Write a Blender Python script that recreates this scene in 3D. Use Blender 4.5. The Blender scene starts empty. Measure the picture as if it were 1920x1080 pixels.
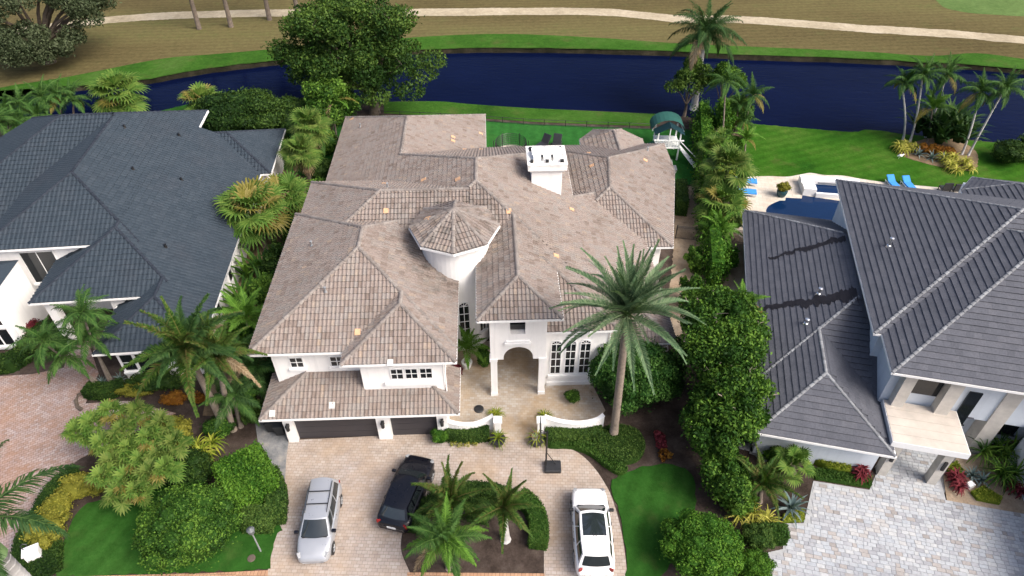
import bpy, bmesh, math, random
import numpy as np
from mathutils import Vector, Matrix, Quaternion

RND = random.Random(11)
NR = np.random.RandomState(5)
sc = bpy.context.scene
col = sc.collection
rad = math.radians

# ------------------------------------------------------------------ camera
CAM_H, CAM_PITCH, CAM_F = 36.0, rad(41.0), 1280.0 / 1920.0
cd = bpy.data.cameras.new('camera')
cam = bpy.data.objects.new('camera', cd)
col.objects.link(cam)
cam.location = (0, 0, CAM_H)
cam.rotation_euler = (rad(90) - CAM_PITCH, 0, 0)
cd.sensor_width = 36.0
cd.lens = 36.0 * CAM_F
cd.clip_end = 3000
sc.camera = cam

# ------------------------------------------------------------------ sky, sun, exposure
SUN_EL, SUN_AZ = 46.0, 121.0          # azimuth measured clockwise from +Y (away from the camera)
w = bpy.data.worlds.new('World')
sc.world = w
w.use_nodes = True
wn, wl = w.node_tree.nodes, w.node_tree.links
bg = wn['Background']
sky = wn.new('ShaderNodeTexSky')
sky.sky_type = 'NISHITA'
sky.sun_disc = False
sky.sun_elevation = rad(SUN_EL)
sky.sun_rotation = rad(SUN_AZ)
sky.air_density = 0.7
sky.dust_density = 6.0
sky.ozone_density = 0.6
wl.new(sky.outputs[0], bg.inputs[0])
bg.inputs[1].default_value = 0.138
sd = bpy.data.lights.new('sun', 'SUN')
sun = bpy.data.objects.new('sun', sd)
col.objects.link(sun)
sd.energy = 1.5
sd.angle = rad(32)
sd.color = (1.0, 0.975, 0.94)
_d = Vector((math.sin(rad(SUN_AZ)) * math.cos(rad(SUN_EL)), math.cos(rad(SUN_AZ)) * math.cos(rad(SUN_EL)), math.sin(rad(SUN_EL))))
sun.rotation_euler = (-_d).to_track_quat('-Z', 'Y').to_euler()
sun.location = _d * 120
sc.view_settings.view_transform = 'Standard'
sc.view_settings.look = 'None'
sc.view_settings.exposure = 0.99
sc.view_settings.gamma = 1.0
sc.view_settings.use_curve_mapping = False


# ------------------------------------------------------------------ survey: photograph point + height -> place
def at(u, v, z=0.0):
    xc, yc = (u - 960) / 1280.0, (540 - v) / 1280.0
    s, c = math.sin(CAM_PITCH), math.cos(CAM_PITCH)
    d = Vector((xc, c + yc * s, -s + yc * c))
    t = (z - CAM_H) / d.z
    return Vector((d.x * t, d.y * t, z))


def up_at(base, u, v):
    """height of the point above BASE (a ground point) that shows at row v"""
    yc = (540 - v) / 1280.0
    s, c = math.sin(CAM_PITCH), math.cos(CAM_PITCH)
    return CAM_H + base.y * (-s + yc * c) / (c + yc * s)


# ------------------------------------------------------------------ naming
def tag(o, label, cat, group=None):
    o['label'] = label
    o['category'] = cat
    if group:
        o['group'] = group
    return o


def thing(name, label, cat, loc=(0, 0, 0), rz=0.0, group=None):
    o = bpy.data.objects.new(name, None)
    col.objects.link(o)
    o.empty_display_size = 0.3
    o.location = loc
    o.rotation_euler = (0, 0, rz)
    return tag(o, label, cat, group)


def link(name, me, parent=None, mw=None, kind=None):
    o = bpy.data.objects.new(name, me)
    col.objects.link(o)
    if parent is not None:
        o.parent = parent
    if mw is not None:
        o.matrix_local = mw
    if kind:
        o['kind'] = kind
    return o


def np_mesh(name, V, faces, mat, tone=None, smooth=False):
    """V (n,3); faces: (m,k) array or list of tuples; tone per face"""
    me = bpy.data.meshes.new(name)
    V = np.asarray(V, dtype=np.float32).reshape(-1, 3)
    if isinstance(faces, np.ndarray):
        m, k = faces.shape
        me.vertices.add(len(V))
        me.vertices.foreach_set('co', V.ravel())
        me.loops.add(m * k)
        me.loops.foreach_set('vertex_index', faces.astype(np.int32).ravel())
        me.polygons.add(m)
        me.polygons.foreach_set('loop_start', np.arange(0, m * k, k, dtype=np.int32))
        me.update(calc_edges=True)
    else:
        me.from_pydata([tuple(map(float, v)) for v in V], [], [tuple(map(int, f)) for f in faces])
        me.update()
    if tone is not None:
        a = me.attributes.new('tone', 'FLOAT', 'FACE')
        a.data.foreach_set('value', np.asarray(tone, dtype=np.float32))
    if mat is not None:
        me.materials.append(mat)
    me.polygons.foreach_set('use_smooth', np.full(len(me.polygons), bool(smooth)))
    return me


class MB:
    """collects simple solids into one mesh"""
    def __init__(s):
        s.V, s.F, s.T = [], [], []

    def add(s, V, F, t=0.5):
        b = len(s.V)
        s.V += [tuple(v) for v in V]
        s.F += [tuple(i + b for i in f) for f in F]
        s.T += [t] * len(F)
        return s

    def box(s, x0, x1, y0, y1, z0, z1, t=0.5, bottom=True):
        V = [(x0, y0, z0), (x1, y0, z0), (x1, y1, z0), (x0, y1, z0), (x0, y0, z1), (x1, y0, z1), (x1, y1, z1), (x0, y1, z1)]
        F = [(4, 5, 6, 7), (0, 1, 5, 4), (1, 2, 6, 5), (2, 3, 7, 6), (3, 0, 4, 7)]
        if bottom:
            F.append((3, 2, 1, 0))
        return s.add(V, F, t)

    def tube(s, pts, rads, n=8, t=0.5, cap=True):
        pts = [Vector(p) for p in pts]
        if not isinstance(rads, (list, tuple)):
            rads = [rads] * len(pts)
        V, F = [], []
        for i, p in enumerate(pts):
            d = (pts[min(i + 1, len(pts) - 1)] - pts[max(i - 1, 0)]).normalized()
            a = d.cross(Vector((0.31, 0.95, 0.07)))
            if a.length < 0.05:
                a = d.cross(Vector((1, 0, 0)))
            a.normalize()
            b = d.cross(a)
            for j in range(n):
                q = 2 * math.pi * j / n
                V.append(p + (a * math.cos(q) + b * math.sin(q)) * rads[i])
        for i in range(len(pts) - 1):
            for j in range(n):
                F.append((i * n + j, i * n + (j + 1) % n, (i + 1) * n + (j + 1) % n, (i + 1) * n + j))
        if cap:
            F.append(tuple(range(n)))
            F.append(tuple((len(pts) - 1) * n + j for j in range(n))[::-1])
        return s.add(V, F, t)

    def lathe(s, prof, cx=0, cy=0, n=16, t=0.5):
        """prof: (r,z) list from bottom to top"""
        V, F = [], []
        for r, z in prof:
            for j in range(n):
                q = 2 * math.pi * j / n
                V.append((cx + r * math.cos(q), cy + r * math.sin(q), z))
        for i in range(len(prof) - 1):
            for j in range(n):
                F.append((i * n + j, i * n + (j + 1) % n, (i + 1) * n + (j + 1) % n, (i + 1) * n + j))
        F.append(tuple(range(n))[::-1])
        F.append(tuple((len(prof) - 1) * n + j for j in range(n)))
        return s.add(V, F, t)

    def prism(s, poly, z0, z1, t=0.5):
        """poly: 2-D points, counter-clockwise"""
        n = len(poly)
        V = [(p[0], p[1], z0) for p in poly] + [(p[0], p[1], z1) for p in poly]
        F = [tuple(range(n))[::-1], tuple(range(n, 2 * n))] + [(i, (i + 1) % n, n + (i + 1) % n, n + i) for i in range(n)]
        return s.add(V, F, t)

    def wallpoly(s, poly, y0, y1, t=0.5):
        """poly in (x,z), given counter-clockwise seen from -y; extruded from y0 (front) to y1"""
        n = len(poly)
        V = [(p[0], y0, p[1]) for p in poly] + [(p[0], y1, p[1]) for p in poly]
        F = [tuple(range(n)), tuple(range(n, 2 * n))[::-1]] + [((i + 1) % n, i, n + i, n + (i + 1) % n) for i in range(n)]
        return s.add(V, F, t)

    def build(s, name, mat, parent=None, mw=None, kind=None, smooth=False):
        me = bpy.data.meshes.new(name)
        me.from_pydata(s.V, [], s.F)
        a = me.attributes.new('tone', 'FLOAT', 'FACE')
        a.data.foreach_set('value', np.asarray(s.T, dtype=np.float32))
        me.materials.append(mat)
        if smooth:
            me.polygons.foreach_set('use_smooth', np.ones(len(me.polygons), dtype=bool))
        me.update()
        return link(name, me, parent, mw, kind)


def bevel(o, wd=0.03, seg=2, ang=35):
    m = o.modifiers.new('bevel', 'BEVEL')
    m.width = wd
    m.segments = seg
    m.limit_method = 'ANGLE'
    m.angle_limit = rad(ang)
    return o


def smooth_poly(pts, n=6, closed=True):
    """Catmull-Rom through 2-D points"""
    P = [Vector((p[0], p[1])) for p in pts]
    out = []
    N = len(P)
    rng = range(N) if closed else range(N - 1)
    for i in rng:
        if closed:
            a, b, c, d = P[i - 1], P[i], P[(i + 1) % N], P[(i + 2) % N]
        else:
            a, b, c, d = P[max(i - 1, 0)], P[i], P[i + 1], P[min(i + 2, N - 1)]
        for k in range(n):
            t = k / n
            out.append(0.5 * ((2 * b) + (c - a) * t + (2 * a - 5 * b + 4 * c - d) * t * t + (3 * b - a - 3 * c + d) * t ** 3))
    if not closed:
        out.append(P[-1])
    return out


# ------------------------------------------------------------------ materials
def newmat(name):
    m = bpy.data.materials.new(name)
    m.use_nodes = True
    nt = m.node_tree
    return m, nt.nodes, nt.links, nt.nodes['Principled BSDF']


def ramp(N, stops, interp='LINEAR'):
    r = N.new('ShaderNodeValToRGB')
    r.color_ramp.interpolation = interp
    e = r.color_ramp.elements
    while len(e) < len(stops):
        e.new(0.5)
    for el, (p, c) in zip(e, stops):
        el.position = p
        el.color = (*c, 1)
    return r


def noise(N, L, scale, detail=4.0, rough=0.6, vec=None):
    n = N.new('ShaderNodeTexNoise')
    n.inputs['Scale'].default_value = scale
    n.inputs['Detail'].default_value = detail
    n.inputs['Roughness'].default_value = rough
    if vec is None:
        g = N.new('ShaderNodeNewGeometry')
        vec = g.outputs['Position']
    L.new(vec, n.inputs['Vector'])
    return n


def mixc(N, L, fac, a, b, mode='MIX'):
    m = N.new('ShaderNodeMix')
    m.data_type = 'RGBA'
    m.blend_type = mode
    for sock, v in ((m.inputs[0], fac), (m.inputs[6], a), (m.inputs[7], b)):
        if hasattr(v, 'is_linked') or hasattr(v, 'links'):
            L.new(v, sock)
        elif isinstance(v, (int, float)):
            sock.default_value = v
        else:
            sock.default_value = (*v, 1)
    return m.outputs[2]


def maprange(N, L, v, a, b, c=0.0, d=1.0):
    m = N.new('ShaderNodeMapRange')
    L.new(v, m.inputs[0])
    for i, x in enumerate((a, b, c, d)):
        m.inputs[i + 1].default_value = x
    return m.outputs[0]


def bump(N, L, b, h, strength=0.3, dist=0.05):
    k = N.new('ShaderNodeBump')
    k.inputs['Strength'].default_value = strength
    k.inputs['Distance'].default_value = dist
    L.new(h, k.inputs['Height'])
    L.new(k.outputs[0], b.inputs['Normal'])


def m_plain(name, c, rough=0.6, metal=0.0, var=0.12, scale=2.0, coat=0.0, bmp=0.0, spec=0.5, streak=0.0):
    m, N, L, b = newmat(name)
    n = noise(N, L, scale, 5, 0.65)
    f = maprange(N, L, n.outputs[0], 0.3, 0.7, 1 - var, 1 + var)
    cc = N.new('ShaderNodeVectorMath')
    cc.operation = 'SCALE'
    cc.inputs[0].default_value = c
    L.new(f, cc.inputs['Scale'])
    outc = cc.outputs[0]
    if streak:          # run-off marks down the wall
        g = N.new('ShaderNodeNewGeometry')
        mp = N.new('ShaderNodeMapping')
        mp.inputs['Scale'].default_value = (3.2, 3.2, 0.22)
        L.new(g.outputs['Position'], mp.inputs[0])
        ns = noise(N, L, 1.0, 5, 0.7, mp.outputs[0])
        fs = maprange(N, L, ns.outputs[0], 0.50, 0.78, 0.0, streak * 2.2)
        outc = mixc(N, L, fs, outc, tuple(x * .62 for x in c))
    L.new(outc, b.inputs['Base Color'])
    b.inputs['Roughness'].default_value = rough
    b.inputs['Metallic'].default_value = metal
    b.inputs['Coat Weight'].default_value = coat
    b.inputs['Coat Roughness'].default_value = 0.05
    b.inputs['Specular IOR Level'].default_value = spec
    if bmp:
        n2 = noise(N, L, scale * 12, 3)
        bump(N, L, b, n2.outputs[0], bmp, 0.02)
    return m


def m_leaf(name, dark, mid, light, rough=0.5, trans=0.22, spot=None):
    """colour by the 'tone' of each leaf, and a drift from plant to plant"""
    m, N, L, b = newmat(name)
    a = N.new('ShaderNodeAttribute')
    a.attribute_name = 'tone'
    oi = N.new('ShaderNodeObjectInfo')
    n = noise(N, L, 0.55, 3)
    s = N.new('ShaderNodeMath')
    s.operation = 'MULTIPLY_ADD'
    L.new(n.outputs[0], s.inputs[0])
    s.inputs[1].default_value = 0.7
    L.new(a.outputs['Fac'], s.inputs[2])
    s2 = N.new('ShaderNodeMath')
    s2.operation = 'MULTIPLY_ADD'
    L.new(oi.outputs['Random'], s2.inputs[0])
    s2.inputs[1].default_value = 0.22
    L.new(s.outputs[0], s2.inputs[2])
    f = maprange(N, L, s2.outputs[0], 0.38, 1.32)
    st = [(0.0, dark), (0.5, mid), (1.0, light)]
    if spot:
        st = [(0.0, dark), (0.45, mid), (0.8, light), (1.0, spot)]
    r = ramp(N, st)
    L.new(f, r.inputs[0])
    L.new(r.outputs[0], b.inputs['Base Color'])
    b.inputs['Roughness'].default_value = rough
    b.inputs['Specular IOR Level'].default_value = 0.08
    if trans:
        t = N.new('ShaderNodeBsdfTranslucent')
        L.new(mixc(N, L, 1.0, r.outputs[0], (0.9, 1.0, 0.35), 'MULTIPLY'), t.inputs[0])
        mx = N.new('ShaderNodeMixShader')
        mx.inputs[0].default_value = trans
        L.new(b.outputs[0], mx.inputs[1])
        L.new(t.outputs[0], mx.inputs[2])
        L.new(mx.outputs[0], N['Material Output'].inputs[0])
    return m


def m_ground(name, stops, big=0.12, fine=6.0, bmp=0.4, fine_amt=0.35, rough=0.95, stretch=None, mow=0.0, mowrot=0.0, worn=None):
    m, N, L, b = newmat(name)
    g = N.new('ShaderNodeNewGeometry')
    vec = g.outputs['Position']
    if stretch:
        mp = N.new('ShaderNodeMapping')
        mp.inputs['Scale'].default_value = stretch
        L.new(vec, mp.inputs[0])
        vec = mp.outputs[0]
    n1 = noise(N, L, big, 6, 0.62, vec)
    n2 = noise(N, L, fine, 3, 0.7)
    s = N.new('ShaderNodeMath')
    s.operation = 'MULTIPLY_ADD'
    L.new(n2.outputs[0], s.inputs[0])
    s.inputs[1].default_value = fine_amt
    L.new(n1.outputs[0], s.inputs[2])
    f = maprange(N, L, s.outputs[0], 0.35 + fine_amt * 0.3, 0.65 + fine_amt * 0.7)
    r = ramp(N, stops)
    L.new(f, r.inputs[0])
    oc = r.outputs[0]
    if worn:
        n5 = noise(N, L, 0.34, 4, 0.7)
        oc = mixc(N, L, maprange(N, L, n5.outputs[0], .56, .74, 0.0, .55), oc, worn)
    n6 = noise(N, L, 1.4, 5, 0.75)
    oc = mixc(N, L, 1.0, oc, maprange(N, L, n6.outputs[0], .3, .7, .80, 1.2), 'MULTIPLY')
    if mow:
        mp2 = N.new('ShaderNodeMapping')
        mp2.inputs['Rotation'].default_value = (0, 0, mowrot)
        L.new(g.outputs['Position'], mp2.inputs[0])
        wv = N.new('ShaderNodeTexWave')
        wv.inputs['Scale'].default_value = 0.28
        wv.inputs['Distortion'].default_value = 1.6
        wv.inputs['Detail'].default_value = 3
        L.new(mp2.outputs[0], wv.inputs[0])
        oc = mixc(N, L, 1.0, oc, maprange(N, L, wv.outputs['Fac'], .2, .8, 1 - mow, 1 + mow), 'MULTIPLY')
    L.new(oc, b.inputs['Base Color'])
    b.inputs['Roughness'].default_value = rough
    b.inputs['Specular IOR Level'].default_value = 0.03
    n3 = noise(N, L, fine * 3, 3)
    bump(N, L, b, n3.outputs[0], bmp, 0.05)
    return m


def m_pavers(name, c1, c2, mortar, bw, bh, rot, stain, stain_c, offset=0.5, msize=0.012, tint=None):
    m, N, L, b = newmat(name)
    g = N.new('ShaderNodeNewGeometry')
    mp = N.new('ShaderNodeMapping')
    mp.inputs['Rotation'].default_value = (0, 0, rot)
    L.new(g.outputs['Position'], mp.inputs[0])
    br = N.new('ShaderNodeTexBrick')
    br.offset = offset
    br.inputs['Color1'].default_value = (*c1, 1)
    br.inputs['Color2'].default_value = (*c2, 1)
    br.inputs['Mortar'].default_value = (*mortar, 1)
    br.inputs['Scale'].default_value = 1.0
    br.inputs['Mortar Size'].default_value = msize
    br.inputs['Mortar Smooth'].default_value = 0.2
    br.inputs['Brick Width'].default_value = bw
    br.inputs['Row Height'].default_value = bh
    L.new(mp.outputs[0], br.inputs['Vector'])
    n1 = noise(N, L, 0.28, 5, 0.6)
    f1 = maprange(N, L, n1.outputs[0], 0.45, 0.72, 0.0, stain)
    c = mixc(N, L, f1, br.outputs['Color'], stain_c)
    n2 = noise(N, L, 1.3, 5, 0.7)
    f2 = maprange(N, L, n2.outputs[0], 0.3, 0.7, 0.84, 1.12)
    c = mixc(N, L, 1.0, c, f2, 'MULTIPLY')
    if tint:
        n4 = noise(N, L, 0.16, 3, 0.6)
        f4 = maprange(N, L, n4.outputs[0], 0.42, 0.65)
        c = mixc(N, L, f4, c, mixc(N, L, 1.0, c, tint, 'MULTIPLY'))
    L.new(c, b.inputs['Base Color'])
    b.inputs['Roughness'].default_value = 0.85
    b.inputs['Specular IOR Level'].default_value = 0.08
    inv = N.new('ShaderNodeMath')
    inv.operation = 'SUBTRACT'
    inv.inputs[0].default_value = 1.0
    L.new(br.outputs['Fac'], inv.inputs[1])
    bump(N, L, b, inv.outputs[0], 0.5, 0.01)
    return m


def m_tile(name, stops, mould, mould_amt, rough=0.75, vscale=0.25, spot=None):
    """roof tile: colour per tile ('tone'), weathering that follows the roof as a whole"""
    m, N, L, b = newmat(name)
    a = N.new('ShaderNodeAttribute')
    a.attribute_name = 'tone'
    # tone 0 marks butt faces, painted dark as the shadow gap under each course
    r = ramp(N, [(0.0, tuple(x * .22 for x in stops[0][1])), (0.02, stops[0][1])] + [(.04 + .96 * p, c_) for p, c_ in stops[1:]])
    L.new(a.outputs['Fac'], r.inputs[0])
    n1 = noise(N, L, vscale, 6, 0.68)
    f1 = maprange(N, L, n1.outputs[0], 0.50, 0.74, 0.0, mould_amt)
    c = mixc(N, L, f1, r.outputs[0], mould)
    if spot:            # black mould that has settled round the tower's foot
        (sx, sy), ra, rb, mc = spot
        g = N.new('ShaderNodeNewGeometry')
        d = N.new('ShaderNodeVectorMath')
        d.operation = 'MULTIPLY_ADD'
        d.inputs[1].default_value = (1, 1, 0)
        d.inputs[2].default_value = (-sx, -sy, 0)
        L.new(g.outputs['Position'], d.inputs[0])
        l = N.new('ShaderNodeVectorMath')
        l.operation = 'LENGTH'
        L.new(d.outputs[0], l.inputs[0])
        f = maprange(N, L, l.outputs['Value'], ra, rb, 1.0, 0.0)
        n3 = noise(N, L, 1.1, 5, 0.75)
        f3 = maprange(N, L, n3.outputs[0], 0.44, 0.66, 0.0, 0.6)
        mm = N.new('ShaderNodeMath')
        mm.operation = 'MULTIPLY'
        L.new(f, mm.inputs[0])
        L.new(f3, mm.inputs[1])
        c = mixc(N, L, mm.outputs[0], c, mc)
    n2 = noise(N, L, 9.0, 4, 0.7)
    f2 = maprange(N, L, n2.outputs[0], 0.25, 0.75, 0.78, 1.2)
    c = mixc(N, L, 1.0, c, f2, 'MULTIPLY')
    L.new(c, b.inputs['Base Color'])
    b.inputs['Roughness'].default_value = rough
    b.inputs['Specular IOR Level'].default_value = 0.08
    return m


M = {}
M['stucco'] = m_plain('white_stucco', (0.83, 0.82, 0.80), 0.85, var=0.05, scale=0.7, bmp=0.15, streak=.16)
M['trim'] = m_plain('white_trim', (0.80, 0.80, 0.79), 0.6, var=0.04)
M['cap'] = m_plain('weathered_white', (0.80, 0.79, 0.76), 0.8, var=0.2, scale=2.5)
M['greystucco'] = m_plain('pale_grey_stucco', (0.58, 0.63, 0.68), 0.85, var=0.06, scale=0.8, bmp=0.15, streak=.14)
M['stone'] = m_plain('pale_limestone', (0.52, 0.49, 0.44), 0.8, var=0.15, scale=1.6, bmp=0.2)
M['canopy'] = m_plain('cream_stone_slab', (0.4772, 0.4316, 0.3775), 0.85, var=0.14, scale=1.1, bmp=0.1)
M['glass'] = m_plain('dark_glass', (0.012, 0.015, 0.018), 0.06, var=0.1, spec=0.6)
M['black'] = m_plain('black_metal', (0.015, 0.015, 0.016), 0.4, var=0.15)
M['blackplastic'] = m_plain('black_plastic', (0.02, 0.021, 0.024), 0.5, var=0.2)
M['charcoal'] = m_plain('charcoal_door', (0.038, 0.036, 0.042), 0.5, var=0.08)
M['grey'] = m_plain('grey_metal', (0.30, 0.31, 0.32), 0.5, metal=0.3, var=0.15)
M['chrome'] = m_plain('bright_metal', (0.65, 0.66, 0.68), 0.25, metal=0.9, var=0.05)
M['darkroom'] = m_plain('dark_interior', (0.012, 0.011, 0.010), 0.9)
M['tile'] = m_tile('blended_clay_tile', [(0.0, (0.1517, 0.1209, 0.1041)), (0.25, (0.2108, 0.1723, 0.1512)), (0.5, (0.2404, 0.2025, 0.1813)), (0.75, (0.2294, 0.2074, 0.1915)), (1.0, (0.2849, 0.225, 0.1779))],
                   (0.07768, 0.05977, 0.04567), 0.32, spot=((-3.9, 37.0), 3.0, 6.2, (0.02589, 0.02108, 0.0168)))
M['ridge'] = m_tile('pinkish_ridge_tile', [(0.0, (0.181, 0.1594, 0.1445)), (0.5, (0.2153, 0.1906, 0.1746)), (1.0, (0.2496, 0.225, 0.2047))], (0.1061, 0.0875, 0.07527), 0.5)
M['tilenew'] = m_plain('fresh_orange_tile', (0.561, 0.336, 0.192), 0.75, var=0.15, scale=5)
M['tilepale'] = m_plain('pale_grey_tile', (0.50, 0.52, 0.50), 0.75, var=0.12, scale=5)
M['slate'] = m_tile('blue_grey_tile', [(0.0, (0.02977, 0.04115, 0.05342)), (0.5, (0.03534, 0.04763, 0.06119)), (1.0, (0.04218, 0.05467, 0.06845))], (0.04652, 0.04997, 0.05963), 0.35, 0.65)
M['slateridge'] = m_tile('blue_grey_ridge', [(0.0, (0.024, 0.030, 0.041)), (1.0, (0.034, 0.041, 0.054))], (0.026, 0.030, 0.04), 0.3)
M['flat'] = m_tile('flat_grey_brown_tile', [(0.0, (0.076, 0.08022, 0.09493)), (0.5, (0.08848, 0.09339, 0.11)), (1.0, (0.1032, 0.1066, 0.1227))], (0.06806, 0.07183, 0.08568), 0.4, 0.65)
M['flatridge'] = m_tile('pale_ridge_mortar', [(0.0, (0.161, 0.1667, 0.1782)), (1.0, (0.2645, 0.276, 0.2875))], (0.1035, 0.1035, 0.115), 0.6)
M['wet'] = m_plain('rain_streak', (0.016, 0.015, 0.019), 0.7, var=0.3, spec=.2)
M['bark'] = m_plain('brown_bark', (0.095, 0.075, 0.058), 0.95, var=0.35, scale=3, bmp=0.5)
M['palmtrunk'] = m_plain('grey_palm_trunk', (0.215, 0.175, 0.14), 0.95, var=0.28, scale=4, bmp=0.5)
M['royaltrunk'] = m_plain('pale_palm_trunk', (0.42, 0.41, 0.40), 0.9, var=0.2, scale=3, bmp=0.3)
M['darktrunk'] = m_plain('dark_palm_trunk', (0.15, 0.125, 0.105), 0.95, var=0.3, scale=4, bmp=0.5)
M['boot'] = m_plain('brown_palm_boots', (0.20, 0.115, 0.06), 0.95, var=0.45, scale=7, bmp=0.6)
M['shaft'] = m_plain('green_crownshaft', (0.12, 0.20, 0.07), 0.5, var=0.2)
M['mulch'] = m_ground('mulch', [(0.0, (0.028, 0.0216, 0.0176)), (0.5, (0.06, 0.0456, 0.0384)), (1.0, (0.1, 0.08, 0.068))], 0.6, 9.0, 0.8)
M['soil'] = m_ground('sandy_soil', [(0.0, (0.08, 0.06, 0.04)), (0.5, (0.176, 0.128, 0.08)), (1.0, (0.264, 0.2, 0.128))], 0.3, 5.0, 0.5)
M['gravel'] = m_ground('beige_gravel', [(0.0, (0.2, 0.144, 0.096)), (0.5, (0.32, 0.248, 0.176)), (1.0, (0.416, 0.344, 0.264))], 0.5, 9.0, 0.6)
M['lawn'] = m_ground('green_lawn', [(0.0, (0.01543, 0.06, 0.009)), (0.5, (0.02228, 0.07818, 0.012)), (1.0, (0.036, 0.09818, 0.018))], 0.10, 7.0, 0.6, 0.45, mow=.07, mowrot=.4, worn=(.055, .075, .022))
M['lawnback'] = m_ground('bright_back_lawn', [(0.0, (0.01562, 0.07168, 0.0133)), (0.5, (0.02274, 0.1054, 0.0209)), (1.0, (0.03694, 0.1265, 0.0266))], 0.10, 7.0, 0.6, 0.4, mow=.05, worn=(0.0375, 0.0935, 0.019))
M['lawnpatch'] = m_ground('patchy_lawn', [(0.0, (0.01449, 0.06031, 0.006112)), (0.45, (0.02965, 0.09423, 0.008556)), (0.75, (0.04941, 0.1093, 0.01466)), (1.0, (0.112, 0.098, 0.03056))], 0.14, 5.0, 0.6, 0.35, mow=.08, mowrot=1.2, worn=(.085, .085, .028))
M['bank'] = m_ground('bank_grass', [(0.0, (0.01692, 0.05417, 0.007692)), (0.5, (0.03462, 0.09583, 0.01231)), (1.0, (0.06538, 0.1167, 0.02692))], 0.12, 4.0, 0.7, 0.5, worn=(.085, .085, .03))
M['bankdirt'] = m_ground('dark_bank_edge', [(0.0, (0.0066, 0.0072, 0.0048)), (0.5, (0.01925, 0.018, 0.012)), (1.0, (0.04125, 0.036, 0.024))], 0.5, 5.0, 0.9)
M['golf'] = m_ground('dormant_fairway', [(0.0, (0.06523, 0.05134, 0.02424)), (0.4, (0.09957, 0.08214, 0.03636)), (0.65, (0.1133, 0.099, 0.04242)), (1.0, (0.0824, 0.099, 0.0303))], 0.055, 2.2, 0.5, 0.35, stretch=(0.2403, 0.7334, 0.6061), mow=.06, mowrot=1.5, worn=(.085, .095, .035))
M['fairgreen'] = m_ground('fairway_green', [(0.0, (0.07, 0.12, 0.035)), (1.0, (0.12, 0.18, 0.06))], 0.1, 3.0, 0.4)
M['path'] = m_ground('sandy_path', [(0.0, (0.264, 0.224, 0.1538)), (0.5, (0.352, 0.304, 0.2154)), (1.0, (0.416, 0.36, 0.2692))], 0.2, 4.0, 0.3)
M['drive'] = m_pavers('beige_drive_pavers', (0.345, 0.285, 0.238), (0.405, 0.355, 0.31), (0.235, 0.19, 0.155), 0.30, 0.20, rad(2), 0.55, (0.38, 0.26, 0.15), tint=(0.97, 1.0, 1.07))
M['drive2'] = m_pavers('red_tan_pavers', (0.275, 0.19, 0.155), (0.335, 0.28, 0.26), (0.14, 0.10, 0.08), 0.26, 0.19, rad(-30), 0.6, (0.29, 0.15, 0.08), tint=(0.95, 1.0, 1.1))
M['court'] = m_pavers('travertine_court', (0.384, 0.32, 0.25), (0.448, 0.408, 0.3583), (0.32, 0.264, 0.2), 0.30, 0.20, rad(2), 0.75, (0.368, 0.24, 0.1083), msize=0.008)
M['patio'] = m_pavers('travertine_patio', (0.5148, 0.456, 0.3772), (0.5616, 0.52, 0.451), (0.39, 0.336, 0.2706), 0.7, 0.45, rad(12), 0.35, (0.468, 0.36, 0.2624))
M['border'] = m_pavers('red_border_pavers', (0.36, 0.21, 0.13), (0.44, 0.28, 0.18), (0.15, 0.10, 0.07), 0.2, 0.35, rad(2), 0.3, (0.3, 0.16, 0.1))
M['flag'] = m_ground('grey_flagstone', [(0.0, (0.13, 0.14, 0.15)), (0.5, (0.20, 0.205, 0.21)), (1.0, (0.28, 0.26, 0.23))], 0.7, 4.0, 0.4)


def m_water(name, deep, rough, wave, strength, spec=0.5):
    m, N, L, b = newmat(name)
    n = noise(N, L, 0.08, 3)
    r = ramp(N, [(0.3, tuple(x * 0.85 for x in deep)), (0.7, tuple(x * 1.15 for x in deep))])
    L.new(n.outputs[0], r.inputs[0])
    L.new(r.outputs[0], b.inputs['Base Color'])
    b.inputs['Roughness'].default_value = rough
    b.inputs['IOR'].default_value = 1.33
    b.inputs['Specular IOR Level'].default_value = spec
    g = N.new('ShaderNodeNewGeometry')
    mp = N.new('ShaderNodeMapping')
    mp.inputs['Rotation'].default_value = (0, 0, rad(35))
    mp.inputs['Scale'].default_value = (0.45, 1.5, 1)
    L.new(g.outputs['Position'], mp.inputs[0])
    n1 = noise(N, L, wave, 3, 0.6, mp.outputs[0])
    bump(N, L, b, n1.outputs[0], strength, 0.12)
    return m


M['lake'] = m_water('navy_lake_water', (0.0018, 0.0042, 0.0210), 0.10, 1.3, 0.30, 0.035)
M['pool'] = m_water('blue_pool_water', (0.003, 0.018, 0.062), 0.06, 1.2, 0.12, 0.4)

# leaves
M['lf_oak'] = m_leaf('oak_leaf', (0.012, 0.032, 0.008), (0.030, 0.070, 0.014), (0.0918, 0.1534, 0.0286))
M['lf_oak2'] = m_leaf('greyish_oak_leaf', (0.022, 0.033, 0.016), (0.046, 0.064, 0.030), (0.085, 0.105, 0.055))
M['lf_dark'] = m_leaf('dark_shrub_leaf', (0.008, 0.022, 0.006), (0.019, 0.046, 0.010), (0.0567, 0.104, 0.0198))
M['lf_ficus'] = m_leaf('ficus_leaf', (0.012, 0.036, 0.007), (0.032, 0.085, 0.013), (0.1148, 0.2145, 0.0308), rough=0.5)
M['lf_clusia'] = m_leaf('glossy_shrub_leaf', (0.007, 0.028, 0.006), (0.018, 0.060, 0.012), (0.06075, 0.1365, 0.0264), rough=0.5)
M['lf_bright'] = m_leaf('bright_hedge_leaf', (0.018, 0.055, 0.008), (0.036, 0.105, 0.012), (0.1013, 0.208, 0.0242))
M['lf_hedge'] = m_leaf('clipped_hedge_leaf', (0.016, 0.040, 0.009), (0.034, 0.076, 0.016), (0.0891, 0.1495, 0.0308))
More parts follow.
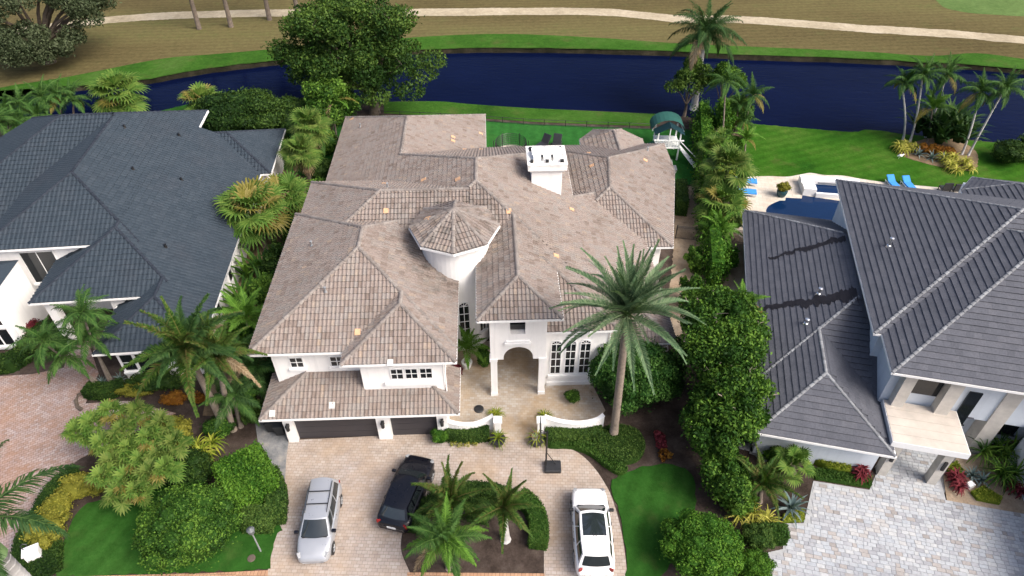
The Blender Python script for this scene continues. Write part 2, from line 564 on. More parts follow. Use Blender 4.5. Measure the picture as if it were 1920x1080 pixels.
M['lf_cover'] = m_leaf('groundcover_leaf', (0.018, 0.050, 0.010), (0.036, 0.090, 0.015), (0.07, 0.13, 0.025))
M['lf_gold'] = m_leaf('golden_shrub_leaf', (0.0561, 0.06882, 0.012), (0.1496, 0.1538, 0.022), (0.2842, 0.2672, 0.045))
M['lf_lime'] = m_leaf('lime_leaf', (0.06, 0.105, 0.012), (0.15, 0.21, 0.022), (0.32, 0.34, 0.05))
M['lf_red'] = m_leaf('red_cordyline_leaf', (0.045, 0.010, 0.014), (0.13, 0.020, 0.03), (0.24, 0.05, 0.06))
M['lf_orange'] = m_leaf('orange_croton_leaf', (0.065, 0.0217, 0.0064), (0.182, 0.0744, 0.012), (0.273, 0.1364, 0.024))
M['lf_blue'] = m_leaf('blue_agave_leaf', (0.05, 0.085, 0.085), (0.11, 0.16, 0.16), (0.2, 0.26, 0.26))
M['lf_varieg'] = m_leaf('striped_leaf', (0.12, 0.15, 0.02), (0.29, 0.30, 0.045), (0.50, 0.46, 0.11))
M['fr_palm'] = m_leaf('palm_frond', (0.014, 0.045, 0.010), (0.032, 0.088, 0.018), (0.075, 0.145, 0.035))
M['fr_dark'] = m_leaf('dark_palm_frond', (0.013, 0.038, 0.012), (0.028, 0.070, 0.020), (0.06, 0.11, 0.032))
M['fr_date'] = m_leaf('silvery_date_frond', (0.0435, 0.09375, 0.0441), (0.087, 0.1562, 0.07875), (0.1812, 0.25, 0.1365))
M['fr_fox'] = m_leaf('foxtail_frond', (0.014, 0.042, 0.008), (0.034, 0.082, 0.014), (0.080, 0.130, 0.026), spot=(0.115, 0.105, 0.035))
M['fr_lime'] = m_leaf('light_palm_frond', (0.035, 0.10, 0.012), (0.075, 0.175, 0.022), (0.13, 0.25, 0.04))
M['fr_fan'] = m_leaf('fan_palm_frond', (0.022, 0.060, 0.010), (0.060, 0.115, 0.020), (0.14, 0.185, 0.045))
M['fr_fanlight'] = m_leaf('sunny_fan_frond', (0.0306, 0.08179, 0.01282), (0.07038, 0.1441, 0.02494), (0.1408, 0.2103, 0.04275))
M['fr_yellow'] = m_leaf('yellowing_frond', (0.065, 0.0715, 0.016), (0.15, 0.1375, 0.028), (0.225, 0.1925, 0.064))
M['fr_dead'] = m_leaf('dry_frond', (0.1275, 0.085, 0.04675), (0.238, 0.17, 0.09775), (0.357, 0.2805, 0.1785), trans=0.1)


# ------------------------------------------------------------------ roofs: convex footprints, one slope per eave, laid with tiles
def clip_poly(P, a, b, c):
    """keep a*x+b*y+c <= 0"""
    out = []
    for i in range(len(P)):
        p, q = P[i], P[(i + 1) % len(P)]
        dp, dq = a * p[0] + b * p[1] + c, a * q[0] + b * q[1] + c
        if dp <= 0:
            out.append(p)
        if (dp < 0 < dq) or (dq < 0 < dp):
            t = dp / (dp - dq)
            out.append((p[0] + t * (q[0] - p[0]), p[1] + t * (q[1] - p[1])))
    return out


class Block:
    def __init__(s, P, z, k=0.5, cut=None, noeave=()):
        n = len(P)
        s.P = [tuple(map(float, p)) for p in P]
        s.z = list(z) if isinstance(z, (list, tuple)) else [z] * n
        s.k = list(k) if isinstance(k, (list, tuple)) else [k] * n
        s.cut = cut or {}
        s.noeave = noeave
        s.pl = []           # plane i: z = A x + B y + C
        for i in range(n):
            if s.z[i] is None:
                s.pl.append(None)
                continue
            p, q = s.P[i], s.P[(i + 1) % n]
            L = math.hypot(q[0] - p[0], q[1] - p[1])
            e = ((q[0] - p[0]) / L, (q[1] - p[1]) / L)
            nn = (-e[1], e[0])
            A, B = s.k[i] * nn[0], s.k[i] * nn[1]
            s.pl.append((A, B, s.z[i] - A * p[0] - B * p[1], e, nn, p))

    def inside(s, x, y, m=0.0):
        n = len(s.P)
        for i in range(n):
            p, q = s.P[i], s.P[(i + 1) % n]
            L = math.hypot(q[0] - p[0], q[1] - p[1])
            if ((q[0] - p[0]) * (y - p[1]) - (q[1] - p[1]) * (x - p[0])) / L < m:
                return False
        return True

    def height(s, x, y):
        return min(p[0] * x + p[1] * y + p[2] for p in s.pl if p)

    def poly(s, i):
        a = s.pl[i]
        P = list(s.P)
        for j, b in enumerate(s.pl):
            if j != i and b:
                P = clip_poly(P, a[0] - b[0], a[1] - b[1], a[2] - b[2])
                if len(P) < 3:
                    return []
        for c in s.cut.get(i, ()):
            P = clip_poly(P, *c)
            if len(P) < 3:
                return []
        return P


class House:
    def __init__(s, root, spec):
        s.root, s.spec = root, spec
        s.blocks, s.solids = [], []      # solids: (x0,x1,y0,y1,ztop) that hide tiles inside them
        s.single = []                    # (block, plane) whose whole tiles are separate objects

    def block(s, *a, **k):
        b = Block(*a, **k)
        s.blocks.append(b)
        return b

    def top(s, b, x, y):
        """height of this block's laid slopes above (x,y), or None"""
        if not hasattr(b, 'pp'):
            b.pp = [(i, b.poly(i)) for i in range(len(b.P)) if b.pl[i]]
        for i, P in b.pp:
            if len(P) < 3:
                continue
            ok = True
            for j in range(len(P)):
                p, q = P[j], P[(j + 1) % len(P)]
                if (q[0] - p[0]) * (y - p[1]) - (q[1] - p[1]) * (x - p[0]) < -1e-6:
                    ok = False
                    break
            if ok:
                return b.pl[i][0] * x + b.pl[i][1] * y + b.pl[i][2], i
        return None

    def surface(s, x, y):
        best = None
        for b in s.blocks:
            t = s.top(b, x, y)
            if t and (best is None or t[0] > best[0]):
                best = (t[0], b, t[1])
        return best

    def hidden(s, x, y, z, own, m=0.12):
        for b in s.blocks:
            if b is not own:
                t = s.top(b, x, y)
                if t and z + m < t[0] < z + 1.2:
                    return True
        for x0, x1, y0, y1, zt in s.solids:
            if x0 + 0.1 < x < x1 - 0.1 and y0 + 0.1 < y < y1 - 0.1 and z < zt:
                return True
        return False

    def build(s, tile_mat, ridge_mat, deck_mat, trim_mat, limit=300):
        sp = s.spec
        us, hs = sp['u'], sp['h']
        W, X, LIP = sp['w'], sp['x'], sp['lip']
        nu = len(us)
        Vs, Fs, Ts, base = [], [], [], 0
        xV, xF, xT = [], [], []             # clipped tiles (n-gons)
        deck, gut = MB(), MB()
        caps = []
        singles = []
        for b in s.blocks:
            n = len(b.P)
            polys = {i: b.poly(i) for i in range(n) if b.pl[i]}
            # gutter and fascia
            for i in range(n):
                if b.z[i] is None or i in b.noeave:
                    continue
                A, B, C, e, nn, p0 = b.pl[i]
                q = b.P[(i + 1) % n]
                L = math.hypot(q[0] - p0[0], q[1] - p0[1])
                z = b.z[i] + getattr(b, 'gut', 0)
                pt = lambda a, d, zz: (p0[0] + e[0] * a - nn[0] * d, p0[1] + e[1] * a - nn[1] * d, zz)
                V = [pt(0, -.05, z - .15), pt(L + .06, -.05, z - .15), pt(L + .06, .06, z - .15), pt(0, .06, z - .15),
                     pt(0, -.05, z - .02), pt(L + .06, -.05, z - .02), pt(L + .06, .06, z + .0), pt(0, .06, z + .0)]
                gut.add(V, [(4, 5, 6, 7), (1, 0, 4, 5), (2, 1, 5, 6), (3, 2, 6, 7), (0, 3, 7, 4), (0, 1, 2, 3)][0:6])
            for i, P in polys.items():
                if len(P) < 3:
                    continue
                A, B, C, e, nn, p0 = b.pl[i]
                k = b.k[i]
                z0 = b.z[i]
                q = math.sqrt(1 + k * k)
                nrm = (-A / q, -B / q, 1 / q)
                deck.add([(x, y, A * x + B * y + C - 0.02) for x, y in P], [tuple(range(len(P)))])
                # ridge and hip lines
                for a_ in range(len(P)):
                    u_, v_ = P[a_], P[(a_ + 1) % len(P)]
                    zu, zv = A * u_[0] + B * u_[1] + C, A * v_[0] + B * v_[1] + C
                    for j in range(i + 1, n):
                        c2 = b.pl[j]
                        if c2 and abs(c2[0] * u_[0] + c2[1] * u_[1] + c2[2] - zu) < 1e-3 and abs(c2[0] * v_[0] + c2[1] * v_[1] + c2[2] - zv) < 1e-3:
                            q2 = math.sqrt(1 + b.k[j] ** 2)
                            up = Vector(nrm) + Vector((-c2[0] / q2, -c2[1] / q2, 1 / q2))
                            a3, b3 = Vector((*u_, zu)), Vector((*v_, zv))
                            caps.append((b, a3, b3, up.normalized()) if zu <= zv else (b, b3, a3, up.normalized()))
                # tiles
                S = [(x - p0[0]) * e[0] + (y - p0[1]) * e[1] for x, y in P]
                D = [(x - p0[0]) * nn[0] + (y - p0[1]) * nn[1] for x, y in P]
                PL = list(zip(S, D))
                dd = X / q
                r0, r1 = int(math.floor(min(D) / dd + 1e-6)), int(math.ceil(max(D) / dd))
                c0, c1 = int(math.floor(min(S) / W)) - 1, int(math.ceil(max(S) / W)) + 1
                rr, cc = np.meshgrid(np.arange(r0, r1), np.arange(c0, c1), indexing='ij')
                rr, cc = rr.ravel(), cc.ravel()
                s0 = cc * W + (rr % 2) * W * sp['stag']
                d0 = rr * dd
                inn = np.ones(len(s0), bool)
                anyc = np.zeros((len(s0), 4), bool) | True
                outall = np.zeros(len(s0), bool)
                for a_ in range(len(PL)):
                    u_, v_ = PL[a_], PL[(a_ + 1) % len(PL)]
                    ex, ey = v_[0] - u_[0], v_[1] - u_[1]
                    l_ = math.hypot(ex, ey)
                    if l_ < 1e-6:
                        continue
                    side = np.stack([(ex * (d0 + b_ * dd - u_[1]) - ey * (s0 + a2 * W - u_[0])) / l_ for a2 in (0, 1) for b_ in (0, 1)], 1)
                    inn &= (side > -1e-4).all(1)
                    outall |= (side < 1e-4).all(1)
                # tone: short runs of alike tiles along a course
                nr = max(1, r1 - r0)
                run = NR.rand(nr + 2, (c1 - c0) // 2 + 3)
                tone = 0.45 * run[rr - r0, (cc - c0 + rr * 3) // 2 % run.shape[1]] + 0.55 * NR.rand(len(rr))
                for t_ in range(len(s0)):
                    if outall[t_]:
                        inn[t_] = False
                        continue
                    sm, dm = s0[t_] + W / 2, d0[t_] + dd / 2
                    px, py = p0[0] + e[0] * sm + nn[0] * dm, p0[1] + e[1] * sm + nn[1] * dm
                    if s.hidden(px, py, z0 + k * dm, b):
                        inn[t_] = False
                        outall[t_] = True
                        continue
                    if inn[t_]:
                        if (b, i) in s.single and len(singles) < limit:
                            singles.append((b, i, s0[t_], d0[t_], tone[t_]))
                            inn[t_] = False
                            outall[t_] = True
                        continue
                    # a cut tile along a hip or valley
                    for m_ in range(nu - 1):
                        sa, sb = s0[t_] + us[m_] * W, s0[t_] + us[m_ + 1] * W
                        Q = [(sa, d0[t_]), (sb, d0[t_]), (sb, d0[t_] + dd), (sa, d0[t_] + dd)]
                        for a_ in range(len(PL)):
                            u_, v_ = PL[a_], PL[(a_ + 1) % len(PL)]
                            ex, ey = v_[0] - u_[0], v_[1] - u_[1]
                            Q = clip_poly(Q, ey, -ex, ex * u_[1] - ey * u_[0])
                            if len(Q) < 3:
                                break
                        if len(Q) < 3:
                            continue
                        bb = len(xV)
                        for (ss, d_) in Q:
                            f = (ss - sa) / (sb - sa)
                            h = hs[m_] + f * (hs[m_ + 1] - hs[m_]) + LIP * (1 - (d_ - d0[t_]) / dd) + 0.004
                            xV.append((p0[0] + e[0] * ss + nn[0] * d_ + nrm[0] * h, p0[1] + e[1] * ss + nn[1] * d_ + nrm[1] * h, z0 + k * d_ + nrm[2] * h))
                        xF.append(tuple(range(bb, bb + len(Q))))
                        xT.append(.06 + .94 * tone[t_])
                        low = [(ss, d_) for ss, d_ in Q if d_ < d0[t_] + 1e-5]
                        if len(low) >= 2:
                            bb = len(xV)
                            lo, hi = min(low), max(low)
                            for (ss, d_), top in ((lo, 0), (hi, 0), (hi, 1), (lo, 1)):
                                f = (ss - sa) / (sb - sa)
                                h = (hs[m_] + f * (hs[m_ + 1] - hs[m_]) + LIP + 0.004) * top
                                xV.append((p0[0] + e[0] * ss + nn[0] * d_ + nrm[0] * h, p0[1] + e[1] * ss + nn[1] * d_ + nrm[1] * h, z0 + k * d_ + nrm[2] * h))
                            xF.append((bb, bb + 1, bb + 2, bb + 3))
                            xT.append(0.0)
                ii = np.where(inn)[0]
                if len(ii):
                    sv = s0[ii][:, None] + np.array(us)[None, :] * W
                    hv = np.array(hs)[None, :]
                    jit = NR.rand(len(ii), 1) * sp.get('jit', .014)
                    rows = []
                    for dq, hh in ((0, hv * 0), (0, hv + LIP + 0.004 + jit), (1, hv + 0.004)):
                        dv = (d0[ii] + dq * dd)[:, None] + 0 * sv
                        h2 = hh + 0 * sv
                        rows.append(np.stack([p0[0] + e[0] * sv + nn[0] * dv + nrm[0] * h2, p0[1] + e[1] * sv + nn[1] * dv + nrm[1] * h2, z0 + k * dv + nrm[2] * h2], 2))
                    V = np.stack(rows, 1).reshape(-1, 3)       # per tile: 3 rows of nu
                    F = []
                    for m_ in range(nu - 1):
                        F.append((m_, m_ + 1, nu + m_ + 1, nu + m_))
                        F.append((nu + m_, nu + m_ + 1, 2 * nu + m_ + 1, 2 * nu + m_))
                    F = np.array(F)
                    Fa = (np.arange(len(ii)) * 3 * nu)[:, None, None] + F[None] + base
                    Vs.append(V)
                    Fs.append(Fa.reshape(-1, 4))
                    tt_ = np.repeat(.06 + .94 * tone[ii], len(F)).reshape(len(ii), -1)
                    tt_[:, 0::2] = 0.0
                    Ts.append(tt_.ravel())
                    base += len(V)
        roof = deck.build('roof', deck_mat, s.root)
        if Vs:
            me = np_mesh('tile_field', np.concatenate(Vs), np.concatenate(Fs), tile_mat, np.concatenate(Ts))
            link('tile_field', me, roof, kind='stuff')
        if xV:
            me = np_mesh('cut_tile_field', xV, xF, tile_mat, xT)
            link('cut_tile_field', me, roof, kind='stuff')
        gut.build('gutter', trim_mat, s.root)
        # separate whole tiles
        tones = [(t + 0.5) / 14 for t in range(14)]
        lib = []
        for t in tones:
            V, F = [], []
            for dq, top in ((0, 0), (0, 1), (1, 1)):
                for u_, h_ in zip(us, hs):
                    V.append((u_ * W, dq * X, (h_ + 0.004 + (LIP if dq == 0 else 0)) * top))
            for m_ in range(nu - 1):
                F.append((m_, m_ + 1, nu + m_ + 1, nu + m_))
                F.append((nu + m_, nu + m_ + 1, 2 * nu + m_ + 1, 2 * nu + m_))
            F.append((0, nu, 2 * nu))
            F.append((nu - 1, 3 * nu - 1, 2 * nu - 1))
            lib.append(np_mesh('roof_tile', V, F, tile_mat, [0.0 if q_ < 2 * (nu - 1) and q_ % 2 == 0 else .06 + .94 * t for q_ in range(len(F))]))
        for b, i, ss, d_, t in singles:
            A, B, C, e, nn, p0 = b.pl[i]
            k = b.k[i]
            q = math.sqrt(1 + k * k)
            X_, Y_ = Vector((e[0], e[1], 0)), Vector((nn[0] / q, nn[1] / q, k / q))
            Z_ = X_.cross(Y_)
            o = (p0[0] + e[0] * ss + nn[0] * d_, p0[1] + e[1] * ss + nn[1] * d_, b.z[i] + k * d_)
            mw = Matrix(((X_.x, Y_.x, Z_.x, o[0]), (X_.y, Y_.y, Z_.y, o[1]), (X_.z, Y_.z, Z_.z, o[2]), (0, 0, 0, 1)))
            link('roof_tile', lib[min(13, int(t * 14))], roof, mw)
        # ridge caps
        cw, ch, cl = sp['cap']
        clib = []
        for t in (0.1, 0.35, 0.6, 0.9):
            V, F = [], []
            for y, g in ((0, 1.0), (cl * 1.08, 0.86)):
                for a_ in range(6):
                    an = math.pi * a_ / 5
                    V.append((-math.cos(an) * cw / 2 * g, y, math.sin(an) * ch * g - 0.02 + (0.025 if y == 0 else 0)))
            for a_ in range(5):
                F.append((a_ + 6, a_ + 7, a_ + 1, a_))
            F.append(tuple(range(6)))
            clib.append(np_mesh('ridge_tile', V, F, ridge_mat, [t] * len(F)))
        place = []
        for b, a3, b3, up in caps:
            L = (b3 - a3).length
            if L < 0.15:
                continue
            nseg = max(1, round(L / cl))
            for g in range(nseg):
                p = a3 + (b3 - a3) * (g / nseg)
                mid = a3 + (b3 - a3) * ((g + .5) / nseg)
                if s.hidden(mid.x, mid.y, mid.z, b, 0.05) or (hasattr(b, 'nocap') and b.nocap(mid.x, mid.y)):
                    continue
                Y_ = (b3 - a3).normalized()
                X_ = Y_.cross(up).normalized()
                Z_ = X_.cross(Y_)
                place.append((p, X_, Y_, Z_, RND.randrange(4)))
        place.sort(key=lambda c: c[0].y)
        rest = MB()
        for g, (p, X_, Y_, Z_, v) in enumerate(place):
            mw = Matrix(((X_.x, Y_.x, Z_.x, p.x), (X_.y, Y_.y, Z_.y, p.y), (X_.z, Y_.z, Z_.z, p.z), (0, 0, 0, 1)))
            if g < limit:
                link('ridge_tile', clib[v], roof, mw)
            else:
                rest.add([mw @ q_.co for q_ in clib[v].vertices], [tuple(f.vertices) for f in clib[v].polygons], (0.1, .35, .6, .9)[v])
        if rest.V:
            rest.build('ridge_field', ridge_mat, roof, kind='stuff')
        s.roof = roof
        return roof

    def spot(s, x, y, own=None):
        """point on the roof surface above (x,y) and the slope's frame"""
        z, b, i = s.surface(x, y)
        A, B, C, e, nn, p0 = b.pl[i]
        q = math.sqrt(1 + b.k[i] ** 2)
        X_, Y_ = Vector((e[0], e[1], 0)), Vector((nn[0] / q, nn[1] / q, b.k[i] / q))
        Z_ = X_.cross(Y_)
        return Matrix(((X_.x, Y_.x, Z_.x, x), (X_.y, Y_.y, Z_.y, y), (X_.z, Y_.z, Z_.z, z), (0, 0, 0, 1)))


def rect(x0, x1, y0, y1):
    return [(x0, y0), (x1, y0), (x1, y1), (x0, y1)]      # edges: front, right, back, left


def wall(root, x0, x1, y0, y1, z0, z1, m='stucco', name='wall'):
    return MB().box(x0, x1, y0, y1, z0, z1).build(name, M[m], root)


def window(parent, c, w, h, rz=0.0, nx=2, ny=2, arch=False, frame='trim', sill=True, fw=0.045, surround=True):
    """dark pane with a frame of bars; faces -y turned by rz"""
    mw = Matrix.Translation(c) @ Matrix.Rotation(rz, 4, 'Z')
    hw = w / 2
    if arch:
        out = [(-hw, 0), (hw, 0)] + [(hw * math.cos(a), h - hw + hw * math.sin(a)) for a in np.linspace(0, math.pi, 11)]
    else:
        out = [(-hw, 0), (hw, 0), (hw, h), (-hw, h)]
    p = MB().wallpoly(out, -0.02, 0.05).build('window', M['glass'], parent, mw)
    f = MB()
    if surround:
        n = len(out)
        inner = out
        cx, cz = 0, h / 2
        big = [(x + (0.06 if x > 0 else -0.06) * (1 if abs(x) > 1e-3 else 0), z + (0.06 if z > h * 0.6 else (-0.06 if z < 1e-6 else 0))) for x, z in out]
        for i in range(n):
            a, b_, c_, d_ = inner[i], inner[(i + 1) % n], big[(i + 1) % n], big[i]
            V = [(q[0], -0.06, q[1]) for q in (a, b_, c_, d_)] + [(q[0], 0.02, q[1]) for q in (a, b_, c_, d_)]
            f.add(V, [(0, 3, 2, 1), (0, 1, 5, 4), (2, 3, 7, 6)])
    for i in range(1, nx):
        x = -hw + w * i / nx
        f.box(x - fw / 2, x + fw / 2, -0.05, -0.018, 0, h if not arch else h - 0.03 - (hw - math.sqrt(max(0, hw * hw - x * x))))
    for j in range(1, ny):
        z = (h - hw if arch else h) * j / ny if not arch else (h - hw) * j / (ny - 1)
        f.box(-hw, hw, -0.046, -0.017, z - fw / 2, z + fw / 2)
    if arch:
        for a in (math.pi * .25, math.pi * .75):
            f.tube([(0, -0.033, h - hw), (hw * math.cos(a), -0.033, h - hw + hw * math.sin(a))], fw / 2, 4)
    f.build('frame', M[frame], p)
    if sill:
        MB().box(-hw - 0.16, hw + 0.16, -0.17, 0.04, -0.24, -0.07).build('sill', M['trim'], p)
    return p


def on_roof(Hs, mw, u, v):
    inv = mw.inverted()
    for zz in np.arange(11.5, 2.8, -.04):
        p = inv @ at(u, v, zz)
        t = Hs.surface(p.x, p.y)
        if t and t[0] >= zz:
            return Vector((p.x, p.y, t[0]))
    return None


# ================================================================== MAIN HOUSE
mh = thing('house', 'white two-storey house with blended pinkish clay tile roofs and a round tower', 'house', (0, 28, 0), rad(2.3))
H = House(mh, dict(u=(0, .18, .45, .65, 1), h=(0, .055, .055, 0, 0), w=.25, x=.41, lip=.042, stag=0, cap=(.30, .13, .42)))
bA = H.block(rect(-15.6, -3.3, .45, 14.9), 6.6)
# B shares the slope of A on the tower side: it keeps only the part in front of A's hip
bB = H.block(rect(-10.0, -3.3, -.62, 9), 6.6, cut={1: [(1, 1, 2.85)]})
bC = H.block(rect(-15.2, -2.5, 6.4, 19.3), [6.6, None, 6.6, 6.6], cut={0: [(0, -1, 8.7)]}, noeave=(0, 1))
bD = H.block(rect(-15.5, -1.3, 19.0, 36.7), [None, 3.4, 3.4, 3.4], cut={3: [(-1, -1, 14.4)]}, noeave=(0,))
KR = lambda x: 10.15 - .5 * (x + 2.0)        # the big slope that faces the neighbour; its parts meet edge to edge
bM = H.block(rect(-15.5, 5.4, -.1, 29.9), [3.4, KR(5.4), 3.4, 3.4], noeave=(0, 1, 3),
             cut={0: [(0, -1, 9.2), (-1, 0, -2.5)], 3: [(0, -1, 19)]})
bM2 = H.block(rect(-15.5, 5.4, -.1, 29.9), [None, None, None, 3.4], cut={3: [(0, -1, 12.9), (0, 1, -19), (-1, 0, -14.4), (1, -1, 15.4), (1, 0, 2.0), (1, 1, -14.4)]}, noeave=(3,))
bM.nocap = lambda x, y: x < -8.4 and y > 17
bD.nocap = lambda x, y: y < 22.9
bS = H.block(rect(5.41, 11.05, 3.3, 22.25), [KR(11.05), KR(11.05), KR(11.05), None], noeave=(2, 3))
bR = H.block(rect(2.3, 6.95, 2.55, 12), [KR(6.95), KR(6.95), None, None], cut={1: [(1, 1, -11.4), (-1, 0, 3.15)]}, noeave=(1, 2, 3))
bR2 = H.block(rect(5.405, 6.95, 4, 10), [None, KR(6.95), None, None], cut={1: [(-1, -1, 11.4), (1, 1, -14.35)]}, noeave=(1,))
bF = H.block(rect(-2.05, 3.15, 1.75, 12), [KR(3.15), KR(3.15), None, KR(3.15)], cut={1: [(1, 1, -11.4)]}, noeave=(1, 2, 3))
bN = H.block([(3.2, 13.9), (13.15, 13.9), (15.75, 25.1), (15.8, 30.0), (3.2, 30.0)], [3.4, 3.4, 3.4, 3.4, 3.4], k=[.6, .5, .5, .4, .5], noeave=(4,))
bO = H.block([(7.85, 24), (13.9, 24), (13.9, 31), (12.2, 33.1), (9.4, 33.1), (7.85, 31.2)], [None, 3.35, 3.35, 3.35, 3.35, 3.35], noeave=(0,))
bT = H.block([(-3.45 + 2.95 * math.sin(a), 8.85 - 2.95 * math.cos(a)) for a in [math.pi / 4 * j for j in range(8)]], 9.5, k=.5)
bT.gut = -.06
bK = H.block(rect(-15.3, -3.3, -1.5, 2.2), [2.95, 2.95, None, 2.95], noeave=(2,))
# walls that rise through lower roofs hide the tiles inside them
H.solids += [(-14.6, -4.15, 1.1, 12, 6.5), (-9.1, -4.15, .0, 3, 6.5)]
H.single = [(bB, 0), (bK, 0), (bA, 0), (bF, 0)]
roof = H.build(M['tile'], M['ridge'], M['tile'], M['trim'])
for x0, x1, y0, y1, z in ((5.4, 5.46, 16.4, 23.8, KR(5.4)), (3.15, 3.21, 1.75, 6.3, KR(3.15)), (-2.11, -2.05, 1.75, 7.2, KR(3.15)), (6.95, 7.01, 2.55, 3.9, KR(6.95))):
    MB().box(x0, x1, y0, y1, z - .15, z + .03).build('gutter', M['trim'], mh)

# replaced tiles that stand out on the weathered slopes
for u, v, mm in ((724, 397, 'tilenew'), (802, 411, 'tilenew'), (954, 398, 'tilenew'), (1042, 481, 'tilenew'), (1071, 394, 'tilenew'), (795, 339, 'tilenew'), (859, 338, 'tilenew'),
                 (849, 258, 'tilenew'), (849, 265, 'tilenew'), (871, 281, 'tilenew'), (902, 281, 'tilenew'), (901, 252, 'tilenew'), (1110, 312, 'tilenew'), (1104, 288, 'tilenew'),
                 (1209, 302, 'tilenew'), (660, 225, 'tilenew'), (721, 345, 'tilenew'), (671, 624, 'tilenew'), (623, 761, 'tilepale'), (743, 745, 'tilepale'), (511, 776, 'tilepale')):
    z = 3.0
    inv = mh.matrix_basis.inverted()
    mwm = Matrix.Translation((0, 28, 0)) @ Matrix.Rotation(rad(2.3), 4, 'Z')
    inv = mwm.inverted()
    best = None
    for zz in np.arange(3.0, 10.5, .05):
        p = inv @ at(u, v, zz)
        hz = (H.surface(p.x, p.y) or (-9,))[0]
        if hz >= zz:
            best = (p.x, p.y)
    if best is None:
        continue
    F0 = H.spot(*best)
    o = MB().box(-.17, .17, -.20, .2, .03, .105).build('replacement_tile', M[mm], roof, F0)

# vent stubs on the slopes
for u, v in ((676, 240), (585, 462), (611, 549), (727, 353), (1214, 284)):
    best = None
    for zz in np.arange(3.0, 10.5, .05):
        p = inv @ at(u, v, zz)
        hz = (H.surface(p.x, p.y) or (-9,))[0]
        if hz >= zz:
            best = (p.x, p.y)
    if best:
        F0 = H.spot(*best)
        z = F0.translation.z
        MB().lathe([(.13, -.1), (.09, .12), (.06, .14), (.06, .38), (.09, .39), (.09, .44)], 0, 0, 10).build('vent_pipe', M['grey'], roof, Matrix.Translation((best[0], best[1], z)))

# walls
wall(mh, -14.6, -4.15, 1.1, 14.2, 0, 6.55)
wall(mh, -9.1, -4.16, .0, 3, 0, 6.54)
wall(mh, -14.5, -4, 14, 18.6, 0, 6.5)
wall(mh, -14.8, -2.0, 18.2, 36.0, 0, 3.35)
wall(mh, -4, 4.8, 8.5, 21.5, 0, 6.3)
wall(mh, -4, 4.8, 21.0, 29.2, 0, 3.3)
wall(mh, -2, 10.3, 8.0, 21, 0, 3.5)
wall(mh, 3.9, 12.4, 14.6, 29.3, 0, 3.35)
MB().prism([(12.3, 15.2), (12.65, 15.2), (15.05, 25.2), (15.1, 29.3), (12.3, 29.3)], 0, 3.3).build('wall', M['stucco'], mh)
MB().prism([(8.4, 29.2), (13.3, 29.2), (13.3, 30.8), (11.9, 32.5), (9.7, 32.5), (8.4, 31)], 0, 3.3).build('wall', M['stucco'], mh)
MB().lathe([(2.27, 0), (2.27, 9.25), (2.36, 9.25), (2.5, 9.42)], -3.45, 8.85, 48).build('tower_wall', M['stucco'], mh, smooth=False)
# garage
wall(mh, -14.25, -13.66, -1.05, 1.2, 0, 2.75, name='pier')
wall(mh, -8.52, -7.68, -1.05, .1, 0, 2.75, name='pier')
wall(mh, -4.75, -4.1, -1.05, 5.5, 0, 2.75, name='pier')
wall(mh, -14.24, -4.12, -1.02, .3, 2.35, 2.76, name='lintel')
for x0, x1 in ((-13.66, -8.52), (-7.68, -4.75)):
    gd = MB().box(x0, x1, -.70, -.64, 0, 2.35).build('garage_door', M['black'], mh)
    for k in range(4):
        MB().box(x0 + .02, x1 - .02, -.745, -.702, .03 + k * .58, .03 + k * .58 + .55).build('panel', M['charcoal'], gd)
for x in (-13.95, -8.1, -4.42):
    l = MB().box(x - .09, x + .09, -1.16, -1.05, 1.75, 1.95).build('wall_lantern', M['black'], mh)
    MB().lathe([(.07, 1.45), (.11, 1.5), (.12, 1.85), (.15, 1.87), (.03, 2.08), (.02, 2.16)], x, -1.25, 8).build('lantern_cage', M['black'], l)
    MB().lathe([(.05, 1.36), (.06, 1.45)], x, -1.25, 8).build('lantern_base', M['trim'], l)
# upper windows
window(mh, (-13.15, 1.1, 4.75), .74, .80)
window(mh, (-10.7, 1.1, 4.75), .74, .80)
for x in (-6.95, -6.08, -5.2):
    window(mh, (x, 0, 4.62), .68, .84, sill=False)
MB().box(-7.75, -4.45, -.16, .02, 4.10, 4.34).build('sill', M['trim'], mh)
# entrance porch with arch
arch = [(-1.3, 0), (-.87, 0), (-.87, 3.55), (-.45, 3.55), (-.45, 3.72)] + [(.5 - .95 * math.cos(a), 3.72 + .95 * math.sin(a)) for a in np.linspace(0.12, math.pi - .12, 13)] + \
       [(1.45, 3.72), (1.45, 3.55), (1.86, 3.55), (1.86, 0), (2.28, 0), (2.28, 7.35), (-1.3, 7.35)]
# front wall in two halves each side of the arch plus the part above it, cut round the square opening
WX0, WX1, WZ0, WZ1 = -.03, .93, 5.83, 6.92
left_leg = [(-1.3, 0), (-.87, 0), (-.87, 3.55), (-.45, 3.55), (-.45, 3.72)] + [(.5 - .95 * math.cos(a), 3.72 + .95 * math.sin(a)) for a in np.linspace(0.0, math.pi / 2, 9)] + [(.5, WZ0), (WX0, WZ0), (WX0, WZ1), (.45, WZ1), (.45, 7.35), (-1.3, 7.35)]
right_leg = [(1.86, 0), (2.28, 0), (2.28, 7.35), (.45, 7.35), (.45, WZ1), (WX1, WZ1), (WX1, WZ0), (.5, WZ0)] + [(.5 + .95 * math.cos(a), 3.72 + .95 * math.sin(a)) for a in np.linspace(math.pi / 2, 0, 9)] + [(1.45, 3.55), (1.86, 3.55)]


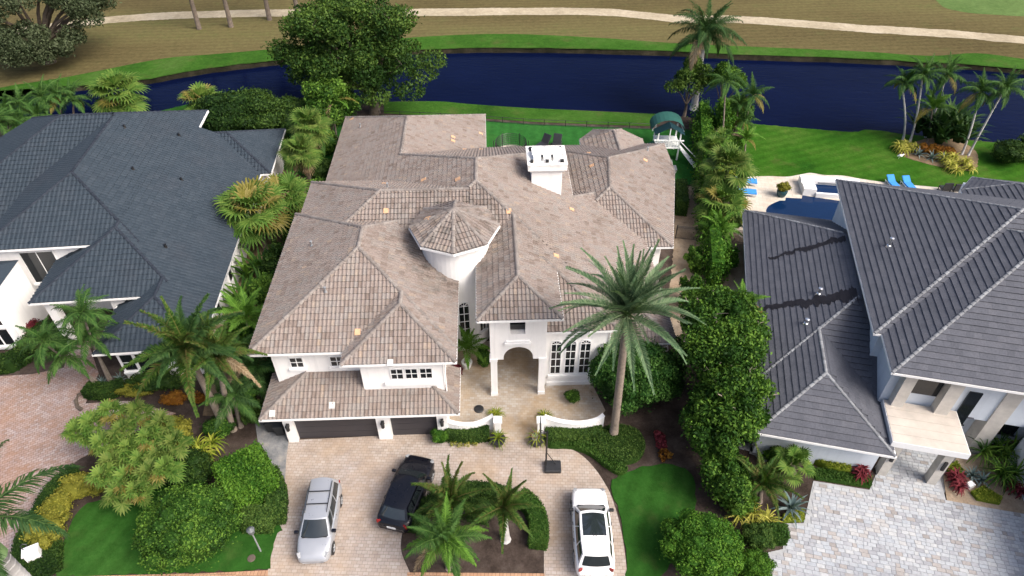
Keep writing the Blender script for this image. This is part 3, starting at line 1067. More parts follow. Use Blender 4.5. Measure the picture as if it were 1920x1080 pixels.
def tri_wall(poly, y0, y1, name, m, parent):
    bm = bmesh.new()
    a = [bm.verts.new((p[0], y0, p[1])) for p in poly]
    f = bm.faces.new(a)
    r = bmesh.ops.extrude_face_region(bm, geom=[f])
    bmesh.ops.translate(bm, vec=(0, y1 - y0, 0), verts=[v for v in r['geom'] if isinstance(v, bmesh.types.BMVert)])
    bmesh.ops.triangulate(bm, faces=bm.faces[:])
    bmesh.ops.recalc_face_normals(bm, faces=bm.faces[:])
    me = bpy.data.meshes.new(name)
    bm.to_mesh(me)
    bm.free()
    me.materials.append(M[m])
    return link(name, me, parent)


tri_wall(left_leg, 2.3, 2.72, 'arch_wall', 'stucco', mh)
tri_wall(right_leg, 2.3, 2.72, 'arch_wall', 'stucco', mh)
for x0, x1 in ((-1.3, -.9), (1.88, 2.28)):
    wall(mh, x0, x1, 2.72, 7.6, 3.6, 7.35)
    wall(mh, x0, x1, 6.4, 7.6, 0, 3.6)
    MB().box(x0 - .06, x1 + .06, 2.23, 2.8, 3.40, 3.62).build('impost', M['trim'], mh)
    MB().box(x0 - .04, x1 + .04, 2.25, 2.79, 0, .3).build('plinth', M['trim'], mh)
wall(mh, -1.3, 2.28, 7.4, 7.75, 0, 7.3)
MB().box(-1.28, 2.26, 2.75, 7.38, 5.0, 5.12).build('porch_ceiling', M['stucco'], mh)
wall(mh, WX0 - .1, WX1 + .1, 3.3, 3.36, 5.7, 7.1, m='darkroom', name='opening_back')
MB().box(-.38, 1.28, 2.1, 2.31, 4.98, 5.16).build('ledge', M['trim'], mh)
MB().box(-.30, 1.20, 2.18, 2.31, 5.18, 5.28).build('ledge', M['trim'], mh)
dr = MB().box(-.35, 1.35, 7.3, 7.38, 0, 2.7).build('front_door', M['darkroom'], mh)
for x0, x1 in ((-.3, .48), (.52, 1.3)):
    MB().box(x0, x1, 7.24, 7.3, .05, 2.6).build('door_leaf', M['glass'], dr)
# tower windows
window(mh, (-3.05, 8.85 - 2.235, 1.5), .66, 3.2, rad(8), 2, 5, arch=True)
window(mh, (-1.81, 8.85 - 1.60, 1.5), .55, 2.7, rad(45), 2, 4, arch=True)
# dining wing with three tall arched windows
wall(mh, 2.25, 6.4, 3.1, 9, 0, KR(6.95) - .05)
for x in (3.04, 4.0, 4.96):
    window(mh, (x, 3.1, 1.22), .62, 3.1, 0, 2, 5, arch=True, sill=False)
MB().box(2.55, 5.5, 2.94, 3.12, .85, 1.08).build('sill', M['trim'], mh)
MB().box(2.5, 5.55, 3.0, 3.13, .0, .35).build('plinth', M['trim'], mh)
wall(mh, 6.3, 10.4, 4.0, 9, 0, KR(11.05) - .05)
window(mh, (7.55, 4.0, 1.5), .9, 1.7, 0, 2, 3)
window(mh, (8.75, 4.0, 1.5), .9, 1.7, 0, 2, 3)
# chimney
ch = MB().box(2.12, 4.42, 16.1, 18.2, 5.0, 9.15).build('chimney', M['stucco'], mh)
MB().box(1.98, 4.56, 15.95, 18.35, 9.15, 9.32).build('chimney_collar', M['trim'], ch)
MB().box(1.82, 4.72, 15.8, 18.5, 9.32, 9.78).build('chimney_cap', M['cap'], ch)
MB().box(1.78, 4.76, 15.76, 15.99, 9.78, 9.9).box(1.78, 4.76, 18.3, 18.54, 9.78, 9.9).box(1.78, 2.0, 15.992, 18.298, 9.78, 9.9).box(4.54, 4.76, 15.992, 18.298, 9.78, 9.9).build('cap_rim', M['cap'], ch)
for x in (2.25, 3.0, 3.75):
    MB().box(x, x + .55, 16.35, 17.95, 9.78, 10.15).build('flue_block', M['trim'], ch)
MB().box(2.15, 4.4, 16.75, 17.5, 10.15, 10.33).build('flue_cover', M['cap'], ch)
for k, (x, y) in enumerate(((2.12, 16.15), (4.36, 16.15), (2.12, 18.05), (4.36, 18.05), (3.26, 16.12), (3.2, 18.1))):
    MB().box(x - .12, x + .12, y - .08, y + .12, 9.785, 10.05).build('vent_slot', M['black'], ch)

for x, y, z0, z1 in ((-4.05, -.06, 3.4, 6.5), (6.46, 3.04, 0, 5.6)):
    MB().tube([(x, y, z0), (x, y, z1)], .05, 6).build('downpipe', M['trim'], mh)


# ================================================================== HOUSE WITH BLUE-GREY ROOF
lh = thing('house', 'white one-storey house with a blue-grey tile roof in stepped hips', 'house', (-20, 35, 0), rad(5.5))
HL = House(lh, dict(u=(0, .2, .5, .7, 1), h=(0, .045, .045, 0, 0), w=.32, x=.42, lip=.03, stag=0, cap=(.26, .10, .45)))
KL = lambda x: 3.4 + .5 * (-.9 - x)
l1 = HL.block(rect(-17.7, -6.5, 5.0, 25.8), 6.15, noeave=(1,))
l0 = HL.block(rect(-28.5, -12.1, 7.6, 25.8), [3.1, None, 6.15, 3.1], cut={2: [(1, 0, 12.15), ]}, noeave=(1, 2))
l2 = HL.block(rect(-13.1, -4.0, .86, 12), [4.5, KL(-4.0), None, 4.5], cut={1: [(1, 1, 2.7)]}, noeave=(1, 2))
l3 = HL.block(rect(-7.8, -.9, -3.4, 9), [3.4, 3.4, None, 3.4], cut={1: []}, noeave=(2,))
l5 = HL.block(rect(-6.5, -.9, 2.0, 22.45), [None, 3.4, None, None], noeave=(0, 2, 3))
l4 = HL.block(rect(-9.5, 0, 18.3, 26.7), [3.4, 3.4, 3.4, None], noeave=(2, 3))
l1.cut = {}
l3.cut = {1: [(0, 1, -2.0)]}
l2.cut = {1: [(1, 0, 6.5), (1, 1, 1.5)]}
l5.cut = {1: [(-1, -1, -2.24)]}
HL.single = [(l2, 0), (l1, 0)]
HL.build(M['slate'], M['slateridge'], M['slate'], M['trim'])
MB().box(-6.5, -6.4, 22.3, 25.8, 6.0, 6.18).build('gutter', M['trim'], lh)
wall(lh, -17, -7.1, 5.6, 21.3, 0, 6.1)
wall(lh, -17, -10.5, 21.3, 25.2, 0, 6.1)
wall(lh, -27.8, -12, 8.2, 25.2, 0, 3.05)
wall(lh, -21, -12, 15.0, 25.1, 3.05, 6.08)
wall(lh, -7.2, -1.5, 4, 21.0, 0, 3.36)
wall(lh, -8.6, -.6, 18.9, 26.1, 0, 3.34)
wall(lh, -7.0, -1.5, -2.6, 4.1, 0, 3.35)
wall(lh, -12.4, -7.1, 5.0, 5.7, 0, 4.4)
wall(lh, -12.55, -11.95, 1.3, 1.9, 0, 4.45, name='porch_column')
wall(lh, -8.2, -7.2, 1.4, 5.2, 0, 4.4)
window(lh, (-14.2, 5.6, 2.6), 2.3, 2.8, 0, 2, 1)
window(lh, (-6.4, -2.6, .9), .8, 1.5, 0, 1, 2)
window(lh, (-5.0, -2.6, .4), 1.6, 2.0, 0, 1, 1)
for y in (6.2, 2.2):
    window(lh, (-1.5, y, 1.2), .8, 1.2, rad(90), 1, 1, sill=False)
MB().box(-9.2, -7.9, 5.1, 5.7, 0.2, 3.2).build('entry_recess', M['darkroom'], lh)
# front wing at the edge of the frame: tall wall with windows and its own small roof
MB().box(-21, -15.3, 1.2, 4.9, 0, 5.2).build('wall', M['stucco'], lh)
MB().add([(-21, 1.1, 5.2), (-15.2, 1.1, 5.2), (-15.2, 5, 5.2), (-21, 5, 5.2), (-21, 3, 5.9), (-17, 3, 5.9)], [(0, 1, 5, 4), (1, 2, 5), (2, 3, 4, 5), (3, 0, 4), (3, 2, 1, 0)]).build('wing_roof', M['slate'], lh)
window(lh, (-16.6, 1.2, .5), 1.5, 1.5, 0, 2, 1, fw=.1)
window(lh, (-16.6, 1.2, 2.4), 1.5, 1.5, 0, 2, 1, fw=.1)
window(lh, (-18.8, 1.2, .5), 1.5, 1.5, 0, 2, 1, fw=.1)
for u, v in ((360, 322), (276, 342), (286, 404), (361, 393), (331, 511)):
    p = lh_inv = (Matrix.Translation((-20, 35, 0)) @ Matrix.Rotation(rad(5.5), 4, 'Z')).inverted()
    for zz in np.arange(3.0, 9.5, .05):
        q = lh_inv @ at(u, v, zz)
        hz = (HL.surface(q.x, q.y) or (-9,))[0]
        if hz >= zz:
            MB().lathe([(.16, -.1), (.10, .1), (.08, .3), (.1, .32)], 0, 0, 9).build('vent_pipe', M['black'], HL.roof, Matrix.Translation((q.x, q.y, hz)))
            break

# ================================================================== HOUSE WITH FLAT BROWN-GREY TILES
rh = thing('house', 'pale grey house with flat dark tiles, light ridge lines and a stone canopy', 'house', (20, 25, 0), rad(-12.7))
HR = House(rh, dict(u=(0, .03, .97, 1), h=(-.004, 0, 0, -.004), w=.42, x=.40, lip=.045, stag=.5, cap=(.22, .085, .34)))
r1a = HR.block(rect(.95, 19, 4.75, 22.5), 6.8)
r1b = HR.block(rect(1.4, 19.3, 1.6, 19.6), 6.8)
r2 = HR.block(rect(-5.45, 2.35, -1.3, 9), [3.0, 3.0, None, 3.0], cut={3: [(-1, 1, -8.05)]}, noeave=(2,))
r2b = HR.block(rect(-5.45, 7.5, 2.6, 22.4), [3.0, None, 3.0, 3.0], noeave=(0, 1))
r3 = HR.block([(12.9, 20), (25, 20), (25, 31.2), (14.4, 31.2), (12.9, 28.8)], [None, 3.6, 3.6, 3.6, 3.6], noeave=(0,))
r2.nocap = lambda x, y: y > x + 8.05
HR.solids = [(1.5, 19, 2.3, 22, 6.6)]
HR.single = [(r1b, 0)]
HR.build(M['flat'], M['flatridge'], M['flat'], M['trim'], limit=300)
W2 = lambda *a, **k: wall(rh, *a, m=k.pop('m', 'greystucco'), **k)
W2(1.55, 18.5, 5.35, 21.9, 0, 6.75)
W2(2.0, 18.6, 2.7, 6.0, 2.9, 6.74)
W2(2.0, 18.7, 3.6, 6.0, 0, 2.9)
W2(-4.9, 2.0, -.5, 9.0, 0, 2.95)
W2(-4.85, 2.0, 2.9, 21.7, 0, 2.94)
W2(13.5, 24.4, 20, 30.3, 0, 3.5)
# stone pilasters and the windows between them
for x0, x1, y0 in ((2.5, 3.15, 2.1), (4.9, 5.65, 2.05), (8.25, 9.15, 2.6)):
    wall(rh, x0, x1, y0, 3.65, 0, 6.7, m='stone', name='pilaster')
w_ = MB().box(3.2, 4.85, 2.60, 2.69, 4.4, 6.2).build('window', M['glass'], rh)
for x0, x1, z0, z1 in ((6.4, 7.1, 2.4, 5.2), (9.6, 10.7, 1.2, 3.4)):
    w_ = MB().box(x0, x1, 2.60 if x0 < 8 else 3.50, 2.72 if x0 < 8 else 3.62, z0, z1).build('window', M['glass'], rh)
    MB().box(x0 - .08, x1 + .08, 2.56 if x0 < 8 else 3.46, 2.60 if x0 < 8 else 3.5, z0 - .1, z0).build('frame', M['black'], w_)
# garage wing that comes forward at the edge of the frame
MB().box(10.6, 18, -9, 2.6, 0, 3.2).build('wall', M['greystucco'], rh)
MB().box(10.45, 18.1, -9.1, 2.62, 3.2, 3.34).build('coping', M['black'], rh)
# entrance canopy
cn = MB().box(2.15, 6.3, -.65, 2.55, 3.05, 3.5).build('canopy', M['trim'], rh)
for k in range(5):
    MB().box(2.19, 6.26, -.62 + k * .63, -.62 + k * .63 + .615, 3.5, 3.525).build('slab', M['canopy'], cn)
for x in (2.45, 5.25):
    c_ = MB().box(x, x + .5, -.5, .1, 0, 3.05).build('canopy_column', M['stone'], rh)
    l_ = MB().box(x + .17, x + .33, -.62, -.5, 1.6, 2.35).build('wall_lantern', M['black'], c_)
W2(2.3, 6.0, 3.3, 3.62, 0, 2.95, name='entry_wall')
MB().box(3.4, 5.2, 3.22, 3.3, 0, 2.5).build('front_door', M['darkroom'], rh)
for k, (x, y, h) in enumerate(((2.85, 12.8, .5), (-1.25, 9.9, .35), (-2.2, 7.2, .25))):
    z = HR.surface(x, y)[0]
    v_ = MB().lathe([(.22, -.12), (.16, .06), (.09, .1), (.09, h), (.15, h + .01), (.15, h + .16), (.05, h + .2)], x, y, 12).build('vent_pipe', M['chrome'], HR.roof, Matrix.Translation((0, 0, z)))
# rain run-off streaks below the upper gutter's outlets
RMW = Matrix.Translation((20, 25, 0)) @ Matrix.Rotation(rad(-12.7), 4, 'Z')
for line, wd in (([(1584, 446), (1550, 455), (1505, 468), (1470, 478), (1440, 486)], .30), ([(1606, 550), (1570, 556), (1520, 566), (1470, 573), (1425, 580)], .55)):
    pts = [on_roof(HR, RMW, u, v) for u, v in line]
    pts = [p for p in pts if p is not None]
    P2 = smooth_poly([(p.x, p.y) for p in pts], 14, False)
    n_ = len(P2)
    rows = []
    wob = 0
    for i, p in enumerate(P2):
        t = i / (n_ - 1)
        wob = wob * .6 + RND.uniform(-.12, .12)
        ww = wd * (1 - .75 * t) * (.6 + .7 * RND.random())
        for yy in (p.y + wob + ww, p.y + wob - ww * (1.0 + RND.random())):
            rows.append(Vector((p.x, yy, 3.0 + .5 * (p.x + 5.45) + .075)))
    F = [(2 * i, 2 * i + 1, 2 * i + 3, 2 * i + 2) for i in range(n_ - 1)]
    MB().add(rows, F).build('rain_streak', M['wet'], HR.roof)


# ================================================================== GROUND
def sheet(name, pts, z, m, parent=None, thick=0.0, kind='structure'):
    if name in ('front_lawn', 'back_lawn', 'lakeside_lawn', 'side_lawn', 'lakeside_bed', 'gravel_yard', 'cart_path'):
        pts = rough_edge(pts)
    """pts: places (x,y); filled flat sheet, with a skirt THICK deep"""
    bm = bmesh.new()
    vs = [bm.verts.new((p[0], p[1], z)) for p in pts]
    f = bm.faces.new(vs)
    f.normal_update()
    if f.normal.z < 0:
        f.normal_flip()
    if thick:
        r = bmesh.ops.extrude_edge_only(bm, edges=list(f.edges))
        bmesh.ops.translate(bm, vec=(0, 0, -thick), verts=[v for v in r['geom'] if isinstance(v, bmesh.types.BMVert)])
    bmesh.ops.triangulate(bm, faces=[f])
    me = bpy.data.meshes.new(name)
    bm.to_mesh(me)
    bm.free()
    me.materials.append(m)
    o = link(name, me, parent, kind=kind)
    return o


def rough_edge(P, step=.3, amp=.07):
    P = [Vector((p[0], p[1])) for p in P]
    out = []
    for i in range(len(P)):
        a, b = P[i], P[(i + 1) % len(P)]
        n = max(1, min(400, int((b - a).length / step)))
        for k in range(n):
            q = a.lerp(b, k / n)
            out.append(q + Vector((NR.uniform(-amp, amp), NR.uniform(-amp, amp))))
    return out


def G(*pp):
    return [at(u, v) for u, v in pp]


def GS(pp, n=6, closed=True):
    return smooth_poly([at(u, v) for u, v in pp], n, closed)


# lake: near shore and far shore
near_px = [(720, 191), (820, 190), (880, 195), (1000, 203), (1215, 213), (1410, 232), (1590, 247), (1622, 243), (1660, 246), (1700, 252), (1900, 270)]
near = [Vector((-260, 50)), Vector((-120, 62)), Vector((-70, 67)), Vector((-40, 70.5)), Vector((-24, 73))] + [Vector(at(u, v).xy) for u, v in near_px] + [Vector((80, 58)), Vector((140, 40)), Vector((300, 0))]
far_px = [(255, 162), (330, 149), (400, 138), (470, 129), (540, 122), (640, 112), (830, 102), (960, 100), (1100, 102), (1270, 107), (1380, 113), (1600, 120), (1740, 128), (1900, 139)]
far = [Vector((-300, 60)), Vector((-140, 70)), Vector((-80, 75.5)), Vector((-60, 77.2))] + [Vector(at(u, v, -.5).xy) for u, v in far_px] + [Vector((95, 74)), Vector((160, 58)), Vector((320, 10))]
near = smooth_poly(near, 4, False)
far = smooth_poly(far, 4, False)


def jag(P, a):
    return [Vector((p.x + NR.uniform(-a, a), p.y + NR.uniform(-a, a))) for p in P]


far_j = jag(far, .12)
sheet('lake', [Vector((-400, 40)), Vector((400, -20)), Vector((400, 140)), Vector((-400, 140))], -.5, M['lake'])
sheet('ground', [Vector((-300, -60)), Vector((300, -60))] + [Vector(p) for p in reversed(near)], 0.0, M['mulch'])


def strip(name, A, za, Bv, zb, m, kind='structure'):
    V = [(p.x, p.y, za) for p in A] + [(p.x, p.y, zb) for p in Bv]
    n = len(A)
    F = [(i, i + 1, n + i + 1, n + i) for i in range(n - 1)]
    me = np_mesh(name, V, F, m, smooth=True)
    return link(name, me, None, kind=kind)


strip('lake_bank', [p + Vector((0, .35)) for p in near], -.8, near, .002, M['bankdirt'])
strip('far_bank_edge', far_j, -.8, [p + Vector((0, .55)) for p in far], .12, M['bankdirt'])
gtop_px = [(-100, 196), (0, 166), (130, 145), (300, 112), (400, 103), (540, 91), (690, 78), (830, 68), (960, 65), (1120, 72), (1280, 83), (1600, 97), (1740, 106), (1830, 101), (1920, 112), (2050, 128)]
gt = [Vector((-300, 90)), Vector((-130, 84))] + [Vector(at(u, v).xy) for u, v in gtop_px] + [Vector((140, 82)), Vector((320, 40))]
gt = smooth_poly(gt, 4, False)
fb = jag([p + Vector((0, .38)) for p in far], .1)
sheet('bank_grass', fb + list(reversed(gt)), .10, M['bank'])
golf_edge = [p + Vector((0, -.6)) for p in gt]
sheet('golf_course', golf_edge + [Vector((320, 500)), Vector((-320, 500))], .04, M['golf'])
pc = [(-120, 84), (0, 64), (100, 50), (215, 37), (330, 30), (560, 24), (800, 24), (1000, 22), (1150, 24), (1270, 36), (1400, 38), (1600, 53), (1750, 62), (1920, 76), (2060, 90)]
pl = smooth_poly([at(u, v) for u, v in pc], 5, False)
pl = [p + Vector((0, NR.uniform(-.12, .12))) for p in pl]
sheet('cart_path', [p - Vector((0, 1.45 + NR.uniform(0, .18))) for p in pl] + [p + Vector((0, 1.45 + NR.uniform(0, .18))) for p in reversed(pl)], .06, M['path'])
sheet('fairway', GS([(1755, -30), (1762, 8), (1800, 22), (1860, 28), (1960, 30), (2100, 10), (2000, -40)]), .055, M['fairgreen'])

# lawns behind and beside the houses
nb = [Vector(at(u, v).xy) for u, v in near_px]
sheet('shore_lawn', smooth_poly([p + Vector((0, -.05)) for p in nb[:5]], 4, False) + G((1232, 214), (1238, 232), (1215, 237), (1100, 233), (1000, 229), (900, 222), (720, 213)), .03, M['bank'])
sheet('back_lawn', G((480, 300), (560, 225), (720, 217), (900, 226), (1000, 233), (1100, 237), (1215, 241), (1296, 243), (1300, 300), (1302, 345), (1266, 352), (1230, 356), (640, 356)), .034, M['lawnback'])
sheet('side_lawn', G((300, 208), (420, 180), (560, 205), (520, 250), (420, 265)), .03, M['lawn'])
sheet('lakeside_lawn', smooth_poly([p + Vector((0, -.05)) for p in nb[5:]], 4, False) + G((1990, 285), (1990, 420), (1420, 420), (1380, 330), (1385, 230)), .03, M['lawnpatch'])
# patio and pool of the house with flat tiles
pat = GS([(1398, 332), (1440, 331), (1475, 332), (1500, 328), (1520, 325), (1545, 329), (1580, 330), (1620, 337), (1680, 345), (1760, 352), (1830, 360), (1900, 375)], 4, False)
sheet('patio', list(pat) + G((1900, 470), (1500, 480), (1392, 448), (1372, 432)), .05, M['patio'])
pool = GS([(1436, 395), (1441, 387), (1452, 381), (1462, 377)], 4, False) + G((1472, 377), (1473, 371.5), (1503, 373), (1504, 367), (1578, 378), (1600, 440), (1440, 440))
sheet('pool_water', pool, .056, M['pool'])
# side yards
sheet('gravel_yard', G((1268, 350), (1300, 350), (1330, 420), (1398, 420), (1400, 520), (1400, 620), (1250, 640), (1255, 560), (1262, 470)), .02, M['gravel'])
sheet('side_yard', G((440, 300), (600, 300), (570, 420), (520, 560), (480, 780), (380, 780), (420, 580), (450, 450)), .02, M['soil'])
# the drives
drive = G((541, 826), (700, 818), (835, 810), (925, 815)) + G((1010, 815), (1030, 826)) + GS([(1030, 828), (1062, 838), (1092, 855), (1116, 880), (1133, 905), (1146, 930), (1160, 975), (1170, 1025), (1176, 1085), (1178, 1150)], 4, False) + \
    G((1178, 1300), (480, 1300)) + list(reversed(GS([(541, 832), (537, 862), (535, 895), (529, 945), (519, 985), (510, 1030), (500, 1085), (495, 1140)], 4, False)))
sheet('driveway', drive, .028, M['drive'], thick=.05)
sheet('courtyard', G((838, 806), (925, 806), (926, 829), (1008, 829), (1008, 806), (1115, 793), (1135, 770), (1100, 700), (1030, 700), (1000, 640), (860, 640), (835, 740)), .036, M['court'], thick=.05)
sheet('red_driveway', G((-150, 715), (0, 706), (60, 702), (120, 690), (135, 640), (165, 640), (185, 700), (160, 757), (240, 752), (330, 775), (150, 860), (112, 890), (78, 935), (48, 1000), (22, 1085), (-200, 1150)), .028, M['drive2'], thick=.05)
sheet('flagstone_walk', G((478, 790), (540, 780), (548, 826), (538, 900), (520, 900), (500, 850), (484, 830)), .02, M['flag'])
# front lawns
sheet('front_lawn', GS([(165, 945), (215, 930), (260, 925), (330, 905), (420, 930), (525, 985), (519, 1000)], 3, False) + G((505, 1068), (400, 1072), (105, 1082)) + GS([(105, 1080), (112, 1040), (125, 1000), (143, 965)], 3, False), .05, M['lawn'], thick=.05)
sheet('front_lawn', GS([(1146, 907), (1175, 888), (1215, 874), (1262, 872), (1295, 890), (1305, 940), (1290, 1000), (1240, 1082), (1200, 1120), (1178, 1120), (1172, 1030), (1160, 960)], 5), .05, M['lawn'], thick=.05)
sheet('roadside_strip', G((90, 1083), (400, 1075), (503, 1070), (500, 1120), (80, 1140)), .058, M['border'])
sheet('planting_island', GS([(768, 1072), (752, 1030), (760, 985), (790, 945), (830, 922), (870, 914), (910, 914), (955, 925), (990, 945), (1012, 975), (1019, 1010), (1020, 1066)], 5, False) + G((1021, 1130), (768, 1100)), .045, M['mulch'], thick=.05)
sheet('island_border', G((764, 1074), (1021, 1076), (1022, 1130), (762, 1130)), .052, M['border'])
sheet('entry_walk', G((1640, 930), (1690, 850), (1700, 790), (1810, 790), (1880, 830), (1900, 800), (1850, 760), (1830, 860), (1765, 930)), .022, M['flag'])

# grey stone drive: its pavers are separate stones where they show largest
gp = G((1440, 1036), (1468, 1030), (1469, 982), (1507, 981), (1525, 902), (1630, 919), (1665, 835), (1700, 780), (1795, 800), (1763, 898), (1773, 938), (1920, 962), (2010, 975), (2010, 1130), (1445, 1130))
gpo = sheet('stone_driveway', gp, .030, m_plain('paver_joint', (0.33, 0.34, 0.35), 0.95, var=.2, spec=.05), thick=.05)


def in_poly(x, y, P):
    c = False
    n = len(P)
    for i in range(n):
        a, b = P[i], P[i - 1]
        if (a.y > y) != (b.y > y) and x < (b.x - a.x) * (y - a.y) / (b.y - a.y) + a.x:
            c = not c
    return c


pm, N_, L_, b_ = newmat('grey_stone_paver')
a_ = N_.new('ShaderNodeAttribute')
a_.attribute_name = 'tone'
r_ = ramp(N_, [(0, (0.27, 0.28, 0.30)), (.15, (0.34, 0.35, 0.37)), (.45, (0.385, 0.405, 0.425)), (.65, (0.345, 0.37, 0.40)), (.85, (0.43, 0.44, 0.445)), (.94, (0.345, 0.325, 0.31)), (1, (0.25, 0.235, 0.225))])
L_.new(a_.outputs['Fac'], r_.inputs[0])
n_ = noise(N_, L_, 7, 4, .7)
L_.new(mixc(N_, L_, 1.0, r_.outputs[0], maprange(N_, L_, n_.outputs[0], .25, .75, .82, 1.15), 'MULTIPLY'), b_.inputs['Base Color'])
b_.inputs['Roughness'].default_value = .8
b_.inputs['Specular IOR Level'].default_value = .08
M['paver'] = pm
ang = rad(-12.7)
ex, ey = Vector((math.cos(ang), math.sin(ang))), Vector((-math.sin(ang), math.cos(ang)))
PW, PH = .46, .24
cells = []
o0 = at(1700, 960).xy
sq = [0.0]
for r in range(-70, 60):
    off = RND.uniform(0, PW)
    x = -22.0 + off
    while x < 22:
        wd = RND.choice((.46, .46, .36, .24, .40))
        c = o0 + ex * (x + wd / 2) + ey * (r * PH)
        pp = [c + ex * (sx * wd / 2) + ey * (sy * PH / 2) for sx in (-1, 1) for sy in (-1, 1)]
        if all(in_poly(q.x, q.y, gp) for q in pp):
            cells.append((c, wd, RND.random()))
        x += wd
cells.sort(key=lambda c: c[0].y)
plib = {}
rest = MB()


def paver_geo(wd, t, mb, mw):
    w_, h_ = wd / 2 - .004, PH / 2 - .004
    V = [(-w_, -h_, 0), (w_, -h_, 0), (w_, h_, 0), (-w_, h_, 0), (-w_ + .008, -h_ + .008, .018), (w_ - .008, -h_ + .008, .018), (w_ - .008, h_ - .008, .018), (-w_ + .008, h_ - .008, .018)]
    F = [(4, 5, 6, 7), (0, 1, 5, 4), (1, 2, 6, 5), (2, 3, 7, 6), (3, 0, 4, 7)]
    mb.add([mw @ Vector(v) for v in V], F, t)


shown = 0
for c, wd, t in cells:
    mw = Matrix.Translation((c.x, c.y, .031 + RND.uniform(0, .006))) @ Matrix.Rotation(ang, 4, 'Z')
    q = at(1200, 1085)
    if shown < 300 and c.y > at(1600, 1079).y and abs(c.x) < 60:
        key = (wd, int(t * 9))
        if key not in plib:
            k = MB()
            paver_geo(wd, (key[1] + .5) / 9, k, Matrix())
            me = bpy.data.meshes.new('paver')
            me.from_pydata(k.V, [], k.F)
            me.attributes.new('tone', 'FLOAT', 'FACE').data.foreach_set('value', np.asarray(k.T, dtype=np.float32))
            me.materials.append(pm)
            plib[key] = me
        link('paver', plib[key], gpo, mw)
        shown += 1
    else:
        paver_geo(wd, t, rest, mw)
rest.build('paver_field', pm, gpo, kind='stuff')


# ================================================================== PLANTS
def leaf_quads(P, Nrm, size, asp=0.5, lay=0.55):
    """diamond leaves at P; they lie roughly across Nrm, turned at random"""
    n = len(P)
    r = NR.normal(size=(n, 3))
    nn = Nrm * lay + r * (1 - lay) * 0.8
    nn /= np.linalg.norm(nn, axis=1, keepdims=True) + 1e-9
    t = NR.normal(size=(n, 3))
    t -= (t * nn).sum(1, keepdims=True) * nn
    t /= np.linalg.norm(t, axis=1, keepdims=True) + 1e-9
    b = np.cross(nn, t)
    L = size * (0.65 + 0.7 * NR.rand(n, 1))
    W = L * asp
    V = np.stack([P - t * L * .5, P + b * W * .5 - nn * W * .08, P + t * L * .5, P - b * W * .5 - nn * W * .08], 1)
    return V.reshape(-1, 3), np.arange(n * 4).reshape(-1, 4)


def blob_points(clumps, n, shell=0.72, low=-0.35):
    """points in the outer part of several ellipsoids (centre, radii); returns points, outward normals, a tone per point that drifts clump by clump"""
    ar = np.array([(c[1][0] * c[1][1] + c[1][0] * c[1][2] + c[1][1] * c[1][2]) for c in clumps])
    cnt = np.maximum(4, (n * ar / ar.sum()).astype(int))
    PP, NN, TT = [], [], []
    for (c, r), k in zip(clumps, cnt):
        d = NR.normal(size=(int(k * 1.5), 3))
        d /= np.linalg.norm(d, axis=1, keepdims=True)
        d = d[d[:, 2] > low][:k]
        rr = shell + (1.04 - shell) * NR.rand(len(d), 1) ** 0.6
        rr = rr * (1 + (NR.rand(len(d), 1) < .10) * NR.uniform(0, .32, (len(d), 1)))
        P = np.array(c) + d * np.array(r) * rr
        N_ = d / np.array(r)
        N_ /= np.linalg.norm(N_, axis=1, keepdims=True)
        PP.append(P)
        NN.append(N_)
        TT.append(np.full(len(d), NR.uniform(-.30, .30)) + NR.uniform(0.12, .88, len(d)))
    return np.concatenate(PP), np.concatenate(NN), np.concatenate(TT)


def sub_clumps(c, r, n, f=(.28, .45), low=-.2, flat=.8):
    """many small ellipsoids spread over one big one, so that the outline is uneven"""
    out = []
    for _ in range(n):
        d = NR.normal(size=3)
        d /= np.linalg.norm(d)
        if d[2] < low:
            d[2] = -d[2]
        q = NR.uniform(*f)
        k = NR.uniform(.62, .88)
        out.append((tuple(np.array(c) + d * np.array(r) * k), (r[0] * q, r[1] * q, r[2] * q * flat + .08)))
    return out


def leafy(name, parent, clumps, n, size, mat, asp=.55, lay=.5, shell=.7, low=-.35, extra=None):
    P, N_, T = blob_points(clumps, n, shell, low)
    V, F = leaf_quads(P, N_, size, asp, lay)
    me = np_mesh(name, V, F, M[mat], np.clip(T, 0, 1))
    return link(name, me, parent)


def core(mb, clumps, f=.72, t=.35):
    """closed lumps inside the leaves so that a dense shrub cannot be looked through"""
    for c, r in clumps:
        prof = []
        V, F = [], []
        n = 8
        for i in range(1, 5):
            a = math.pi * i / 5
            for j in range(n):
                q = 2 * math.pi * j / n
                g = f * NR.uniform(.9, 1.08)
                V.append((c[0] + r[0] * g * math.sin(a) * math.cos(q), c[1] + r[1] * g * math.sin(a) * math.sin(q), c[2] + r[2] * g * math.cos(a)))
        for i in range(3):
            for j in range(n):
                F.append((i * n + j, (i + 1) * n + j, (i + 1) * n + (j + 1) % n, i * n + (j + 1) % n))
        F.append(tuple(range(n)))
        F.append(tuple(3 * n + j for j in range(n))[::-1])
        mb.add(V, F, t)


def bush(name, label, cat, base, r, mat, n=1500, size=.16, sub=14, group=None, asp=.6, shape='round', zc=None, dense=True, f=(.3, .45)):
    """BASE ground point, R radii; leaves sit on an uneven body that reaches the ground"""
    t = thing(name, label, cat, (base[0], base[1], 0), 0, group)
    n, size = int(n * 1.5), size * .82
    zc = r[2] * .55 if zc is None else zc
    big = [((0, 0, zc), (r[0] * .82, r[1] * .82, r[2] * .5 if zc < r[2] else r[2] * .82))]
    cl = big + sub_clumps((0, 0, zc), (r[0], r[1], r[2] * .55), sub, f, -.1)
    if dense:
        mb = MB()
        core(mb, cl[:1], .97, .35)
        core(mb, cl[1:], .7, .4)
        mb.build('inner_foliage', M[mat], t)
    leafy('foliage', t, cl, n, size, mat, asp, .55, .8, -.6)
    return t


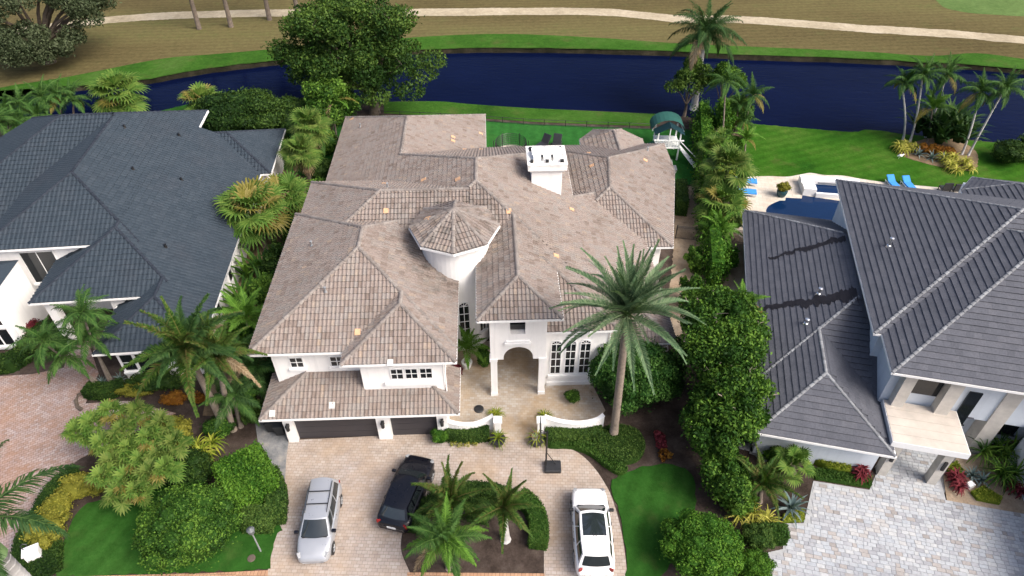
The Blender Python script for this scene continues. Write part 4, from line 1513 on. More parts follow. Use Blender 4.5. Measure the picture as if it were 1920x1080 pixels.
def hedge(name, label, path, width, height, mat, n=2500, size=.12, group=None, rough=.08, cat='hedge', round_top=.0):
    """clipped hedge along PATH (ground points): a solid body with leaves over its sides and top"""
    path = [Vector((p[0], p[1])) for p in path]
    o = path[0]
    t = thing(name, label, cat, (o.x, o.y, 0), 0, group)
    path = [p - o for p in path]
    seg = [(path[i], path[i + 1]) for i in range(len(path) - 1)]
    L = [(b - a).length for a, b in seg]
    tot = sum(L)
    # body
    mb = MB()
    n_ = len(path)
    V = []
    for i, p in enumerate(path):
        d = (path[min(i + 1, n_ - 1)] - path[max(i - 1, 0)]).normalized()
        s = Vector((-d.y, d.x))
        ext = d * (-.0)
        w_ = width * .5 - .04
        for sx, z in ((-w_, 0), (-w_, height - .05 - round_top), (-w_ * .7, height - .05), (w_ * .7, height - .05), (w_, height - .05 - round_top), (w_, 0)):
            q = p + s * sx
            V.append((q.x, q.y, z))
    F = []
    for i in range(n_ - 1):
        for j in range(5):
            F.append((i * 6 + j, (i + 1) * 6 + j, (i + 1) * 6 + j + 1, i * 6 + j + 1))
    F.append(tuple(range(6)))
    F.append(tuple((n_ - 1) * 6 + j for j in range(6))[::-1])
    mb.add(V, F, .4)
    mb.build('inner_foliage', M[mat], t)
    P, N_ = [], []
    for _ in range(n):
        q = RND.random() * tot
        k = 0
        while k < len(L) - 1 and q > L[k]:
            q -= L[k]
            k += 1
        a, b = seg[k]
        d = (b - a) / max(L[k], 1e-6)
        s = Vector((-d.y, d.x))
        p = a + d * q
        u = RND.random() * (width + 2 * height)
        e = RND.gauss(0, rough * .5)
        if u < height:
            P.append((*(p - s * (width / 2 + e)), u * .97 + .03))
            N_.append((-s.x, -s.y, .25))
        elif u < height + width:
            x = u - height - width / 2
            P.append((*(p + s * x), height + e - round_top * (2 * abs(x) / width) ** 2))
            N_.append((0, 0, 1))
        else:
            P.append((*(p + s * (width / 2 + e)), (u - height - width) * .97 + .03))
            N_.append((s.x, s.y, .25))
    # the two ends
    for _ in range(int(n * width / (tot + width) * .9)):
        for p, d in ((path[0], path[0] - path[1]), (path[-1], path[-1] - path[-2])):
            d = d.normalized()
            s = Vector((-d.y, d.x))
            q = p + d * RND.gauss(.0, rough * .5) + s * RND.uniform(-.5, .5) * width
            P.append((*q, RND.random() * height))
            N_.append((d.x, d.y, .25))
    P, N_ = np.array(P), np.array(N_)
    N_ /= np.linalg.norm(N_, axis=1, keepdims=True)
    V, F = leaf_quads(P, N_, size, .6, .5)
    me = np_mesh('foliage', V, F, M[mat], np.clip(NR.uniform(.1, .9, len(P)) + .15 * np.sin(P[:, 0] * 1.7 + P[:, 1] * 2.3), 0, 1))
    link('foliage', me, t)
    return t


def cover(name, label, poly, height, mat, n, size=.12, group=None, cat='ground cover', kind=None):
    """low planting that fills a bed"""
    P0 = [Vector((p[0], p[1])) for p in poly]
    c = sum(P0, Vector((0, 0))) / len(P0)
    t = thing(name, label, cat, (c.x, c.y, 0), 0, group)
    Q = [p - c for p in P0]
    MB().prism(Q if sum(Q[i - 1].cross(Q[i]) for i in range(len(Q))) > 0 else Q[::-1], 0.0, height * .8, .4).build('inner_foliage', M[mat], t)
    xs, ys = [q.x for q in Q], [q.y for q in Q]
    P = []
    while len(P) < n:
        x, y = RND.uniform(min(xs), max(xs)), RND.uniform(min(ys), max(ys))
        if in_poly(x, y, Q):
            P.append((x, y, height * RND.uniform(.72, 1.12)))
    per = [(Q[i - 1], Q[i]) for i in range(len(Q))]
    for a, b in per:
        for _ in range(int((b - a).length * n / 90 / max(size, .08) * .12) + 2):
            q = a + (b - a) * RND.random()
            P.append((q.x, q.y, height * RND.random()))
    P = np.array(P)
    N_ = np.tile(np.array([[0, 0, 1.0]]), (len(P), 1))
    V, F = leaf_quads(P, N_, size, .6, .45)
    me = np_mesh('foliage', V, F, M[mat], np.clip(NR.uniform(.1, .9, len(P)), 0, 1))
    link('foliage', me, t)
    return t


def spiky(name, label, cat, base, z0, L, n, mat, width=.07, up=(20, 75), group=None, droop=.25, parent_pot=None, heads=1, spread=0.0):
    """rosette of strap leaves (agave, dracaena, cordyline): every big leaf its own piece"""
    t = thing(name, label, cat, (base[0], base[1], z0), RND.random() * 6, group)
    libs = []
    for el in np.linspace(up[0], up[1], 4):
        pts = []
        a = rad(el)
        x = z = 0.0
        S = 5
        for i in range(S + 1):
            pts.append((x, z))
            x += math.cos(a) * L / S
            z += math.sin(a) * L / S
            a -= droop * (1.2 + i * .25)
        V, F = [], []
        for i, (x, z) in enumerate(pts):
            w_ = width * (1 - (i / S) ** 1.6) * (.7 + .9 * i / S if i < 2 else 1) * .5 + .003
            V += [(x, -w_, z + w_ * .25), (x, 0, z), (x, w_, z + w_ * .25)]
        for i in range(S):
            for j in (0, 1):
                F.append((i * 3 + j, (i + 1) * 3 + j, (i + 1) * 3 + j + 1, i * 3 + j + 1))
        libs.append([np_mesh('leaf', V, F, M[mat], [tt] * len(F)) for tt in (.25, .5, .8)])
    for h in range(heads):
        ox, oy = (0, 0) if heads == 1 else (RND.uniform(-spread, spread), RND.uniform(-spread, spread))
        oz = RND.uniform(0, .25) * spread
        for i in range(n):
            f = i / max(1, n - 1)
            m = libs[min(3, int(f * 4))][RND.randrange(3)]
            s = RND.uniform(.85, 1.1)
            mw = Matrix.Translation((ox, oy, oz)) @ Matrix.Rotation(i * 2.39996 + RND.uniform(-.2, .2), 4, 'Z') @ Matrix.Scale(s, 4)
            link('leaf', m, t, mw)
    return t


# --- palms
def frond_mesh(L, e0, e1, nl, ll, mat, lw=.05, droop=.5, plume=0.0, stem=.12, tone=(.2, .85), vshape=.35, taper=.75):
    """feather frond along +x: rises at e0 and bends to e1 (degrees), NL leaflets a side"""
    S = 12
    pts, a_ = [Vector((0, 0, 0))], []
    for i in range(S):
        a = rad(e0 + (e1 - e0) * ((i + .5) / S) ** 1.15)
        a_.append(a)
        pts.append(pts[-1] + Vector((math.cos(a), 0, math.sin(a))) * (L / S))
    a_.append(a_[-1])
    V, F, T = [], [], []
    for i, p in enumerate(pts):
        w_ = .045 * (1 - i / S) + .010
        nrm = Vector((-math.sin(a_[i]), 0, math.cos(a_[i])))
        V += [p + Vector((0, -w_, 0)), p + nrm * w_ * .8, p + Vector((0, w_, 0))]
    for i in range(S):
        for j in (0, 1):
            F.append((i * 3 + j, (i + 1) * 3 + j, (i + 1) * 3 + j + 1, i * 3 + j + 1))
            T.append(.95)
    for k in range(nl):
        f = stem + (1 - stem) * (k + .5) / nl
        i = min(S - 1, int(f * S))
        g = f * S - i
        p = pts[i].lerp(pts[i + 1], g)
        a = a_[i]
        fw = Vector((math.cos(a), 0, math.sin(a)))
        nrm = Vector((-math.sin(a), 0, math.cos(a)))
        prof = math.sin(math.pi * min(1, (.16 + f * .80)) ** taper)
        l_ = ll * max(.28, prof) * RND.uniform(.88, 1.08)
        for sd_ in (-1, 1):
            sw = rad(62 - 38 * f) + RND.uniform(-.1, .1)
            lift = vshape + RND.uniform(-plume, plume)
            d = (fw * math.cos(sw) + Vector((0, sd_, 0)) * math.sin(sw) + nrm * lift).normalized()
            q1 = p + d * l_ * .5 + Vector((0, 0, -droop * l_ * .10))
            d2 = (d + Vector((0, 0, -droop))).normalized()
            q2 = q1 + d2 * l_ * .5 + Vector((0, 0, -droop * l_ * .18))
            wv = d.cross(nrm)
            if wv.length < .1:
                wv = fw
            wv = wv.normalized() * lw * .5
            b = len(V)
            V += [p - wv * .6, p + wv * .6, q1 + wv, q1 - wv, q2]
            F += [(b, b + 1, b + 2, b + 3), (b + 3, b + 2, b + 4)]
            tt = RND.uniform(*tone)
            T += [tt, tt]
    return np_mesh('frond', V, F, M[mat], T)


def fan_mesh(pet, R, e0, mat, seg=22, span=300, droop=.3, tone=(.2, .85), lw=1.0):
    """fan frond: stalk along +x rising at e0, then a pleated fan of pointed segments"""
    a = rad(e0)
    d = Vector((math.cos(a), 0, math.sin(a)))
    hub = d * pet
    V = [Vector((0, -.02, 0)), Vector((0, .02, 0)), hub + Vector((0, .014, 0)), hub + Vector((0, -.014, 0))]
    F, T = [(0, 1, 2, 3)], [.95]
    a2 = a - rad(18)
    fx = Vector((math.cos(a2), 0, math.sin(a2)))
    up = Vector((-math.sin(a2), 0, math.cos(a2)))
    for k in range(seg):
        q = rad(-span / 2 + span * (k + .5) / seg)
        dv = (fx * math.cos(q) + Vector((0, 1, 0)) * math.sin(q) + up * .18).normalized()
        l_ = R * (.72 + .28 * math.cos(q * .55)) * RND.uniform(.92, 1.06)
        m1 = hub + dv * l_ * .55
        tip = m1 + (dv + Vector((0, 0, -droop))).normalized() * l_ * .28
        tip2 = tip + (dv + Vector((0, 0, -droop * 3.2))).normalized() * l_ * .2
        s = (fx * -math.sin(q) + Vector((0, 1, 0)) * math.cos(q)).normalized() * l_ * .55 * math.tan(rad(span / seg) / 2) * 1.02 * lw
        b = len(V)
        V += [hub, m1 - s, m1 + up * .03 * R, m1 + s, tip - s * .42, tip + s * .42, tip2]
        F += [(b, b + 1, b + 2), (b, b + 2, b + 3), (b + 1, b + 4, b + 5, b + 2), (b + 2, b + 5, b + 3), (b + 4, b + 6, b + 5)]
        T += [RND.uniform(*tone)] * 5
    return np_mesh('frond', V, F, M[mat], T)


LIB = {}


def fronds_for(kind):
    if kind in LIB:
        return LIB[kind]
    r = []
    if kind == 'date':
        for e0, e1 in ((86, 62), (74, 40), (60, 14), (44, -8), (26, -32), (6, -52)):
            r.append([frond_mesh(4.3, e0, e1, 80, .50, 'fr_date', .046, .12, .10, .08, vshape=.55) for _ in range(2)])
    elif kind == 'royal':
        for e0, e1 in ((80, 30), (58, -15), (38, -40), (18, -62), (-5, -75)):
            r.append([frond_mesh(4.0, e0, e1, 95, .80, 'fr_dark', .055, .75, .55, .06, vshape=.1) for _ in range(2)])
    elif kind == 'fox':
        for e0, e1 in ((78, 35), (58, -5), (40, -32), (20, -52), (0, -66)):
            r.append([frond_mesh(2.7, e0, e1, 170, .50, 'fr_fox', .050, .30, .9, .05, vshape=.1, taper=.45) for _ in range(2)])
    elif kind == 'coco':
        for e0, e1 in ((78, 30), (55, -20), (35, -45), (14, -60), (-8, -72)):
            r.append([frond_mesh(2.0, e0, e1, 52, .50, 'fr_palm', .036, .8, .35, .08, vshape=.15) for _ in range(2)])
    elif kind == 'areca':
        for e0, e1 in ((80, 40), (64, 0), (50, -30), (34, -50)):
            r.append([frond_mesh(2.1, e0, e1, 52, .50, 'fr_lime', .04, .45, .2, .12, vshape=.35) for _ in range(2)])
    elif kind == 'island':
        for e0, e1 in ((82, 62), (62, 0), (44, -30), (24, -50), (2, -64)):
            r.append([frond_mesh(2.5, e0, e1, 78, .62, 'fr_palm', .034, .9, .6, .08, vshape=.15) for _ in range(2)])
    elif kind == 'fan':
        for e0 in (70, 48, 26, 2, -28):
            r.append([fan_mesh(.95, 1.05, e0, 'fr_fan', 20, 290) for _ in range(2)])
    elif kind == 'fanlight':
        for e0 in (70, 46, 24, 0, -30):
            r.append([fan_mesh(1.1, 1.15, e0, 'fr_fanlight', 20, 290, .35) for _ in range(2)])
    elif kind == 'smallfan':
        for e0 in (72, 50, 28, 6, -18):
            r.append([fan_mesh(.55, .72, e0, 'fr_fanlight', 16, 300, .4) for _ in range(2)])
    elif kind == 'dead':
        for e0 in (-50, -62, -75):
            r.append([fan_mesh(.8, .95, e0, 'fr_dead', 12, 170, .9, lw=.7) for _ in range(2)])
    LIB[kind] = r
    return r


def palm(name, label, base, h, kind, n=16, trunk='palmtrunk', r=(.17, .13), lean=(0, 0), group=None, scale=1.0, shaft=None, cat='palm tree', dead=0, swap=None, rz=None, curve=.0, boots=False, part_n=None, emin=0):
    """feather or fan palm: tapered trunk with ring scars, each frond its own piece. BASE ground point; LEAN offset of the crown"""
    t = thing(name, label, cat, (base[0], base[1], 0), 0, group)
    S = 9
    pts, rr = [], []
    for i in range(S + 1):
        f = i / S
        b = math.sin(f * math.pi) * curve
        pts.append((lean[0] * f ** 1.2 - lean[1] * b, lean[1] * f ** 1.2 + lean[0] * b, h * f))
        rr.append((r[0] + (r[1] - r[0]) * f) * (1.28 if i == 0 else 1))
    mb = MB()
    mb.tube(pts, rr, 9)
    tr = mb.build('trunk', M[trunk], t, smooth=True)
    # ring scars
    rg = MB()
    nr = int(h / .34)
    if r[0] > .1:
        for i in range(1, nr):
            f = i / nr * S
            k = min(S - 1, int(f))
            p = Vector(pts[k]).lerp(Vector(pts[k + 1]), f - k)
            q = rr[k] + (rr[k + 1] - rr[k]) * (f - k)
            rg.tube([p, p + Vector((0, 0, .05))], [q * 1.035, q * 1.02], 9, cap=False)
        if rg.V:
            rg.build('ring_scars', M[trunk], tr, kind=None)
    top = Vector(pts[-1])
    if shaft:
        MB().tube([top - Vector((0, 0, .05)), top + Vector((0, 0, shaft * .35)), top + Vector((0, 0, shaft))], [r[1] * 1.15, r[1] * 1.05, r[1] * .6], 9).build('crownshaft', M['shaft'], t, smooth=True)
        top = top + Vector((0, 0, shaft))
    if boots:
        bm_ = MB()
        for i in range(46):
            a, z = i * 2.4, -1.25 + 1.3 * i / 46
            d = Vector((math.cos(a), math.sin(a), 0))
            p = top + Vector((0, 0, z)) + d * r[1] * .8
            bm_.tube([p, p + d * .17 + Vector((0, 0, .25))], [.07, .03], 4)
        bm_.build('boots', M['boot'], t)
    lib = fronds_for(kind)
    a0 = RND.random() * 6.28 if rz is None else rz
    for i in range(n):
        f = (i + .5) / n
        m = lib[min(len(lib) - 1, emin + int(f * (len(lib) - emin)))][RND.randrange(2)]
        s = scale * RND.uniform(.88, 1.08) * (.85 + .15 * min(1, f * 3))
        mw = Matrix.Translation(top) @ Matrix.Rotation(a0 + i * 2.39996 + RND.uniform(-.15, .15), 4, 'Z') @ Matrix.Rotation(RND.uniform(-.2, .2), 4, 'Y') @ Matrix.Rotation(RND.uniform(-.3, .3), 4, 'X') @ Matrix.Scale(s, 4)
        o = link('frond', m, t, mw)
        if not kind.startswith(('fan', 'date')) and shaft != 1.7 and i >= n - 3 and RND.random() < .3:
            c_ = (m.name, 'worn')
            if c_ not in LIB:
                m2 = m.copy()
                m2.materials[0] = M[RND.choice(('fr_dead', 'fr_yellow'))]
                LIB[c_] = m2
            o.data = LIB[c_]
        elif swap and RND.random() < swap[1]:
            c_ = (m.name, swap[0])
            if c_ not in LIB:
                m2 = m.copy()
                m2.materials[0] = M[swap[0]]
                LIB[c_] = m2
            o.data = LIB[c_]
    if dead:
        ld = fronds_for('dead')
        for i in range(dead):
            mw = Matrix.Translation(top - Vector((0, 0, .25))) @ Matrix.Rotation(a0 + i * 2.1 + RND.uniform(-.3, .3), 4, 'Z') @ Matrix.Scale(scale * RND.uniform(.8, 1.1), 4)
            link('frond', ld[i % 3][i % 2], t, mw)
    return t


def tree(name, label, base, clumps, n, size, mat, trunk_r=.3, bark='bark', group=None, asp=.55, fork=1.6, cat='tree', dense=.0, limbs=8, shell=.55, low=-.5, twigs=0):
    """trunk, limbs that reach into the crown's clumps, and the leaves. clumps relative to BASE"""
    t = thing(name, label, cat, (base[0], base[1], 0), 0, group)
    mb = MB()
    mb.tube([(0, 0, -.1), (.05, .02, fork * .5), (0, 0, fork)], [trunk_r * 1.35, trunk_r, trunk_r * .85], 9)
    tr = mb.build('trunk', M[bark], t, smooth=True)
    lb = MB()
    order = sorted(clumps, key=lambda c: -c[1][0])[:limbs]
    for c, r in order:
        c = Vector(c)
        mid = Vector((c.x * .45, c.y * .45, fork + (c.z - fork) * .55))
        lb.tube([(0, 0, fork * .9), mid, c, c + Vector((RND.uniform(-1, 1) * r[0] * .6, RND.uniform(-1, 1) * r[1] * .6, r[2] * .6))], [trunk_r * .55, trunk_r * .36, trunk_r * .16, .02], 6)
    lb.build('limbs', M[bark], tr)
    if twigs:
        tw = MB()
        for _ in range(twigs):
            c, r = clumps[RND.randrange(len(clumps))]
            d = Vector(NR.normal(size=3)).normalized()
            d.z = abs(d.z) * .8
            c, r = Vector(c), Vector(r)
            p = c + Vector((d.x * r.x, d.y * r.y, d.z * r.z)) * 1.02
            s_ = Vector((RND.uniform(-.4, .4), RND.uniform(-.4, .4), RND.uniform(.0, .35)))
            tw.tube([c + (p - c) * .5, p, p + s_ * .8, p + s_ * 1.5 + Vector((RND.uniform(-.2, .2), 0, 0))], [.05, .035, .025, .01], 5)
        tw.build('twigs', M['palmtrunk'], tr)
    if dense:
        k = MB()
        core(k, clumps, dense, .35)
        k.build('inner_foliage', M[mat], t)
    leafy('crown', t, clumps, n, size, mat, asp, .42, shell, low)
    return t


# ================================================================== TREES AND PALMS, back to front
def B(u, v):
    return at(u, v)


def PALM(name, label, bu, bv, cu, cv, kind, **k):
    """palm from the place of its foot and of its crown in the survey"""
    b = at(bu, bv)
    h = up_at(b, cu, cv)
    if k.pop('lean_y', 0):
        pass
    c = at(cu, cv, h)
    lean = (c.x - b.x, 0.0)
    sh = k.get('shaft') or 0
    return palm(name, label, b, h - sh, kind, lean=lean, **k)


# golf course pines: only trunks and low branches are in the frame
for bu, bv, tu, lab in ((374, 55, 361, 'slim brown tree trunk on dry grass, first from the big spreading oak'), (434, 51, 424, 'slim brown tree trunk on dry grass, beside the cart path, second from the spreading oak'),
                        (506, 38, 496, 'thin dark tree trunk standing on the far side by the cart path'), (562, 46, 553, 'slim brown tree trunk next to the round dense oak by the water')):
    b = at(bu, bv)
    s = RND.uniform(.8, 1.1)
    t = tree('pine_tree', lab, b, [((RND.uniform(-1.5, 1.5), RND.uniform(-1, 1), 9.2 + i * 1.1), (2.4 * s, 2.2 * s, 1.0)) for i in range(4)] + [((RND.uniform(-2, 2), .5, 8.0), (1.2, 1.0, .5))], 1500, .35, 'lf_oak2', .27, 'bark', 'tree trunks on the golf course', fork=9, limbs=5)

# spreading oak at the corner
b = at(95, 118)
cl = []
for i in range(34):
    a, q = RND.random() * 6.28, math.sqrt(RND.random())
    cl.append(((math.cos(a) * q * 8.4, math.sin(a) * q * 6.5 + 1, 6.2 + 3.6 * (1 - q * q) + RND.uniform(-1.3, .8)), (1.9, 1.7, 1.15)))
for i in range(34):
    a = -1.57 + RND.uniform(-1.7, 1.7)
    cl.append(((math.cos(a) * RND.uniform(3, 7.8), math.sin(a) * RND.uniform(2, 5.6) - .5, RND.uniform(2.2, 5.4)), (RND.uniform(.9, 1.6), RND.uniform(.9, 1.5), RND.uniform(.8, 1.4))))
tree('oak_tree', 'wide spreading oak with greyish hanging leaves on the dry fairway', b, cl, 44000, .34, 'lf_oak2', .55, fork=2.6, limbs=14, low=-.8)

# round oak by the water
b = at(703, 212)
cl = [((-1.6, 0, 8.0), (4.6, 3.8, 3.6))]
for i in range(95):
    d = NR.normal(size=3)
    d /= np.linalg.norm(d)
    q = RND.uniform(.62, 1.0)
    s_ = RND.uniform(.75, 1.75)
    cl.append(((-1.6 + d[0] * 7.6 * q, d[1] * 5.6 * q, 7.9 + d[2] * (5.4 if d[2] > 0 else 4.2) * q), (s_ * 1.15, s_, s_ * .8)))
for x, z, y in ((6.0, 5.2, -1), (7.0, 6.4, -.5), (4.6, 3.8, -2.5), (-7.0, 5.2, -1.5), (-4.2, 3.8, -3), (1.0, 3.6, -3.4)):
    cl.append(((x, y, z), (1.7, 1.5, 1.0)))
tree('oak_tree', 'big round dense green oak standing on the bank behind the tiled house', b, cl, 52000, .32, 'lf_oak', .5, fork=2.5, limbs=18, low=-.8, shell=.5)

# row behind the blue-grey roof
b = at(478, 262)
bush('fig_tree', 'dark rounded tree between the grey roof corner and the water', 'tree', b, (5.0, 3.4, 4.6), 'lf_dark', 9000, .32, 26, zc=2.8)
b = at(545, 258)
bush('fig_tree', 'smaller dark leafy tree beside the dead-frond palms', 'tree', b, (2.6, 2.6, 3.6), 'lf_dark', 4000, .30, 16, zc=2.3)
b = at(625, 258)
cl = [((0, 0, 3.6), (2.3, 2.2, 2.6))] + sub_clumps((0, 0, 3.8), (2.9, 2.6, 3.0), 18, (.28, .42))
tree('shade_tree', 'mid green loose tree behind the back corner of the tiled roof', b, cl, 8500, .30, 'lf_ficus', .2, fork=1.2, dense=.6)
for i, (bu, bv, cu, cv, s) in enumerate(((20, 262, 10, 205, 1.0), (48, 255, 38, 196, 1.05), (75, 262, 70, 215, .95), (88, 246, 80, 182, 1.1), (118, 240, 108, 178, 1.0), (140, 235, 134, 185, 1.1), (0, 285, -8, 225, 1.1), (42, 278, 30, 232, 1.0))):
    lab = ['dark feather palm at the frame edge behind the grey roof', 'feather palm second in the cluster behind the grey roof', 'low feather palm leaning on the grey roof hip', 'tall feather palm in the middle of the waterside cluster',
           'slender feather palm with pale trunk before the water', 'feather palm with a yellow tuft, next to the light fan palm', 'feather palm cut by the frame edge, lowest of the cluster', 'short feather palm close to the roof hip by the frame edge'][i]
    PALM('christmas_palm', lab, bu, bv, cu, cv, 'coco', n=16, r=(.12, .09), group='feather palms behind the grey roof', scale=s * 1.25, shaft=.5, trunk='palmtrunk')
PALM('fan_palm', 'broad light green fan palm rising behind the grey roof ridge', 226, 225, 222, 180, 'fanlight', n=34, r=(.2, .18), scale=1.55, swap=('fr_yellow', .12))
PALM('fan_palm', 'light fan palm behind the grey roof corner with yellowing lower fronds', 388, 228, 383, 196, 'fanlight', n=30, r=(.2, .18), scale=1.35, swap=('fr_yellow', .25))
PALM('fan_palm', 'shaggy fan palm with hanging dead fronds, nearer the dark trees', 592, 315, 580, 238, 'fan', n=26, r=(.2, .18), scale=1.25, trunk='bark', dead=12, group='fan palms with dead skirts', swap=('fr_fanlight', .3))
PALM('fan_palm', 'shaggy fan palm with dead skirt beside the grey house wall', 585, 352, 565, 287, 'fan', n=24, r=(.19, .17), scale=1.2, trunk='bark', dead=11, group='fan palms with dead skirts', swap=('fr_fanlight', .4))
PALM('fan_palm', 'large light green fan palm overhanging the grey roof eave', 500, 470, 476, 400, 'fanlight', n=40, r=(.22, .2), scale=1.5, swap=('fr_yellow', .14), emin=0)
PALM('fan_palm', 'light fan palm tucked between the grey roof and the clay tiles', 548, 425, 536, 372, 'fanlight', n=28, r=(.2, .18), scale=1.25, swap=('fr_yellow', .12))
b = at(505, 480)
# leafy undergrowth in the side yard
for bu, bv, h, lab in ((480, 520, 3.0, 'bird of paradise with upright paddle leaves below the big light fan palm'), (470, 590, 3.2, 'bird of paradise clump by the grey house side wall'), (490, 560, 2.6, 'low bird of paradise close to the clay tile eave')):
    spiky('bird_of_paradise', lab, 'shrub', at(bu, bv), .25, h, 16, 'lf_ficus', .42, (50, 82), 'bird of paradise plants in the side yard', .12, heads=2, spread=.6)
bush('shrub', 'dark shrub in the side yard below the tiled eave', 'shrub', at(500, 640), (1.2, 1.2, 1.5), 'lf_ficus', 1400, .22, 10)
bush('shrub', 'leafy shrub filling the corner behind the garage wing', 'shrub', at(495, 720), (1.3, 1.3, 1.6), 'lf_dark', 1500, .22, 10)
bush('shrub', 'deep green shrub under the shaggy fan palms', 'shrub', at(600, 335), (1.6, 1.3, 1.8), 'lf_dark', 1600, .24, 10)
bush('shrub', 'deep green shrub beside the rear eave of the tiled house', 'shrub', at(612, 290), (1.7, 1.4, 2.2), 'lf_ficus', 1800, .24, 10)

# royal palm by the water and its neighbours
PALM('royal_palm', 'tall royal palm with white trunk at the water corner', 1301, 205, 1322, 62, 'royal', n=26, r=(.40, .30), trunk='royaltrunk', shaft=1.6, scale=1.2)
b = at(1283, 216)
cl = sub_clumps((0, 0, 4.0), (2.7, 2.2, 2.4), 16, (.26, .4)) + [((0, 0, 3.6), (1.6, 1.3, 1.4))]
tree('waterside_tree', 'loose olive green tree beside the white royal trunk', b, cl, 5500, .28, 'lf_oak', .16, fork=1.4)
b = at(1348, 222)
cl = sub_clumps((0, 0, 3.6), (1.9, 1.8, 2.6), 12, (.3, .42))
tree('waterside_tree', 'bushy green tree behind the slender palm cluster', b, cl, 4000, .28, 'lf_ficus', .14, fork=1.0, dense=.5)
for bu, bv, cu, cv, s, lab in ((1352, 282, 1362, 152, 1.0, 'slender areca palm, tallest of its cluster on the lawn edge'), (1374, 262, 1386, 196, .9, 'slender areca palm, lower middle one on the lawn edge'),
                               (1388, 262, 1412, 178, 1.0, 'slender areca palm leaning out over the water'), (1380, 270, 1396, 226, .8, 'short areca palm in front of the leaning one')):
    PALM('areca_palm', lab, bu, bv, cu, cv, 'coco', n=14, r=(.09, .07), group='slender palms at the lawn edge', scale=s * 1.2, shaft=.5, trunk='palmtrunk')
for bu, bv, cu, cv, s, lab, kd in ((1350, 405, 1364, 318, 1.35, 'big fan palm with pale trunk at the patio edge', 'fan'), (1340, 330, 1338, 282, 1.0, 'silvery fan palm above the boundary hedge', 'fan'), (1345, 430, 1352, 385, 1.15, 'low yellow-green fan palm beside the patio loungers', 'fanlight'),
                                   (1330, 372, 1332, 345, .95, 'brownish fan palm between hedge and big fan palm', 'fan'), (1360, 300, 1352, 266, .9, 'small fan palm behind the boundary hedge near the lawn', 'fan')):
    PALM('fan_palm', lab, bu, bv, cu, cv, kd, n=30 if s > 1.1 else 20, r=(.17, .15), scale=s, group='fan palms along the boundary', swap=('fr_yellow', .16) if kd == 'fanlight' else ('fr_fanlight', .35))
# boundary hedge
hedge('boundary_hedge', 'tall narrow green hedge along the black boundary fence', [at(1312, 235), at(1315, 290), at(1319, 350), at(1325, 410), at(1330, 470), at(1335, 540)], 1.0, 2.7, 'lf_bright', 17000, .22, rough=.75)
hedge('hedge', 'dark clipped hedge on the back lawn beside the tiled eave', [at(1273, 362), at(1276, 405)], 1.0, 1.6, 'lf_dark', 2000, .16)

# lakeside bed with curved palms
bed = GS([(1690, 285), (1730, 262), (1790, 262), (1830, 285), (1828, 318), (1790, 318), (1730, 306), (1690, 292)], 4)
sheet('lakeside_bed', bed, .05, M['soil'], thick=.04)
for bu, bv, cu, cv, s, lab in ((1693, 262, 1694, 155, 1.1, 'upright pale-trunked palm, first in the lakeside bed'), (1706, 266, 1732, 140, 1.1, 'curved pale-trunked palm, second in the lakeside bed'), (1735, 258, 1776, 140, 1.15, 'palm with a leaning trunk in the middle of the lakeside bed'),
                               (1803, 290, 1840, 172, 1.15, 'palm leaning outward, beside the yellow tufts of the bed'), (1815, 292, 1884, 166, 1.2, 'strongly leaning palm at the outer end of the lakeside bed')):
    PALM('coconut_palm', lab, bu, bv, cu, cv, 'coco', n=18, r=(.115, .08), group='palms in the lakeside bed', scale=s * 1.1, trunk='royaltrunk', curve=.12, shaft=.4)
PALM('areca_palm', 'short bright palm amid the banana leaves of the lakeside bed', 1738, 268, 1748, 205, 'areca', n=12, r=(.1, .08), scale=1.3)
for u, v, h in ((1762, 270, 4.4), (1780, 272, 3.6), (1748, 272, 3.2), (1800, 275, 3.0), (1728, 266, 3.4), (1772, 260, 3.8)):
    spiky('banana_plant', {1762: 'tallest clump of big ragged leaves in the lakeside bed', 1780: 'clump of big ragged leaves behind the last orange croton', 1748: 'clump of big ragged leaves behind the first orange crotons', 1800: 'low clump of big ragged leaves at the foot of the leaning palms', 1728: 'clump of big ragged leaves beside the curved pale trunk', 1772: 'clump of big ragged leaves closest to the water edge'}[u], 'plant', at(u, v), .6, h, 14, 'fr_dark', .55, (52, 84), 'big-leaved plants in the lakeside bed', .14, heads=3, spread=.9)
for u, v, n, sp, lab in ((1700, 284, 7, .9, 'bright yellow striped tufts at the near end of the lakeside bed'), (1795, 312, 10, 1.3, 'wide bank of yellow striped tufts edging the lakeside bed')):
    spiky('ribbon_plant', lab, 'plant', at(u, v), .1, 1.25, 26, 'lf_varieg', .13, (25, 80), 'yellow tufts in the lakeside bed', .35, heads=n, spread=sp)
for i, (u, v) in enumerate(((1728, 286), (1744, 288), (1758, 289), (1774, 292))):
    bush('croton', 'orange-leaved croton, %s of the row before the banana leaves' % ('first', 'second', 'third', 'last')[i], 'shrub', at(u, v), (.7, .6, .9), 'lf_orange', 260, .22, 6, group='orange crotons in the lakeside bed')
for i, (u, v) in enumerate(((1722, 292), (1745, 299), (1767, 304))):
    spiky('agave', 'silvery agave %s' % ('beside the yellow tufts', 'in the middle of the bed edge', 'next to the wide yellow bank')[i], 'plant', at(u, v), .1, .95, 18, 'lf_blue', .16, (15, 75), 'agaves in the lakeside bed', .12)
bush('shrub', 'round dark shrub alone on the lakeside lawn', 'shrub', at(1882, 305), (1.9, 1.7, 2.0), 'lf_dark', 2600, .2, 16)
bush('shrub', 'dark shrub at the frame edge on the lakeside lawn', 'shrub', at(1940, 300), (2.4, 2.0, 2.6), 'lf_dark', 2600, .22, 16)

